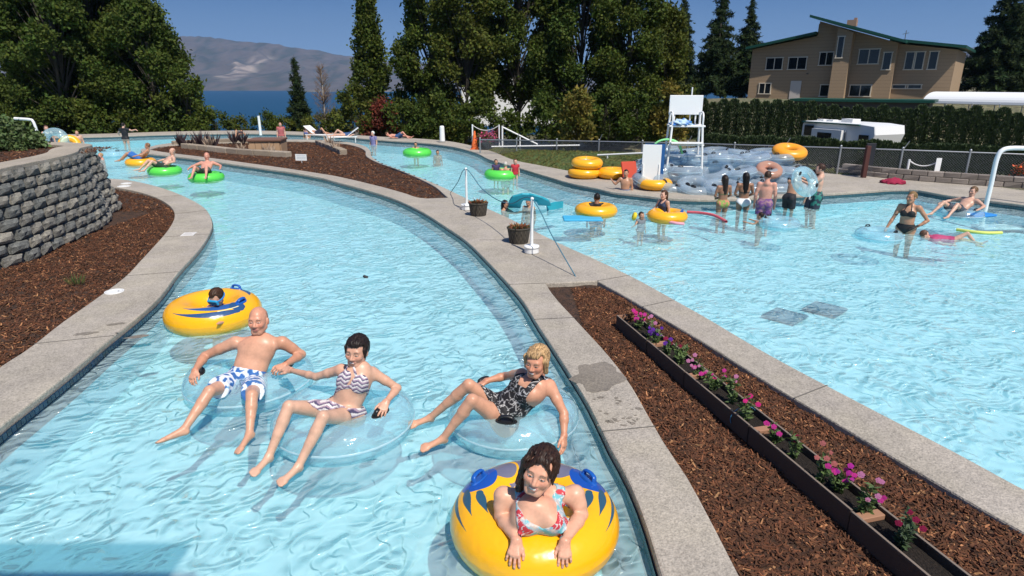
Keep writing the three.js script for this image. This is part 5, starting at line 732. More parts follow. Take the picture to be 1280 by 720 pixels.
// the dark mass on the left bank
tree('huge dark leafy tree filling the far corner behind the river slide end', 40, 47, -1.6, -60, 85, { m: leafMats.dark, profile: domed, low: 0.02, density: 1.1 });
tree('wide dark leafy tree in front of the lake view, tallest of the river bank group', 138, 45, -1.6, -70, 92, { m: leafMats.cotton, profile: domed, low: 0.02, density: 1.15 });
tree('dense leafy tree between the corner tree and the widest one', 88, 42, -1.6, -50, 62, { m: leafMats.dark, profile: domed, low: 0.02, density: 1.2 });
tree('leafy tree at the edge of the river bank group, sloping down to the lake view', 196, 43, -1.6, 8, 54, { m: leafMats.dark, profile: domed, low: 0.02, density: 1.2 });
tree('low leafy tree skirting the river bank group next to the lake gap', 236, 42, -1.6, 88, 36, { m: leafMats.cotton, profile: domed, low: 0.02, density: 1.4, geo: sprays.mid, sz: 1.3 });
// the row in the middle
tree('slender poplar rising at the lake end of the tree row', 468, 50, -1.8, 4, 24, { profile: poplar, density: 1.5, m: leafMats.cotton, low: 0.02 });
tree('tall cottonwood beside the slender poplar', 546, 46, -1.7, -45, 50, { profile: domed, m: leafMats.cotton, low: 0.03, density: 1.2 });
tree('cottonwood leaning over the river bend with pale limbs', 582, 44, -1.7, -30, 40, { profile: domed, m: leafMats.olive, low: 0.1, density: 1.15 });
tree('open crowned cottonwood with gaps showing the sky through it', 648, 47, -1.7, -60, 56, { m: leafMats.cotton, low: 0.28, density: 1.25, sparse: 0.15 });
tree('broad cottonwood behind the lawn', 722, 46, -1.7, -60, 56, { profile: domed, m: leafMats.dark, low: 0.04, density: 1.2 });
tree('broad cottonwood behind the lifeguard chair', 782, 45, -1.7, -40, 52, { profile: domed, m: leafMats.cotton, low: 0.04, density: 1.2 });
tree('rounded cottonwood ending the tree row near the house', 828, 46, -1.7, 18, 30, { profile: domed, m: leafMats.olive, low: 0.03, density: 1.4 });
// understory
const shrubs = [[445, 41, 108, 24, 'olive', 'leafy shrub at the foot of the slender poplar'], [478, 41, 128, 22, 'red', 'reddish shrub by the river below the tree row'], [505, 40, 130, 30, 'dark', 'dark shrub below the tall cottonwood'], [548, 40, 118, 34, 'dark', 'dark spreading shrub behind the river bend'], [598, 39, 124, 30, 'dark', 'dark shrub behind the rope rail and cone'], [640, 38, 142, 26, 'dark', 'low dark shrub behind the lawn fence below the open crowned tree'], [682, 37, 120, 30, 'dark', 'dark shrub behind the lawn fence'], [722, 30, 118, 17, 'yellow', 'small yellow green sapling standing at the lawn fence'], [760, 37, 112, 34, 'dark', 'tall dark shrub behind the stacked yellow tubes'], [800, 36, 122, 26, 'dark', 'dark shrub behind the lifeguard chair'], [836, 35, 108, 20, 'yellow', 'yellow green shrub next to the clipped hedge'], [300, 60, 148, 16, 'olive', 'olive shrub on the slope under the lake'], [332, 58, 143, 20, 'dark', 'dark shrub on the slope under the lake'], [355, 60, 148, 18, 'olive', 'pale olive shrub on the slope beside the slim conifer'], [425, 48, 140, 24, 'olive', 'olive shrub below the bare birch'], [395, 50, 146, 26, 'olive', 'bushy shrub between conifer and birch'], [270, 52, 142, 22, 'dark', 'dark shrub at the foot of the river bank trees']];
for (const [px, d, top, hw, kind, label] of shrubs) tree(label, px, d, far(px, 176, d).y, top, hw, { m: leafMats[kind], geo: sprays.mid, density: 1.6, low: 0.02, profile: domed, sz: 1.1, name: 'shrub', category: 'shrub', group: 'shrubs beyond the pools' });
const needleSpray = (() => { const l = []; for (let i = 0; i < 16; i++) l.push(aim(leafShape(rr(0.35, 0.62), 0.05, 0.1), V(rr(-1, 1), rr(-0.9, 0.35), rr(-1, 1)), V(rr(-0.08, 0.08), rr(-0.08, 0.08), rr(-0.08, 0.08)), rnd() * TAU)); return join(l); })();
// conifers: whorls of drooping boughs
function conifer(label, px, d, basePy, topPy, halfPx, { open = 0, group = 'dark conifers' } = {}) {
  const b = far(px, basePy, d), top = far(px, topPy, d).y, H = top - b.y, R = halfPx / FOCAL * d, t = thing('conifer_tree', label, 'tree', b, 0, group), limbs = [bar(V(0, 0, 0), V(0, H, 0), 0.016 * H, 0.01, 8)], spots = [], nw = Math.round(H * 3);
  for (let i = 0; i < nw; i++) { const q = 0.06 + 0.94 * i / nw, r = R * (1 - q) * rr(0.75, 1.08) + 0.08, k = Math.max(4, Math.round(7 * (1 - q) + 4)); for (let j = 0; j < k; j++) { const a = rnd() * TAU, l = r * rr(0.7, 1.1), e = V(Math.cos(a) * l, H * q - l * 0.28, Math.sin(a) * l); limbs.push(bar(V(0, H * q, 0), e, 0.02, 0.008, 3)); const n = Math.max(3, Math.round(l * 9 * (1 - open))); for (let w = 0; w < n; w++) { const f = rr(0.2, 1); spots.push([e.x * f + rr(-0.14, 0.14), lerp(H * q, e.y, f) - rr(0, 0.22), e.z * f + rr(-0.14, 0.14), rr(0.7, 1.15) * (0.5 + 0.5 * (1 - q))]); } } }
  part('trunk', join(limbs), trunkMat, t); crownMesh(t, needleSpray, leafMats.needle, spots, 'crown', 0.4); return t;
}
conifer('slim dark conifer standing against the lake', 377, 62, 168, 70, 19);
conifer('narrow spruce showing above the end of the tree row', 846, 75, 120, -8, 34);
conifer('tall layered spruce beside the house', 893, 66, 116, -25, 40);
conifer('second layered spruce between the tall one and the house', 929, 70, 112, -4, 32);
conifer('big dark spruce at the uphill end of the house', 1240, 62, 108, -40, 56);
conifer('big dark spruce partly behind its twin uphill of the house', 1272, 66, 106, -30, 52);
{ // bare birch
  const b = far(408, 170, 50), t = thing('bare_tree', 'leafless pale trunked birch with russet twigs below the lake', 'tree', b), top = far(408, 82, 50).y - b.y, tw = []; const tr = [bar(V(0, 0, 0), V(0.05, top, 0), 0.08, 0.015, 8)];
  for (let i = 0; i < 110; i++) { const q = rr(0.12, 0.95), a = rnd() * TAU, l = (1 - q) * rr(0.6, 1.5) + 0.2, e = V(Math.cos(a) * l, top * q + l * rr(0.6, 1.1), Math.sin(a) * l); tw.push(bar(V(0, top * q, 0), e, 0.02, 0.006, 4)); for (let k = 0; k < 7; k++) { const s = V(0, top * q, 0).lerp(e, rr(0.3, 1)); tw.push(bar(s, s.clone().add(V(rr(-0.3, 0.3), rr(0.1, 0.4), rr(-0.3, 0.3))), 0.008, 0.004, 3)); } }
  part('trunk', join(tr), paleTrunk, t); part('twigs', join(tw), deadTwig, t);
}
// clipped hedges: single arborvitae planted in rows
function arborvitae(w, h) { const pos = []; for (let i = 0; i < 2300; i++) { const q = Math.pow(rnd(), 0.8), a = rnd() * TAU, r = w * (i % 3 ? 1 : rr(0.5, 0.9)) * (0.92 + 0.12 * n3(Math.cos(a) * 2, q * 5, Math.sin(a) * 2)) * Math.pow(1 - Math.pow(q, 5), 0.5) * (0.9 + 0.1 * q), p = V(Math.cos(a) * r, q * h, Math.sin(a) * r), d = V(Math.cos(a) * 0.7 + rr(-0.4, 0.4), 1, Math.sin(a) * 0.7 + rr(-0.4, 0.4)); pos.push(aim(leafShape(rr(0.12, 0.24), rr(0.035, 0.06), 0.1), d, p, rnd() * TAU)); } return join(pos); }
mat.hedge = M([0.052, 0.085, 0.022], 0.8, { transmission: 0.15, thickness: 0 });
function hedgeRow(n, from, to, w, h, label, group) {
  const g = arborvitae(w, h); let first;
  for (let i = 0; i < n; i++) { const p = from.clone().lerp(to, i / (n - 1)); let t; if (!first) { t = first = thing('hedge_shrub', label, 'hedge', V(0, 0, 0), 0, group); part('foliage', g, mat.hedge, t); part('trunk', bar(V(0, -0.05, 0), V(0, h * 0.3, 0), 0.05, 0.04, 6), trunkMat, t); } else t = copy(first); t.position.copy(p); t.rotation.y = rnd() * TAU; const s = rr(0.92, 1.06); t.scale.set(rr(0.95, 1.08), s, rr(0.95, 1.08)); }
}
{
  const a = far(862, 181, 46), b = far(1330, 211, 37); hedgeRow(32, a, b, 0.5, 3.15, 'tall clipped arborvitae in the long back hedge below the house', 'tall arborvitae of the back hedge');
  const c = far(878, 198, 33), d = far(1330, 224, 27); hedgeRow(34, c, d, 0.33, 1.15, 'low rounded arborvitae in the front hedge behind the chain-link fence', 'low arborvitae of the front hedge');
}
// juniper on the raised bed behind the block wall
{
  const c = V(-11.9, 1.57, -14.75), t = thing('juniper_shrub', 'spreading green juniper shrub on the raised bed above the block wall', 'shrub', c), spots = []; for (let i = 0; i < 900; i++) { const a = rnd() * TAU, r = Math.sqrt(rnd()) * 0.95, h = (1 - (r / 1.05) ** 2) * 0.68; spots.push([Math.cos(a) * r, rr(0.05, 1) * h + 0.05, Math.sin(a) * r * 0.8, rr(0.8, 1.4)]); }
  part('trunk', join([0, 1, 2, 3, 4].map((i) => bar(V(0, 0, 0), V(Math.cos(i * 1.3) * 0.6, 0.3, Math.sin(i * 1.3) * 0.5), 0.03, 0.015, 5))), trunkMat, t); crownMesh(t, sprays.small, M([0.07, 0.12, 0.03], 0.7, { transmission: 0.2, thickness: 0 }), spots, 'foliage');
  const c2 = V(-13.1, 1.57, -15.2), t2 = thing('dark_yew_shrub', 'tall dark shrub at the outer end of the raised bed', 'shrub', c2), s2 = []; for (let i = 0; i < 700; i++) { const a = rnd() * TAU, q = rnd(), r = 0.65 * (1 - q * 0.6) * Math.sqrt(rnd()); s2.push([Math.cos(a) * r, q * 2.3, Math.sin(a) * r, rr(0.8, 1.4)]); }
  part('trunk', bar(V(0, 0, 0), V(0, 1.6, 0), 0.05, 0.02, 6), trunkMat, t2); crownMesh(t2, sprays.small, leafMats.needle, s2, 'foliage');
}
// ---------------------------------------------------------------- house, sheds, trailer, fence and pool furniture
const siding = texture(256, (u, v) => { const b = (v * 7) % 1, k = (b < 0.12 ? 0.78 : 1) * (0.94 + 0.12 * (L64(u, v) - 0.5)); return [0.38 * k, 0.265 * k, 0.16 * k]; }, { srgb: true, repeat: 0.5 });
mat.siding = M([1, 1, 1], 0.85, { map: siding }); mat.greenRoof = M([0.012, 0.075, 0.05], 0.45, { metalness: 0.2 }); mat.trim = M([0.62, 0.55, 0.44], 0.7); mat.glass = M([0.012, 0.016, 0.02], 0.06, { specularIntensity: 1 });
{
  // local frame: x along the long wall that looks downhill, z out of it
  const A = far(934, 124, 62), B = far(1108, 138, 55), dir = V(B.x - A.x, 0, B.z - A.z), L = dir.length(), turn = Math.atan2(-dir.z, dir.x), y0 = 1.3;
  const h = thing('house', 'two storey tan house with a dark green sloped roof above the hedge', 'house', V(A.x, y0, A.z), turn);
  const top = (px, py) => 0, prism = (pts, z0, z1) => { const s = new THREE.Shape(pts.map((p) => new THREE.Vector2(...p))); return new THREE.ExtrudeGeometry(s, { depth: z1 - z0, bevelEnabled: false }).translate(0, 0, z0); };
  const u = L / 20;                                                   // 20 units along the wall
  part('wall', prism([[0, 0], [12.6 * u, 0], [12.6 * u, 6.2], [9.3 * u, 6.9], [9.3 * u, 5.85], [0, 4.9]], -9, 0), mat.siding, h);
  part('wall', prism([[9.4 * u, 0], [20 * u, 0], [20 * u, 5.05], [9.4 * u, 7.1]], -9, -0.01), mat.siding, h);
  const bay = part('wall', prism([[12.3 * u, 0], [14.4 * u, 0], [14.4 * u, 6.0], [12.3 * u, 6.45]], 0.0, 0.9), mat.siding, h); bay.userData.label = 'tall narrow projecting bay';
  part('wall', prism([[20.01 * u, 0], [27 * u, 0], [27 * u, 4.4], [20.01 * u, 5.0]], -9, -0.6), mat.siding, h);
  const slope = (x0, y0_, x1, y1, z0, z1, t = 0.22) => { const g = prism([[x0, y0_], [x1, y1], [x1, y1 + t], [x0, y0_ + t]], z0, z1); return g; };
  const r1 = part('roof', slope(8.5 * u, 7.35, 21.2 * u, 4.95, -9.6, 1.5), mat.greenRoof, h);
  part('roof', slope(-0.7 * u, 4.88, 9.35 * u, 5.98, -9.6, 0.8), mat.greenRoof, h);
  part('roof', slope(19 * u, 5.22, 28 * u, 4.45, -9.8, 0.4), mat.greenRoof, h);
  part('chimney', join([box(0.8, 0.55, 0.6, 12.4 * u, 7.1, -4), box(0.25, 0.5, 0.25, 12.8 * u, 7.3, -4)]), M([0.32, 0.2, 0.14], 0.9), r1);
  part('antenna', join([bar(V(20 * u, 5.1, -3), V(20 * u, 6.2, -3), 0.03), bar(V(19.6 * u, 5.9, -3), V(20.4 * u, 6.0, -3), 0.02)]), M([0.1, 0.1, 0.1], 0.6), r1);
  const windowAt = (x, y, w, hh, z, n = 2) => { const f = part('window', join([box(w + 0.16, 0.08, 0.08, 0, hh / 2 + 0.04, 0), box(w + 0.16, 0.08, 0.1, 0, -hh / 2 - 0.04, 0), ...Array.from({ length: n + 1 }, (_, i) => box(0.07, hh, 0.08, -w / 2 + i * w / n, 0, 0))]), mat.trim, h); f.position.set(x, y, z + 0.035); for (let i = 0; i < n; i++) part('pane', box(w / n - 0.07, hh, 0.03, -w / 2 + (i + 0.5) * w / n, 0, -0.02), mat.glass, f); };
  for (const [x, w] of [[3.6, 1.5], [7, 1.6]]) windowAt(x * u, 3.55, w, 1.0, 0);
  windowAt(11.0 * u, 3.9, 1.15, 1.05, 0); windowAt(12.0 * u, 1.15, 1.5, 0.95, 0); windowAt(2.6 * u, 1.3, 1.1, 0.9, 0);
  windowAt(13.0 * u, 4.8, 0.5, 1.7, 0.9, 1); windowAt(16.6 * u, 4.0, 1.6, 1.15, 0); windowAt(16.2 * u, 1.15, 1.7, 0.9, 0);
  for (const x of [19.0, 21.6, 22.8, 24.4]) windowAt(x * u, 3.6, 0.62, 1.35, x > 20 ? -0.6 : 0, 1);
  for (const x of [20.9, 22.8]) windowAt(x * u, 1.5, 1.0, 0.25, -0.6, 1);
  const door = part('door', box(0.95, 2.0, 0.06, 7.2 * u, 1.0, 0.03), M([0.55, 0.5, 0.45], 0.6), h); part('handle', new THREE.SphereGeometry(0.04, 8, 6).translate(7.2 * u + 0.35, 1.0, 0.09), M([0.3, 0.3, 0.3], 0.4), door);
  part('lamp_arm', join([bar(V(8.6 * u, 2.6, 0), V(8.8 * u, 2.65, 0.35), 0.02), box(0.16, 0.1, 0.16, 8.8 * u, 2.62, 0.4)]), M([0.05, 0.05, 0.05], 0.6), h);
}
{
  const a = far(992, 133, 50), b = far(1160, 140, 45), dir = V(b.x - a.x, 0, b.z - a.z), L = dir.length(), t = thing('shed', 'long low shed with a flat dark green roof in front of the house', 'shed', V(a.x, a.y - 1.6, a.z), Math.atan2(-dir.z, dir.x));
  part('wall', box(L, 2.0, 4, L / 2, 1.0, -2), M([0.10, 0.09, 0.075], 0.9), t); part('roof', box(L + 0.6, 0.18, 4.6, L / 2, 2.1, -2), mat.greenRoof, t); part('window', box(0.9, 0.5, 0.04, L * 0.33, 1.45, 0.02), mat.glass, t);
}
{
  const a = far(1152, 131, 50), b = far(1286, 136, 44), dir = V(b.x - a.x, 0, b.z - a.z), L = dir.length(), t = thing('carport_canopy', 'long white barrel roofed canopy behind the tall hedge', 'canopy', V(a.x, a.y - 1.45, a.z), Math.atan2(-dir.z, dir.x));
  const arch = new THREE.CylinderGeometry(1.9, 1.9, L, 24, 1, true, Math.PI * 0.16, Math.PI * 0.68).rotateZ(Math.PI / 2); arch.rotateX(-Math.PI / 2 + 0); const g = arch.clone();
  const prof = []; for (let i = 0; i <= 16; i++) { const q = i / 16 * Math.PI; prof.push([Math.cos(q) * 1.7, 1.6 + Math.sin(q) * 0.85]); } const outer = prof.map((p) => new THREE.Vector2(...p)), inner = prof.slice().reverse().map(([x, y]) => new THREE.Vector2(x * 0.97, y - 0.05));
  part('cover', new THREE.ExtrudeGeometry(new THREE.Shape([...outer, ...inner]), { depth: L, bevelEnabled: false }).rotateY(Math.PI / 2).translate(0, 0, -1.7), M([0.78, 0.79, 0.78], 0.6), t);
  for (let i = 0; i <= 4; i++) for (const z of [0, -3.4]) part('leg', bar(V(i * L / 4, 0, z), V(i * L / 4, 1.65, z), 0.04), M([0.5, 0.5, 0.5], 0.5, { metalness: 0.5 }), t);
}
{ // travel trailer
  const a = far(1000, 180, 36), b = far(1090, 185, 32), dir = V(b.x - a.x, 0, b.z - a.z), L = dir.length(), t = thing('travel_trailer', 'white fifth wheel travel trailer parked between the two hedges', 'trailer', V(a.x, a.y - 1.15, a.z), Math.atan2(-dir.z, dir.x));
  const s = new THREE.Shape([[0, 0.5], [L * 0.78, 0.5], [L * 0.8, 1.0], [L * 0.93, 1.05], [L, 1.95], [L * 0.98, 2.35], [L * 0.8, 2.42], [0.15, 2.42], [0, 2.25]].map((p) => new THREE.Vector2(...p)));
  part('body', new THREE.ExtrudeGeometry(s, { depth: 2.2, bevelEnabled: true, bevelSize: 0.03, bevelThickness: 0.03, bevelSegments: 1 }).translate(0, 0, -2.25), M([0.78, 0.78, 0.76], 0.4), t);
  part('roof_rail', box(L * 0.8, 0.07, 0.12, L * 0.41, 2.40, 0.07), M([0.02, 0.11, 0.09], 0.5), t); part('slide_out', box(L * 0.42, 0.95, 0.3, L * 0.42, 1.62, 0.17), M([0.76, 0.76, 0.74], 0.4), t);
  part('window', box(L * 0.13, 0.55, 0.05, L * 0.11, 1.95, 0.04), mat.glass, t); part('roof_vent', box(0.7, 0.2, 0.6, L * 0.5, 2.53, -1), mat.white, t); for (const x of [0.1, 0.24]) part('roof_vent', box(0.45, 0.1, 0.4, L * x, 2.48, -1), mat.white, t);
  for (const [x, w, hh] of [[0.4, 0.9, 0.4], [0.6, 0.32, 0.55], [0.88, 0.55, 0.42]]) { const w_ = part('window', new RoundedBoxGeometry(w, hh, 0.05, 2, 0.02).translate(L * x, 1.72, x === 0.4 ? 0.33 : 0.05), mat.glass, t); }
  for (const x of [0.45, 0.6]) { const w = part('wheel', new THREE.CylinderGeometry(0.36, 0.36, 0.24, 20).rotateX(Math.PI / 2).translate(L * x, 0.36, -0.1), M([0.02, 0.02, 0.02], 0.9), t); part('hub', new THREE.CylinderGeometry(0.17, 0.17, 0.02, 14).rotateX(Math.PI / 2).translate(L * x, 0.36, 0.03), M([0.6, 0.6, 0.6], 0.4, { metalness: 0.6 }), w); }
}
{ // pale building glimpsed through the trees
  const a = far(585, 120, 90), t = thing('distant_building', 'white flat roofed building glimpsed through the open crowned tree', 'building', V(a.x, a.y - 4, a.z)); part('wall', box(14, 7.5, 6, 6, 3.5, -4), M([0.7, 0.7, 0.68], 0.7), t); part('roof', box(15, 0.3, 7, 6, 7.4, -4), M([0.3, 0.32, 0.34], 0.6), t); for (let i = 0; i < 4; i++) part('window', box(1.3, 1, 0.05, 1.5 + i * 3, 4.8, -0.97), mat.glass, t);
}
// chain-link fence round the lawn and deck
{
  const top = [[600, 174.5, 27], [650, 175.3, 26.2], [760, 177, 25], [870, 179.5, 23.5], [990, 183, 21.5], [1100, 186.5, 20], [1200, 190, 19], [1290, 193.5, 18.2], [1400, 200, 17.5]].map(([a, b, d]) => far(a, b, d)), steel = M([0.42, 0.43, 0.43], 0.45, { metalness: 0.7 }), H = 1.1;
  const f = thing('chain_link_fence', 'grey chain-link fence with a top rail behind the lawn and pool deck', 'fence', V(0, 0, 0)), curve = new THREE.CatmullRomCurve3(top), N = 24;
  part('top_rail', new THREE.TubeGeometry(curve, 60, 0.022, 6), steel, f);
  for (let i = 0; i < 13; i++) { const p = curve.getPointAt(i / 12), q = part('post', join([bar(p.clone().add(V(0, -H - 0.1, 0)), p.clone().add(V(0, 0.06, 0)), 0.03), new THREE.SphereGeometry(0.038, 8, 6).translate(p.x, p.y + 0.06, p.z)]), steel, f); if (i % 2) part('barb_arm', bar(p, p.clone().add(V(0.1, 0.28, 0.1)), 0.018, 0.012), steel, q); }
  const len = curve.getLength(), wires = [], step = 0.075, nw = Math.floor(len / step);
  const pos = [], idx = []; const strip = (a, b, r) => { const d = b.clone().sub(a).normalize(), s = new THREE.Vector3().crossVectors(d, V(0, 0, 1)).normalize().multiplyScalar(r), k = pos.length / 3; for (const p of [a.clone().add(s), a.clone().sub(s), b.clone().add(s), b.clone().sub(s)]) pos.push(p.x, p.y, p.z); idx.push(k, k + 1, k + 2, k + 2, k + 1, k + 3); const s2 = V(0, 0, r), q = pos.length / 3; for (const p of [a.clone().add(s2), a.clone().sub(s2), b.clone().add(s2), b.clone().sub(s2)]) pos.push(p.x, p.y, p.z); idx.push(q, q + 1, q + 2, q + 2, q + 1, q + 3); };
  for (let i = 0; i < nw; i++) for (const s of [-1, 1]) { const u0 = i / nw, u1 = clamp(u0 + s * H / len, 0, 1), frac_ = Math.abs(u1 - u0) * len / H; if (frac_ < 0.1) continue; const a = curve.getPointAt(u0), b = curve.getPointAt(u1); strip(a.clone().add(V(0, -0.01, s * 0.004)), b.clone().add(V(0, -H * frac_, s * 0.004)), 0.0024); }
  const g = new THREE.BufferGeometry(); g.setAttribute('position', new THREE.Float32BufferAttribute(pos, 3)); g.setIndex(idx); g.computeVertexNormals(); const m = part('wire_mesh', g, steel, f); m.userData.kind = 'stuff';
}
// low block wall under the fence
{
  const t = thing('low_block_wall', 'low tan block wall along the back of the deck under the fence', 'wall', V(0, 0, 0)), pts = smooth([[1050, 207, 21.3], [1120, 214, 20], [1200, 221, 19], [1290, 229, 18.1], [1420, 240, 17.2]].map(([a, b, d]) => { const p = far(a, b, d); return [p.x, p.z + 0.25]; }), 0.42), g = [1, 2, 3].map((k) => { const q = new RoundedBoxGeometry(0.41, 0.155, 0.24, 1, 0.02), p = q.attributes.position; for (let i = 0; i < p.count; i++) if (p.getZ(i) > 0) p.setZ(i, p.getZ(i) + 0.02 * n3(p.getX(i) * 9 + k, p.getY(i) * 9, k)); q.computeVertexNormals(); return q; }), m = [0.8, 1, 1.15].map((k) => M([0.34 * k, 0.29 * k, 0.25 * k], 0.95, { bumpMap: speckBump, bumpScale: 0.02 }));
  for (let r = 0; r < 2; r++) for (let i = 0; i + 1 < pts.length; i++) { const f = r % 2 ? 0.5 : 0, a = pts[i], b = pts[i + 1], o = part('block', pick(g), pick(m), t); o.position.set(lerp(a[0], b[0], f), DECK + 0.08 + r * 0.16, lerp(a[1], b[1], f) - r * 0.02); o.rotation.y = -Math.atan2(b[1] - a[1], b[0] - a[0]); }
}
// lifeguard chair
{
  const p = at(851, 232, DECK), t = thing('lifeguard_chair', 'tall white tube framed lifeguard chair on the deck', 'chair', V(p.x, DECK, p.z), -0.12), w = 0.42, seat = 1.72, r = 0.032;
  for (const x of [-1, 1]) { part('leg', bar(V(x * w * 1.25, 0, 0.42), V(x * w, seat, 0.3), r), mat.white, t); part('leg', bar(V(x * w * 1.25, 0, -0.62), V(x * w, seat + 0.35, -0.28), r), mat.white, t); part('armrest', rope([V(x * w, seat, 0.3), V(x * w, seat + 0.28, 0.3), V(x * w, seat + 0.36, 0.2), V(x * w, seat + 0.36, -0.3)], 0.027, 16), mat.white, t); part('brace', bar(V(x * w * 1.18, 0.5, 0.37), V(x * w * 1.18, 0.5, -0.5), 0.02), mat.white, t); }
  part('seat', box(w * 2 + 0.16, 0.05, 0.66, 0, seat, 0, 0.015), mat.white, t); part('backrest', box(w * 2 + 0.1, 0.54, 0.05, 0, seat + 0.56, -0.3, 0.015), mat.white, t);
  for (const x of [-0.3, 0.3]) part('back_post', bar(V(x, seat, -0.31), V(x, seat + 0.5, -0.34), 0.022), mat.white, t);
  part('footrest', box(w * 2.1, 0.04, 0.3, 0, seat - 0.45, 0.45, 0.01), mat.white, t); for (let i = 1; i <= 4; i++) part('rung', bar(V(-w * 1.2, i * 0.3, 0.42 - i * 0.02), V(w * 1.2, i * 0.3, 0.42 - i * 0.02), 0.016), mat.white, t);
  part('umbrella_pole', bar(V(0.15, seat, -0.36), V(0.15, seat + 1.05, -0.36), 0.02), mat.white, t);
  const g = thing('towel', 'bunched blue and white towel on the lifeguard chair seat', 'towel', V(p.x - 0.16, DECK + seat + 0.03, p.z + 0.1)); const tg = new THREE.SphereGeometry(0.25, 28, 16), tp = tg.attributes.position; for (let i = 0; i < tp.count; i++) { const x = tp.getX(i), y = tp.getY(i), z = tp.getZ(i), k = 1 + 0.35 * n3(x * 9, y * 9, z * 9); tp.setXYZ(i, x * k * 1.25, Math.max(0, y * k * 0.6), z * k * 0.9); } tg.computeVertexNormals(); const cols = []; for (let i = 0; i < tp.count; i++) cols.push(...(n3(tp.getX(i) * 6, tp.getY(i) * 6, tp.getZ(i) * 6) > 0 ? [0.02, 0.16, 0.5] : [0.45, 0.6, 0.7])); tg.setAttribute('color', new THREE.Float32BufferAttribute(cols, 3)); part('cloth', tg, clothMat, g);
}
// white notice board with a blue back, leaning by the tube pile
{
  const p = at(812, 236, DECK), t = thing('notice_board', 'white standing board with a blue edge beside the tube pile', 'board', V(p.x, DECK, p.z), -0.25); part('panel', box(0.52, 1.15, 0.03, 0, 0.66, 0.02, 0.008).rotateX(-0.06), mat.white, t); part('back_panel', box(0.56, 1.2, 0.03, 0.07, 0.66, -0.05).rotateX(-0.06), M([0.01, 0.09, 0.28], 0.6), t); for (const x of [-0.22, 0.22]) part('leg', bar(V(x, 0, 0.05), V(x, 0.7, 0.0), 0.018), mat.white, t); part('stay', bar(V(0, 0, -0.45), V(0, 1.1, -0.1), 0.018), mat.white, t);
  const gn = at(832, 212, DECK + 0.5); solo('pool_noodle', rope([V(gn.x - 0.5, 1.15, gn.z), V(gn.x - 0.3, 1.42, gn.z), V(gn.x, 1.5, gn.z), V(gn.x + 0.3, 1.4, gn.z), V(gn.x + 0.45, 1.1, gn.z)], 0.032, 24, 8), M([0.25, 0.7, 0.28], 0.8), 'bright green foam noodle arched over the tube pile', 'noodle', 'foam noodles');
}
// rope rails of white posts
function rail(posts, h, label, sag = 0.12, extra) { const t = thing('rope_rail', label, 'rail', V(0, 0, 0)); posts.forEach((p) => { part('post', bar(p, p.clone().add(V(0, h, 0)), 0.035), mat.white, t); part('foot', new THREE.CylinderGeometry(0.13, 0.15, 0.07, 16).translate(p.x, p.y + 0.035, p.z), mat.white, t); }); for (let i = 0; i + 1 < posts.length; i++) { const a = posts[i].clone().add(V(0, h - 0.04, 0)), b = posts[i + 1].clone().add(V(0, h - 0.04, 0)); part('rope', rope([a, a.clone().lerp(b, 0.25).add(V(0, -sag * 0.75, 0)), a.clone().lerp(b, 0.5).add(V(0, -sag, 0)), a.clone().lerp(b, 0.75).add(V(0, -sag * 0.75, 0)), b], 0.018, 20), mat.whiteRope, t); } if (extra) extra(t); return t; }
rail([at(1132, 224, DECK), at(1167, 226.5, DECK)], 0.62, 'pair of white posts with a slack rope on the deck by the low block wall', 0.14, (t) => { const p = at(1167, 226.5, DECK); part('sign_plate', box(0.16, 0.42, 0.02, p.x, p.y + 0.5, p.z + 0.05), mat.white, t); });
rail([at(591, 186, DECK), at(624, 186.5, DECK)], 1.1, 'white posts with a slack rope beside the orange cone', 0.22);
{ const a = at(628, 187, DECK + 0.02), t = thing('hand_rail', 'white sloping handrail at the edge of the lawn', 'rail', V(0, 0, 0)), b = V(a.x + 1.05, 0.35, a.z), c = V(a.x + 3.5, 0.38, a.z + 0.2); part('upright', bar(a, a.clone().add(V(0, 1.05, 0)), 0.04), mat.white, t); part('rail', bar(a.clone().add(V(0, 1.0, 0)), V(a.x + 1.6, 0.4, a.z), 0.035), mat.white, t); part('upright', bar(V(a.x + 0.8, 0.1, a.z), V(a.x + 0.8, 0.72, a.z), 0.03), mat.white, t); part('bottom_rail', bar(V(a.x - 0.5, 0.3, a.z), c, 0.035), mat.white, t); }
{ const a = at(747, 194, 0.5), b = at(812, 191, 0.7), t = thing('lawn_rail', 'low white pipe rail crossing the lawn', 'rail', V(0, 0, 0)); part('rail', bar(a, b, 0.035), mat.white, t); part('post', bar(V(b.x, 0.1, b.z), b, 0.03), mat.white, t); part('post', bar(V(lerp(a.x, b.x, 0.2), 0.2, lerp(a.z, b.z, 0.2)), a.clone().lerp(b, 0.2), 0.03), mat.white, t); }
{ const p = at(553, 178, DECK), t = solo('bollard', new THREE.LatheGeometry([[0, 0], [0.16, 0], [0.14, 0.1], [0.12, 0.75], [0.1, 0.82], [0, 0.84]].map((q) => new THREE.Vector2(...q)), 16), mat.white, 'short white bollard on the far river edge', 'bollard'); t.position.copy(p); }
{ const p = at(593.5, 186.5, DECK), t = thing('traffic_cone', 'orange traffic cone beside the white rope post on the far deck', 'cone', V(p.x, DECK, p.z)); part('base', box(0.4, 0.04, 0.4, 0, 0.02, 0, 0.01), M([0.7, 0.13, 0.02], 0.6), t); part('cone', new THREE.CylinderGeometry(0.035, 0.17, 0.78, 20).translate(0, 0.43, 0), M([0.78, 0.15, 0.03], 0.55), t); }
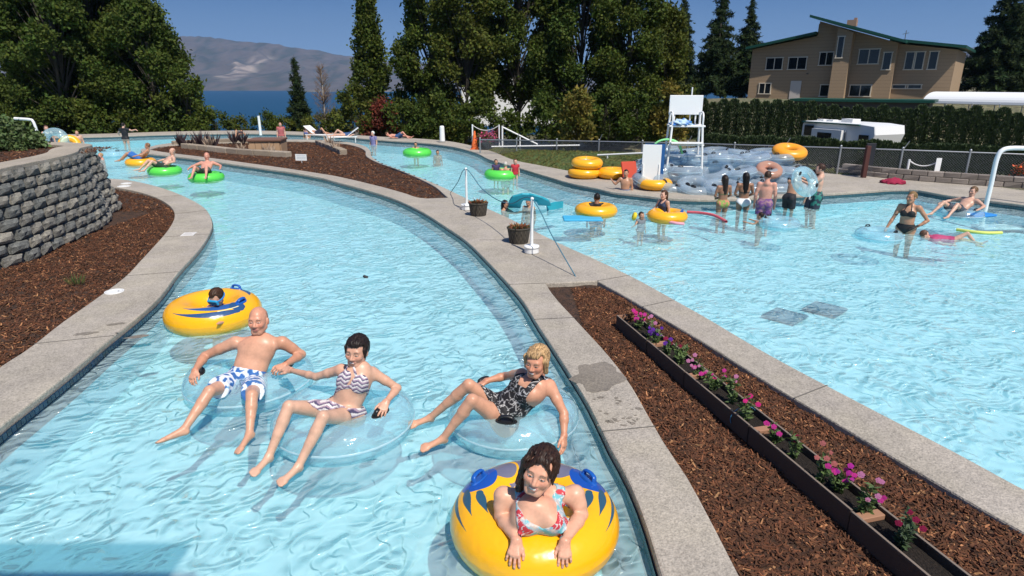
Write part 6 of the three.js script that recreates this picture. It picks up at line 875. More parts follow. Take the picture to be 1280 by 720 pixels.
{ const p = at(609, 187, DECK), t = thing('flower_pot', 'pink flowers in a dark pot behind the slack rope', 'planter', V(p.x, DECK, p.z)); part('pot', new THREE.CylinderGeometry(0.35, 0.25, 0.35, 18).translate(0, 0.175, 0), M([0.03, 0.03, 0.03], 0.7), t); const s = []; for (let i = 0; i < 60; i++) s.push([rr(-0.42, 0.42), rr(0.35, 0.75), rr(-0.3, 0.3), rr(0.8, 1.3)]); crownMesh(t, sprays.small, M([0.45, 0.06, 0.16], 0.7), s.slice(0, 34), 'blossoms'); crownMesh(t, sprays.small, leafMats.dark, s.slice(34), 'foliage'); }
{ const p = at(1276, 231, DECK), t = thing('flower_pot', 'orange flowers in a dark pot by the low block wall', 'planter', V(p.x, DECK, p.z)); part('pot', new THREE.CylinderGeometry(0.24, 0.18, 0.26, 18).translate(0, 0.13, 0), M([0.03, 0.03, 0.03], 0.7), t); const s = []; for (let i = 0; i < 50; i++) s.push([rr(-0.25, 0.25), rr(0.26, 0.55), rr(-0.2, 0.2), rr(0.7, 1.2)]); crownMesh(t, sprays.small, M([0.6, 0.12, 0.03], 0.7), s.slice(0, 28), 'blossoms'); crownMesh(t, sprays.small, leafMats.dark, s.slice(28), 'foliage'); }
{ const p = at(1079, 222, DECK), t = thing('dark_post', 'reddish brown square post with a dark screen in front of the trailer', 'post', V(p.x, DECK, p.z)); part('post', box(0.13, 1.0, 0.13, 0, 0.5, 0, 0.01), M([0.07, 0.02, 0.015], 0.7), t); part('screen', box(0.3, 0.7, 0.05, 0.14, 0.72, -0.1, 0.01), M([0.012, 0.014, 0.02], 0.6), t); }
{ // white pipe goal in the wide pool
  const p = at(1230, 268, -0.1), t = thing('pool_goal', 'white pipe basketball frame standing in the wide pool', 'goal', V(p.x, 0, p.z)); const H = 1.5; part('frame', rope([V(0, -0.5, 0), V(0, H * 0.4, 0), V(0.02, H - 0.1, 0), V(0.12, H, 0), V(1.2, H, 0)], 0.055, 40, 10), mat.white, t); part('upright', bar(V(1.25, -0.5, 0), V(1.25, H, 0), 0.055), mat.white, t); part('base', box(1.4, 0.06, 0.5, 0.6, -0.42, 0, 0.02), mat.white, t);
}
{ const p = at(1116, 229, DECK); const g = new THREE.SphereGeometry(0.28, 24, 10), q = g.attributes.position; for (let i = 0; i < q.count; i++) { const k = 1 + 0.3 * n3(q.getX(i) * 8, q.getY(i) * 8, q.getZ(i) * 8); q.setXYZ(i, q.getX(i) * k * 1.2, Math.max(0, q.getY(i)) * k * 0.55, q.getZ(i) * k); } g.computeVertexNormals(); const o = solo('towel', g, M([0.28, 0.015, 0.05], 0.95), 'crumpled dark red towel dropped on the deck beside the rope posts', 'towel'); o.position.set(p.x, DECK, p.z); }
// rail seen behind the juniper
{ const a = far(18, 148, 24), b = far(40, 150, 24), t = thing('slide_rail', 'white bent pipe rail showing above the juniper shrub', 'rail', V(0, 0, 0)); part('pipe', rope([a, b.clone().add(V(-0.1, 0.02, 0)), b, b.clone().add(V(0.12, -0.9, 0)), b.clone().add(V(0.14, -2.2, 0))], 0.05, 30, 8), mat.white, t); }
// unseen roof added above the viewpoint to cast the shadow on the river corner
{ const t = thing('shadow_caster_roof', 'unseen flat roof on posts added to cast shadow on the river corner', 'canopy', V(-7.4, 0, 0.9)); part('roof', box(8.6, 0.12, 3.0, 2.6, 5.0, 0.06, 0.03), M([0.5, 0.5, 0.48], 0.7), t); for (const [x, z] of [[-1.4, -1.1], [2.0, 1.2], [-1.4, 1.2], [6.6, 1.3]]) part('post', bar(V(x, -0.5, z), V(x, 4.95, z), 0.06), mat.white, t); }
// ---------------------------------------------------------------- everyone else in and round the pools
function place(J, pos, yaw, s) { const q = new THREE.Quaternion().setFromAxisAngle(V(0, 1, 0), yaw), out = {}; for (const [k, v] of Object.entries(J)) out[k] = V(...v).multiplyScalar(s).applyQuaternion(q).add(pos); return out; }
const STAND = { pel: [0, 0.93, 0], chest: [0, 1.24, 0.01], neck: [0, 1.44, -0.01], head: [0, 1.585, 0.02], sl: [-0.175, 1.385, 0], sr: [0.175, 1.385, 0], el: [-0.23, 1.11, -0.02], wl: [-0.24, 0.87, 0.06], hl: [-0.235, 0.76, 0.09], er: [0.23, 1.11, -0.02], wr: [0.24, 0.87, 0.06], hr: [0.235, 0.76, 0.09], kl: [-0.1, 0.5, 0.03], al: [-0.11, 0.09, -0.02], tl: [-0.13, 0.03, 0.16], kr: [0.1, 0.5, 0.03], ar: [0.11, 0.09, -0.02], tr: [0.13, 0.03, 0.16] };
const LOUNGE = { pel: [0, 0.2, 0.02], chest: [0, 0.4, -0.22], neck: [0, 0.55, -0.34], head: [0, 0.71, -0.36], sl: [-0.18, 0.49, -0.31], sr: [0.18, 0.49, -0.31], el: [-0.44, 0.40, -0.22], wl: [-0.5, 0.36, 0.02], hl: [-0.5, 0.33, 0.12], er: [0.44, 0.40, -0.22], wr: [0.5, 0.36, 0.02], hr: [0.5, 0.33, 0.12], kl: [-0.18, 0.44, 0.42], al: [-0.22, 0.16, 0.74], tl: [-0.24, 0.16, 0.9], kr: [0.18, 0.44, 0.42], ar: [0.22, 0.16, 0.74], tr: [0.24, 0.16, 0.9] };
const LIE = { pel: [0, 0.14, 0], chest: [0, 0.17, -0.32], neck: [0, 0.2, -0.52], head: [0, 0.26, -0.66], sl: [-0.18, 0.16, -0.46], sr: [0.18, 0.16, -0.46], el: [-0.3, 0.08, -0.25], wl: [-0.28, 0.08, 0], hl: [-0.28, 0.06, 0.1], er: [0.3, 0.08, -0.25], wr: [0.28, 0.08, 0], hr: [0.28, 0.06, 0.1], kl: [-0.1, 0.4, 0.38], al: [-0.1, 0.08, 0.68], tl: [-0.1, 0.05, 0.85], kr: [0.1, 0.16, 0.44], ar: [0.1, 0.08, 0.85], tr: [0.1, 0.18, 0.98] };
const SKIN = { fair: [0.60, 0.36, 0.26], tan: [0.46, 0.245, 0.15], brown: [0.30, 0.15, 0.09], red: [0.60, 0.29, 0.21] };
// pose: base joints with some replaced; (px, py) is where the body meets the water at height y
function bather(label, px, py, y, yaw, s, o = {}, pose = {}, base = STAND, drop = null) {
  const p = at(px, py, y); if (drop !== null) p.y = drop;
  const f = V(Math.sin(yaw), 0, Math.cos(yaw)), look = o.lookLocal ? V(...o.lookLocal).applyAxisAngle(V(0, 1, 0), yaw) : f;
  return person(place({ ...base, ...pose }, p, yaw, s), { scale: s, cell: o.cell ?? (s < 0.75 ? 0.019 : 0.023), front: base === LIE ? V(0, 1, 0) : base === LOUNGE ? f.clone().add(V(0, 0.6, 0)) : f, look, label, headScale: s < 0.8 ? 1.15 : 1.03, skin: SKIN.tan, ...o });
}
const P2 = (a, b, sc) => (x, y, z) => (n3(x * sc, y * sc, z * sc) > 0 ? a : b);
const away = Math.PI;                                                  // facing away from the viewpoint
// the row of waders looking at the far side: feet on the floor, water at the hips
const girlArms = { el: [-0.24, 1.14, 0.02], wl: [-0.12, 1.02, 0.2], hl: [-0.03, 1.04, 0.24], er: [0.24, 1.14, 0.02], wr: [0.12, 1.02, 0.2], hr: [0.03, 1.04, 0.24] };
bather('girl with long dark hair in a green bikini wading with her back turned', 902, 265, 0, away + 0.2, 0.86, { fem: 1, skin: SKIN.brown, hair: hairLong([0.02, 0.013, 0.01], 0.36), wear: [wearBriefs(P2([0.2, 0.3, 0.06], [0.5, 0.2, 0.12], 14), 0.2), wearTop(solid([0.1, 0.15, 0.05]))] }, girlArms, STAND, -0.57);
bather('girl with long black hair in white bikini bottoms wading with her back turned', 928, 262, 0, away - 0.05, 0.92, { fem: 1, skin: SKIN.brown, hair: hairLong([0.008, 0.006, 0.006], 0.38), wear: [wearBriefs(solid([0.75, 0.75, 0.75]), 0.2), wearTop(solid([0.02, 0.02, 0.02]))] }, girlArms, STAND, -0.65);
bather('man in purple trunks wading with his sunburnt back turned', 954, 268, 0, away - 0.35, 0.96, { skin: SKIN.red, hair: hairShort([0.05, 0.025, 0.015]), wear: [wearShorts(P2([0.16, 0.06, 0.2], [0.3, 0.16, 0.2], 12), 0.7)] }, {}, STAND, -0.60);
bather('boy in black trunks leaning forward to push a clear tube', 985, 262, 0, away - 0.9, 0.84, { skin: SKIN.tan, hair: hairShort([0.05, 0.028, 0.015]), wear: [wearShorts(solid([0.012, 0.012, 0.016]), 0.75)] }, { chest: [0, 1.22, 0.14], neck: [0, 1.41, 0.2], head: [0, 1.54, 0.27], sl: [-0.17, 1.36, 0.18], sr: [0.17, 1.36, 0.18], el: [-0.19, 1.18, 0.38], wl: [-0.15, 1.15, 0.62], hl: [-0.15, 1.16, 0.72], er: [0.19, 1.18, 0.38], wr: [0.15, 1.15, 0.62], hr: [0.15, 1.16, 0.72] }, STAND, -0.47);
bather('man in green patterned board shorts lifting a clear tube', 1019, 260, 0, away + 1.2, 1.0, { skin: SKIN.fair, hair: hairShort([0.045, 0.02, 0.012], 0.006), wear: [wearShorts(P2([0.03, 0.2, 0.16], [0.02, 0.03, 0.05], 9), 0.85, 0.03)] }, { el: [-0.24, 1.2, 0.18], wl: [-0.15, 1.32, 0.38], hl: [-0.12, 1.36, 0.47], er: [0.24, 1.2, 0.18], wr: [0.15, 1.28, 0.38], hr: [0.12, 1.32, 0.47] }, STAND, -0.60);
bather('second boy half hidden behind the man lifting the clear tube', 1013, 259, 0, away + 0.6, 0.9, { skin: SKIN.fair, hair: hairShort([0.06, 0.035, 0.02]), wear: [wearShirt(solid([0.7, 0.62, 0.6]), 0.4), wearShorts(solid([0.03, 0.03, 0.05]), 0.8)] }, { el: [-0.24, 1.3, 0.1], wl: [-0.2, 1.45, 0.25], hl: [-0.18, 1.52, 0.3] }, STAND, -0.58);
bather('child swimmer whose dark head shows in front of the wading man', 950, 279, 0, away + 0.9, 0.62, { skin: SKIN.tan, hair: hairShort([0.02, 0.012, 0.008]) }, { el: [-0.25, 1.3, 0.15], wl: [-0.3, 1.35, 0.4], hl: [-0.3, 1.36, 0.5], er: [0.25, 1.3, 0.15], wr: [0.3, 1.35, 0.4], hr: [0.3, 1.36, 0.5] }, STAND, -0.82);
{ const c = at(974, 281, 0.05); clearTube('clear tube with black handles floating in front of the wading man', V(c.x, 0.08, c.z), 'clear tubes floating loose in the wide pool', { scale: 0.72, handles: [-1.8, 3.6] }); }
{ const c = at(1006, 227, 0.85); clearTube('clear tube held up on edge by the man in green shorts', V(c.x, c.y, c.z), null, { scale: 0.62, handles: [1, 4], tilt: 1.1, turn: 0.4 }); }
bather('woman in a black bikini wading with one hand on her hip', 1131, 291, 0, -0.75, 0.98, { fem: 1, fat: 1.06, skin: SKIN.tan, cell: 0.018, hair: { ...hairShort([0.2, 0.12, 0.05]), locks: [[[0, 0.04, -0.1], [0, 0, -0.13], 0.035, 0.03]] }, lookLocal: [-0.5, 0, 1], wear: [wearTop(solid([0.012, 0.012, 0.014])), wearBriefs(solid([0.012, 0.012, 0.014]), 0.19)] }, { er: [0.36, 1.12, -0.08], wr: [0.2, 0.98, 0.06], hr: [0.14, 0.95, 0.12], el: [-0.26, 1.12, 0.04], wl: [-0.33, 0.9, 0.16], hl: [-0.34, 0.82, 0.22] }, STAND, -0.80);
{ const c = at(1098, 295, 0.05); clearTube('clear tube floating at the hand of the woman in the black bikini', V(c.x, 0.06, c.z), 'clear tubes floating loose in the wide pool', { scale: 0.75, handles: [0.6, 3.4] }); }
{ const c = at(1199, 266, 0.08); clearTube('clear tube under the sunbather in the shallow end', V(c.x, 0.06, c.z), null, { scale: 0.85, handles: [-0.9, 0.4] }); }
bather('sunbather in dark trunks lying back on a clear tube in the shallow end', 1199, 266, 0.1, -1.2, 0.9, { skin: SKIN.fair, hair: hairShort([0.14, 0.08, 0.04], 0.006), wear: [wearShorts(solid([0.06, 0.07, 0.09]), 0.7)] }, {}, LOUNGE, -0.05);
bather('swimmer with a pink shirt lying low in the water beside the yellow noodle', 1187, 298, 0, 1.3, 0.7, { skin: SKIN.fair, hair: hairShort([0.1, 0.05, 0.03]), wear: [wearShirt(solid([0.4, 0.05, 0.14]), 0.5)] }, {}, LIE, -0.14);
{ const c = at(1222, 269, 0.03), o = solo('foam_mat', new RoundedBoxGeometry(0.8, 0.05, 0.36, 2, 0.02), M([0.02, 0.22, 0.6], 0.7), 'bright blue foam kickboard floating at the foot of the white goal', 'float'); o.position.set(c.x, 0.035, c.z); o.rotation.y = 0.3; }
function noodle(pts, col, label) { return solo('pool_noodle', rope(pts.map(([a, b, y]) => at(a, b, y ?? 0.02)), 0.034, 30, 8), M(col, 0.85), label, 'noodle', 'foam noodles'); }
noodle([[1196, 287, 0.03], [1210, 289, 0.04], [1230, 291, 0.04], [1252, 291, 0.02]], [0.62, 0.68, 0.16], 'yellow green foam noodle floating near the white goal');
noodle([[859, 265, 0.04], [875, 266, 0.06], [892, 269, 0.07], [908, 277, 0.03]], [0.62, 0.10, 0.13], 'coral red foam noodle floating between the yellow tube and the wading girls');
noodle([[812, 272, 0.03], [830, 276, 0.05], [845, 279, 0.04], [855, 280, 0.02]], [0.72, 0.32, 0.38], 'pale pink foam noodle floating behind the toddler');
// yellow tubes in the wide pool
{ const c = at(745, 263, 0.1); vinylTube('yellow_tube', 'yellow tube around the dark haired man in the wide pool', V(c.x, 0.1, c.z), mat.yellow, 'yellow tubes ridden in the wide pool', { scale: 0.98 }); bather('dark haired man in a black shirt sitting in a yellow tube with his back turned', 746, 256, 0.2, away, 0.9, { skin: SKIN.brown, hair: hairShort([0.012, 0.009, 0.008]), wear: [wearShirt(solid([0.014, 0.014, 0.016]), 0.6)] }, {}, STAND, -1.06); solo('foam_mat', new RoundedBoxGeometry(0.9, 0.05, 0.5, 2, 0.02), M([0.05, 0.38, 0.62], 0.7), 'pale blue foam mat floating in front of the dark haired man', 'float').position.copy(at(728, 273, 0.02)); }
{ const c = at(834, 270, 0.1); vinylTube('yellow_tube', 'yellow tube around the girl with brown hair in the wide pool', V(c.x, 0.1, c.z), mat.yellow, 'yellow tubes ridden in the wide pool', { scale: 0.88, handles: [[1.1, 1.4, 0]] }); bather('girl with brown hair and a dark swimsuit sitting up in a yellow tube', 829, 262, 0.2, -1.0, 0.76, { fem: 1, skin: SKIN.fair, hair: hairLong([0.07, 0.032, 0.016], 0.2), wear: [wearSuit(solid([0.02, 0.03, 0.07]))] }, { el: [-0.25, 1.15, 0.1], wl: [-0.3, 1.0, 0.3], hl: [-0.3, 0.98, 0.4] }, STAND, -0.66); }
bather('toddler with a yellow arm float standing in the water by the pink noodle', 801, 279, 0, 0.4, 0.5, { skin: SKIN.tan, cell: 0.017, headScale: 1.45, hair: hairShort([0.03, 0.02, 0.015]), wear: [wearShirt(solid([0.16, 0.18, 0.2]), 0.3)] }, { el: [-0.36, 1.2, 0.1], wl: [-0.55, 1.15, 0.18], hl: [-0.62, 1.15, 0.2] }, STAND, -0.62);
{ const c = at(793, 270.5, 0.1); const o = solo('arm_float', torus(0.055, 0.045, 1, 20, 12), M([0.8, 0.6, 0.03], 0.4), 'yellow inflatable arm float worn by the toddler', 'arm float'); o.position.copy(c); o.rotation.z = 1.3; }
bather('boy in goggles climbing out at the deck edge below the white board', 781, 244, 0, -0.3, 0.82, { skin: SKIN.tan, hair: hairShort([0.012, 0.009, 0.008]), wear: [wearShorts(solid([0.03, 0.12, 0.28]), 0.7)] }, { el: [-0.34, 1.2, 0.02], wl: [-0.48, 1.3, -0.1], hl: [-0.52, 1.34, -0.16] }, STAND, -0.68);
// stacked yellow tubes on the deck
const stack = 'yellow tubes stacked on the deck'; let q0;
q0 = at(730, 222, DECK); vinylTube('yellow_tube', 'lower yellow tube of the stack of two on the deck', V(q0.x, DECK + 0.16, q0.z), mat.yellow, stack, { scale: 1.0 }); vinylTube('yellow_tube', 'upper yellow tube of the stack of two on the deck', V(q0.x + 0.08, DECK + 0.47, q0.z), mat.yellow, stack, { scale: 0.96, tilt: 0.08 });
{ const c = V(q0.x + 0.02, DECK + 0.5, q0.z); solo('clear_tube', torus(0.15, 0.09, 0.85, 40, 16), mat.clear, 'small clear ring lying inside the upper stacked yellow tube', 'swim tube').position.copy(c); }
q0 = at(766, 222.5, DECK); vinylTube('yellow_tube', 'single yellow tube lying beside the stack of two', V(q0.x, DECK + 0.16, q0.z), mat.yellow, stack, { scale: 1.0 });
q0 = at(818, 236.5, DECK); vinylTube('yellow_tube', 'yellow tube lying on the deck edge under the white board', V(q0.x, DECK + 0.16, q0.z), mat.yellow, stack, { scale: 0.94 });
{ const p = at(788, 228, DECK); const t = thing('red_float', 'red foam float propped against the white board', 'float', V(p.x, DECK, p.z), 0.3); part('slab', new RoundedBoxGeometry(0.5, 0.62, 0.07, 2, 0.03).rotateX(-0.4).translate(0, 0.32, -0.1), M([0.5, 0.05, 0.02], 0.7), t); part('foot', box(0.3, 0.06, 0.2, 0, 0.03, 0.05, 0.02), M([0.5, 0.05, 0.02], 0.7), t); }
// pile of clear tubes between chair and fence
{
  mat.dulled = new THREE.MeshPhysicalMaterial({ color: rgb(0.70, 0.80, 0.87), roughness: 0.1, transmission: 0.74, thickness: 0, ior: 1.5, bumpMap: puck, bumpScale: 0.006 });
  const labels = ['clear tube in the big pile on the deck behind the lifeguard chair'];
  const rows = [[0, [[812, 236], [842, 238], [872, 241], [905, 243], [940, 242], [973, 240], [1000, 237]]], [0, [[800, 226], [828, 227], [858, 229], [890, 231], [922, 232], [955, 231], [988, 229]]], [1, [[822, 233], [856, 235], [888, 237], [922, 238], [956, 236], [986, 234]]], [1, [[806, 222], [838, 223], [872, 225], [905, 226], [940, 226], [972, 225]]], [2, [[838, 230], [872, 232], [906, 234], [940, 233], [970, 231]]], [2, [[826, 222], [856, 222], [890, 223], [924, 224], [956, 223]]]];
  for (const [lv, list] of rows) for (const [px, py] of list) { const p = at(px + rr(-4, 4), py, DECK), t = clearTube(labels[0], V(p.x, DECK + 0.16 + lv * 0.30 + rr(-0.03, 0.03), p.z - 0.15), 'clear tubes in the big pile', { scale: rr(0.86, 0.97), turn: rnd() * TAU, handles: [rnd() * 6, rnd() * 6], tilt: rr(-0.3, 0.45) }); t.children[0].material = mat.dulled; }
  const p = at(985, 231, DECK); vinylTube('yellow_tube', 'yellow tube lying on top of the pile of clear tubes', V(p.x, DECK + 0.95, p.z - 0.2), M([0.85, 0.34, 0.02], 0.35), null, { scale: 0.95, tilt: 0.25 });
  const r = at(962, 238, DECK); vinylTube('orange_tube', 'pale orange tube stuck in the pile of clear tubes', V(r.x, DECK + 0.55, r.z - 0.2), new THREE.MeshPhysicalMaterial({ color: rgb(0.75, 0.42, 0.3), roughness: 0.2, transmission: 0.5, thickness: 0 }), null, { scale: 0.7, tilt: 0.5 });
}
// two swimmers under teal mats beside the planters
bather('swimmer with dark wet hair holding a teal mat beside the planters', 631, 262, 0, 1.2, 0.8, { skin: SKIN.tan, hair: hairLong([0.012, 0.008, 0.007], 0.16) }, { el: [0.1, 1.3, 0.3], wl: [0.2, 1.35, 0.5], hl: [0.25, 1.38, 0.6], er: [0.3, 1.25, 0.2], wr: [0.32, 1.3, 0.42], hr: [0.3, 1.33, 0.52] }, STAND, -1.13);
bather('swimmer whose head shows under the arched teal mat', 661, 259, 0, -0.6, 0.8, { skin: SKIN.tan, hair: hairShort([0.015, 0.01, 0.008]) }, {}, STAND, -1.12);
{ const teal = M([0.02, 0.33, 0.42], 0.6); const mk = (pts, w, label) => { const c = new THREE.CatmullRomCurve3(pts.map(([a, b, y]) => at(a, b, y))), s = new THREE.Shape([[-w, -0.02], [w, -0.02], [w, 0.02], [-w, 0.02]].map((q) => new THREE.Vector2(...q))); return solo('foam_mat', new THREE.ExtrudeGeometry(s, { steps: 24, extrudePath: c, bevelEnabled: false }), teal, label, 'float', 'teal foam mats'); }; mk([[643, 259, 0.02], [645, 251, 0.28], [650, 246, 0.42], [662, 246.5, 0.40], [675, 249, 0.38], [681, 256, 0.15]], 0.16, 'bent teal foam mat arching over the swimmers beside the planters'); mk([[684, 262, 0.02], [693, 259.5, 0.05], [703, 258.5, 0.02]], 0.14, 'flat teal foam mat floating near the near planter'); }
// river behind the island
{ const c = at(627, 218, 0.1); vinylTube('green_tube', 'green tube pushed by the bare backed child in the far channel', V(c.x, 0.1, c.z), mat.green, 'green tubes on the river', { scale: 1.12, turn: 0.4 }); }
bather('bare backed child with a white cap standing by a green tube in the far channel', 632, 223, 0, away + 0.1, 0.8, { skin: SKIN.red, hair: hairShort([0.5, 0.45, 0.4], 0.004), wear: [wearShorts(solid([0.4, 0.45, 0.5]), 0.6)] }, { er: [0.3, 1.2, 0.15], wr: [0.3, 1.2, 0.38], hr: [0.3, 1.2, 0.48], el: [-0.3, 1.2, 0.15], wl: [-0.3, 1.2, 0.38], hl: [-0.3, 1.2, 0.48] }, STAND, -0.82);
bather('small child in a red float vest riding the green tube', 644, 214, 0.25, 0.3, 0.58, { skin: SKIN.fair, headScale: 1.3, hair: hairShort([0.12, 0.06, 0.03]), wear: [wearShirt(solid([0.45, 0.02, 0.03]), 0.4)] }, {}, STAND, -0.36);
bather('small child in a dark shirt riding the green tube', 620, 213, 0.25, 0.3, 0.56, { skin: SKIN.tan, headScale: 1.3, hair: hairShort([0.02, 0.012, 0.01]), wear: [wearShirt(solid([0.05, 0.03, 0.1]), 0.4)] }, {}, STAND, -0.36);
{ const c = at(521.5, 191, 0.1); vinylTube('green_tube', 'green tube with only a dark head showing, drifting alone in the far channel', V(c.x, 0.1, c.z), mat.green, 'green tubes on the river', { scale: 1.22 }); bather('child whose dark head shows above a green tube in the far channel', 520, 190, 0.1, 0, 0.7, { hair: hairShort([0.015, 0.01, 0.008]) }, {}, STAND, -0.68); }
bather('swimmer with only a dark head above water near the lone green tube', 547, 193, 0, 0.3, 0.8, { hair: hairShort([0.015, 0.01, 0.008]) }, {}, STAND, -1.18);
bather('bather in a white hat sitting in the shallow far channel', 467, 181, 0, -0.5, 0.9, { skin: SKIN.fair, hair: { ...hairShort([0.7, 0.68, 0.62], 0.012) }, wear: [wearShirt(solid([0.2, 0.18, 0.35]), 0.5)] }, {}, STAND, -0.86);
// left end of the river: riders and waders
for (const [px, py, yaw, sk, label, tl, hair] of [[258, 222, 0.15, 'red', 'sunburnt man riding a green tube with his knees up, nearer the coping', 'green tube under the sunburnt man nearer the coping', null], [206, 214, -0.75, 'fair', 'pale man in dark trunks stretched out on a green tube', 'green tube under the pale man in dark trunks', null]]) {
  const c = at(px, py, 0.08); vinylTube('green_tube', tl, V(c.x, 0.09, c.z), mat.green, 'green tubes on the river', { scale: 1.06 });
  bather(label, px, py, 0.08, yaw, 0.98, { skin: SKIN[sk], fat: 1.1, belly: 1, crop: [0.3, 0.16, 0.1], wear: [wearShorts(solid([0.03, 0.05, 0.04]), 0.7)] }, {}, LOUNGE, 0.04);
}
{ const c = at(176, 203, 0.08); vinylTube('yellow_tube', 'yellow tube under the rider in blue shorts behind the green tubes', V(c.x, 0.08, c.z), mat.yellow, null, { scale: 1.05 }); bather('rider in blue shorts slumped across a yellow tube behind the green tubes', 176, 202, 0.1, -1.3, 0.92, { skin: SKIN.tan, hair: hairShort([0.2, 0.1, 0.05]), wear: [wearShorts(solid([0.02, 0.13, 0.42]), 0.9)] }, {}, LOUNGE, 0.04); }
bather('swimmer with fair hair floating low beside a clear tube', 127, 199, 0, -0.7, 0.9, { skin: SKIN.red, hair: hairShort([0.4, 0.24, 0.12]) }, { el: [-0.4, 1.3, 0.1], wl: [-0.6, 1.25, 0.2], hl: [-0.68, 1.24, 0.24] }, STAND, -1.28);
{ const c = at(143, 194, 0.05); clearTube('clear tube drifting behind the fair haired swimmer', V(c.x, 0.08, c.z), null, { scale: 1.0 }); }
bather('wader in a black wet shirt stooping in the river far behind', 158, 179, 0, away, 1.0, { skin: SKIN.fair, hair: hairShort([0.02, 0.015, 0.012]), wear: [wearShirt(solid([0.01, 0.01, 0.012]), 0.5)] }, { el: [-0.42, 1.3, 0], wl: [-0.62, 1.36, 0], hl: [-0.7, 1.3, 0], er: [0.38, 1.2, 0.1], wr: [0.45, 1.1, 0.2], hr: [0.45, 1.05, 0.28] }, STAND, -0.65);
bather('woman in a dark swimsuit standing near the juniper at the river entry', 64, 189, 0, 0.8, 0.98, { fem: 1, skin: SKIN.fair, hair: hairLong([0.1, 0.05, 0.03], 0.15), wear: [wearSuit(solid([0.03, 0.02, 0.04]))] }, {}, STAND, -0.5);
bather('girl in a dark top bending behind the yellow tube at the river entry', 82, 188, 0, -0.4, 0.85, { fem: 1, skin: SKIN.tan, hair: hairShort([0.16, 0.08, 0.04]), wear: [wearSuit(solid([0.05, 0.05, 0.09]))] }, {}, STAND, -0.5);
bather('child in green trunks carrying a yellow tube at the river entry', 101, 190, 0, 0.6, 0.8, { skin: SKIN.fair, hair: hairShort([0.25, 0.14, 0.07]), wear: [wearShorts(solid([0.05, 0.3, 0.22]), 0.8)] }, {}, STAND, -0.4);
{ const c = at(88, 184, 0.3); vinylTube('yellow_tube', 'yellow tube carried on edge at the river entry', V(c.x, 0.42, c.z), mat.yellow, null, { scale: 0.85, tilt: 1.15, turn: 0.6 }); const d = at(68, 172, 0.9); clearTube('clear tube held upright by the woman at the river entry', V(d.x, 0.8, d.z), null, { scale: 0.85, tilt: 1.3, turn: 0.3 }); }
// island: rock border, box planter, sign, sunbathers beyond
const rockMat = [[0.42, 0.34, 0.25], [0.36, 0.29, 0.22], [0.48, 0.40, 0.31]].map((c) => M(c, 0.95, { bumpMap: speckBump, bumpScale: 0.03 }));
{
  const t = thing('timber_border', 'low pale stone border round the island flower bed', 'border', V(0, 0, 0)), line = (list) => { for (let i = 0; i + 1 < list.length; i++) { const a = at(...list[i], 0.12), b = at(...list[i + 1], 0.12), d = b.clone().sub(a), n = Math.max(1, Math.round(d.length() / 0.9)); for (let k = 0; k < n; k++) { const m = a.clone().addScaledVector(d, (k + 0.5) / n), o = part('stone', new RoundedBoxGeometry(d.length() / n - 0.03, 0.26, 0.32, 2, 0.04), pick(rockMat), t); o.position.set(m.x, 0.2, m.z + rr(-0.03, 0.03)); o.rotation.y = -Math.atan2(d.z, d.x) + rr(-0.03, 0.03); } } };
  line([[230, 184.5], [262, 188], [300, 192], [362, 196]]); line([[216, 181.5], [245, 179.6], [290, 178.2], [322, 177.4]]); line([[398, 180], [416, 187], [430, 193]]);
}
{
  const p = at(336, 190, 0.12), t = thing('box_planter', 'square weathered wooden box standing on the island mulch', 'planter', V(p.x, 0.12, p.z), 0.1), w = 1.3, m = M([0.42, 0.27, 0.16], 0.9), d = M([0.16, 0.08, 0.055], 0.9);
  for (let i = 0; i < 5; i++) part('plank', box(w / 5 - 0.015, 0.5, 0.04, -w / 2 + (i + 0.5) * w / 5, 0.25, 0.55), m, t); for (const x of [-1, 1]) part('side_panel', box(0.04, 0.5, 1.06, x * (w / 2 + 0.025), 0.25, 0), m, t); part('back_panel', box(w, 0.5, 0.04, 0, 0.25, -0.55), m, t); part('lid', box(w + 0.16, 0.09, 1.26, 0, 0.55, 0, 0.02), d, t);
}
{
  const p = at(377, 204, 0.12), c = document.createElement('canvas'); c.width = 256; c.height = 128; const x = c.getContext('2d'); x.fillStyle = '#eef0ee'; x.fillRect(0, 0, 256, 128); x.fillStyle = '#8fa0b0'; for (let i = 0; i < 3; i++) for (let k = 0; k < 9; k++) x.fillRect(28 + k * 23 + (i % 2) * 5, 26 + i * 30, 15, 13);
  const t = thing('bed_sign', 'small white rectangular sign staked in the island mulch', 'sign', V(p.x, 0.1, p.z), -0.1); part('board', box(0.44, 0.24, 0.02, 0, 0.24, 0), M([1, 1, 1], 0.5, { map: Object.assign(new THREE.CanvasTexture(c), { colorSpace: THREE.SRGBColorSpace }) }), t); part('stake', bar(V(0, 0, -0.02), V(0, 0.25, -0.02), 0.015), mat.white, t);
}
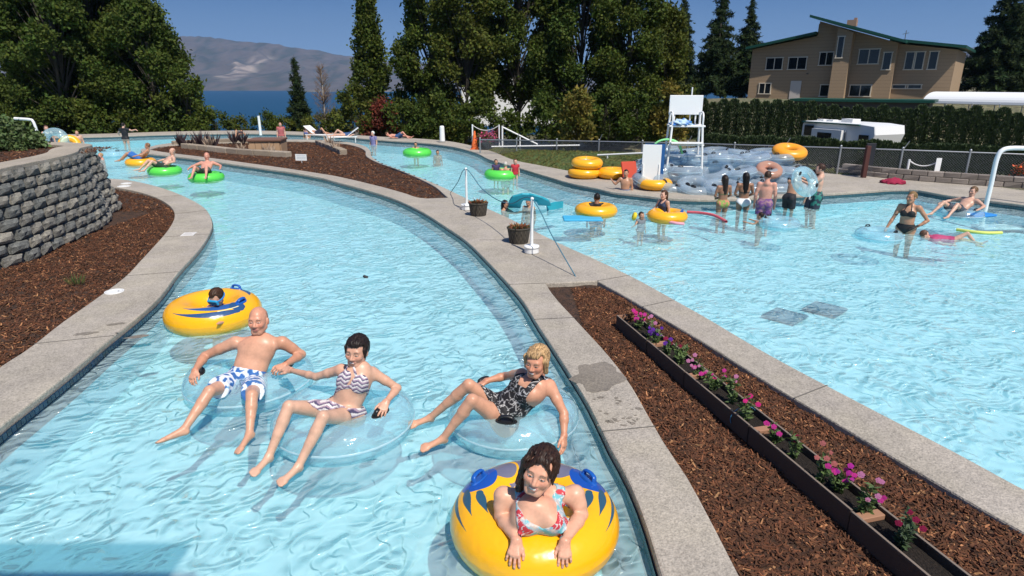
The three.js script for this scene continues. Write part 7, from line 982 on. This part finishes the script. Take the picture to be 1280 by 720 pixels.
{ // spiky dark plants in the bed
  const mk = (px, py, y, s, m, label) => { const p = at(px, py, y), g = []; for (let i = 0; i < 34; i++) { const a = rnd() * TAU; g.push(aim(leafShape(rr(0.5, 0.9) * s, 0.045 * s, 0.2), V(Math.cos(a) * rr(0.1, 0.8), 1, Math.sin(a) * rr(0.1, 0.8)), V(Math.cos(a) * 0.05, 0, Math.sin(a) * 0.05), rnd() * TAU)); } const t = solo('spiky_plant', join(g), m, label, 'plant', 'spiky plants in the island bed'); t.position.copy(p); };
  const dk = M([0.05, 0.03, 0.035], 0.8), pl = M([0.40, 0.30, 0.22], 0.9);
  for (const [px, py, s, m, k] of [[226, 183, 0.9, dk, 0], [236, 184.5, 0.7, dk, 0], [246, 183, 0.8, pl, 1], [252, 184, 1.0, dk, 0], [262, 185, 0.8, pl, 1], [268, 184, 0.9, dk, 0], [293, 180, 0.9, dk, 0], [304, 180, 0.8, dk, 0], [334, 192, 0.6, pl, 1], [340, 193, 0.5, pl, 1], [412, 183, 0.7, pl, 1], [420, 189, 0.6, pl, 1], [302, 189, 0.5, pl, 1]]) mk(px, py, 0.12, s, m, k ? 'pale dried spiky plant in the stone edged island bed' : 'dark spiky plant in the stone edged island bed');
}
{ // people resting on loungers behind the island
  const lounge = (px, py, yaw, label) => { const p = at(px, py, 0.12), t = thing('sun_lounger', label, 'lounger', V(p.x, 0.13, p.z), yaw, 'sun loungers behind the island bed'); part('frame', join([bar(V(-0.3, 0.28, -0.6), V(-0.3, 0.28, 0.9), 0.025), bar(V(0.3, 0.28, -0.6), V(0.3, 0.28, 0.9), 0.025)]), mat.white, t); for (const [x, z] of [[-0.3, -0.5], [0.3, -0.5], [-0.3, 0.8], [0.3, 0.8]]) part('leg', bar(V(x, 0, z), V(x, 0.28, z), 0.022), mat.white, t); part('bed', box(0.58, 0.03, 1.0, 0, 0.3, 0.42, 0.01), mat.white, t); part('backrest', box(0.58, 0.03, 0.75, 0, 0, -0.37, 0.01).rotateX(0.6).translate(0, 0.31, -0.08), mat.white, t); return p; };
  const dark = wearShorts(solid([0.02, 0.025, 0.05]), 0.8);
  for (const [px, py, yaw, fem, sk, label, l2] of [[432, 178, -1.3, 1, 'fair', 'sunbather in a blue swimsuit lying on the white lounger at the island tip', 'white lounger under the sunbather in blue'], [398, 175, 1.2, 0, 'tan', 'sunbather in dark trunks stretched on a white lounger beyond the island', 'white lounger under the sunbather in dark trunks']]) {
    lounge(px, py, yaw, l2); const o = fem ? { fem: 1, wear: [wearSuit(solid(label.includes('blue') ? [0.03, 0.08, 0.2] : [0.015, 0.015, 0.02]))] } : { wear: [dark] };
    bather(label, px, py, 0.12, yaw, 0.92, { skin: SKIN[sk], hair: hairShort([0.14, 0.07, 0.04]), ...o }, {}, LIE, 0.38);
  }
  const p = at(371, 172, 0.12); { const t = solo('bollard', new THREE.CylinderGeometry(0.07, 0.08, 1.1, 12).translate(0, 0.55, 0), mat.white, 'slim white post with a lamp cap beyond the island', 'post'); t.position.copy(at(326, 169, DECK)); }
}
// bathers resting at the far river edge
bather('bather in a dark suit lying on the far coping behind the spiky plants', 300, 171, 0.1, 0.2, 0.9, { fem: 1, skin: SKIN.tan, hair: hairShort([0.03, 0.018, 0.012]), wear: [wearSuit(solid([0.02, 0.02, 0.03]))] }, {}, LIE, 0.12);
bather('wading bather in a red shirt seen past the wooden box', 352, 172, 0, 0.3, 0.95, { skin: SKIN.fair, hair: hairShort([0.2, 0.11, 0.06]), wear: [wearShirt(solid([0.4, 0.1, 0.1]), 0.4)] }, {}, STAND, -0.75);
bather('wading bather with bare shoulders behind the island tip', 384, 172.5, 0, -0.4, 0.95, { fem: 1, skin: SKIN.tan, hair: hairShort([0.05, 0.03, 0.02]), wear: [wearTop(solid([0.1, 0.12, 0.3]))] }, {}, STAND, -0.9);
bather('sunbather lying on the far coping beside the white bollard', 497, 173, 0.15, 1.4, 0.9, { skin: SKIN.red, hair: hairShort([0.1, 0.06, 0.03]), wear: [wearShorts(solid([0.04, 0.1, 0.25]), 0.7)] }, {}, LIE, 0.14);
// a small dark float on the river
{ const o = solo('dark_toy', new THREE.CapsuleGeometry(0.025, 0.04, 4, 10).rotateZ(1.2), M([0.01, 0.01, 0.015], 0.6), 'tiny dark object bobbing alone in the middle of the river', 'float'); o.position.copy(at(457, 346, 0.01)); }
shade(scene);
renderer.render(scene, camera);
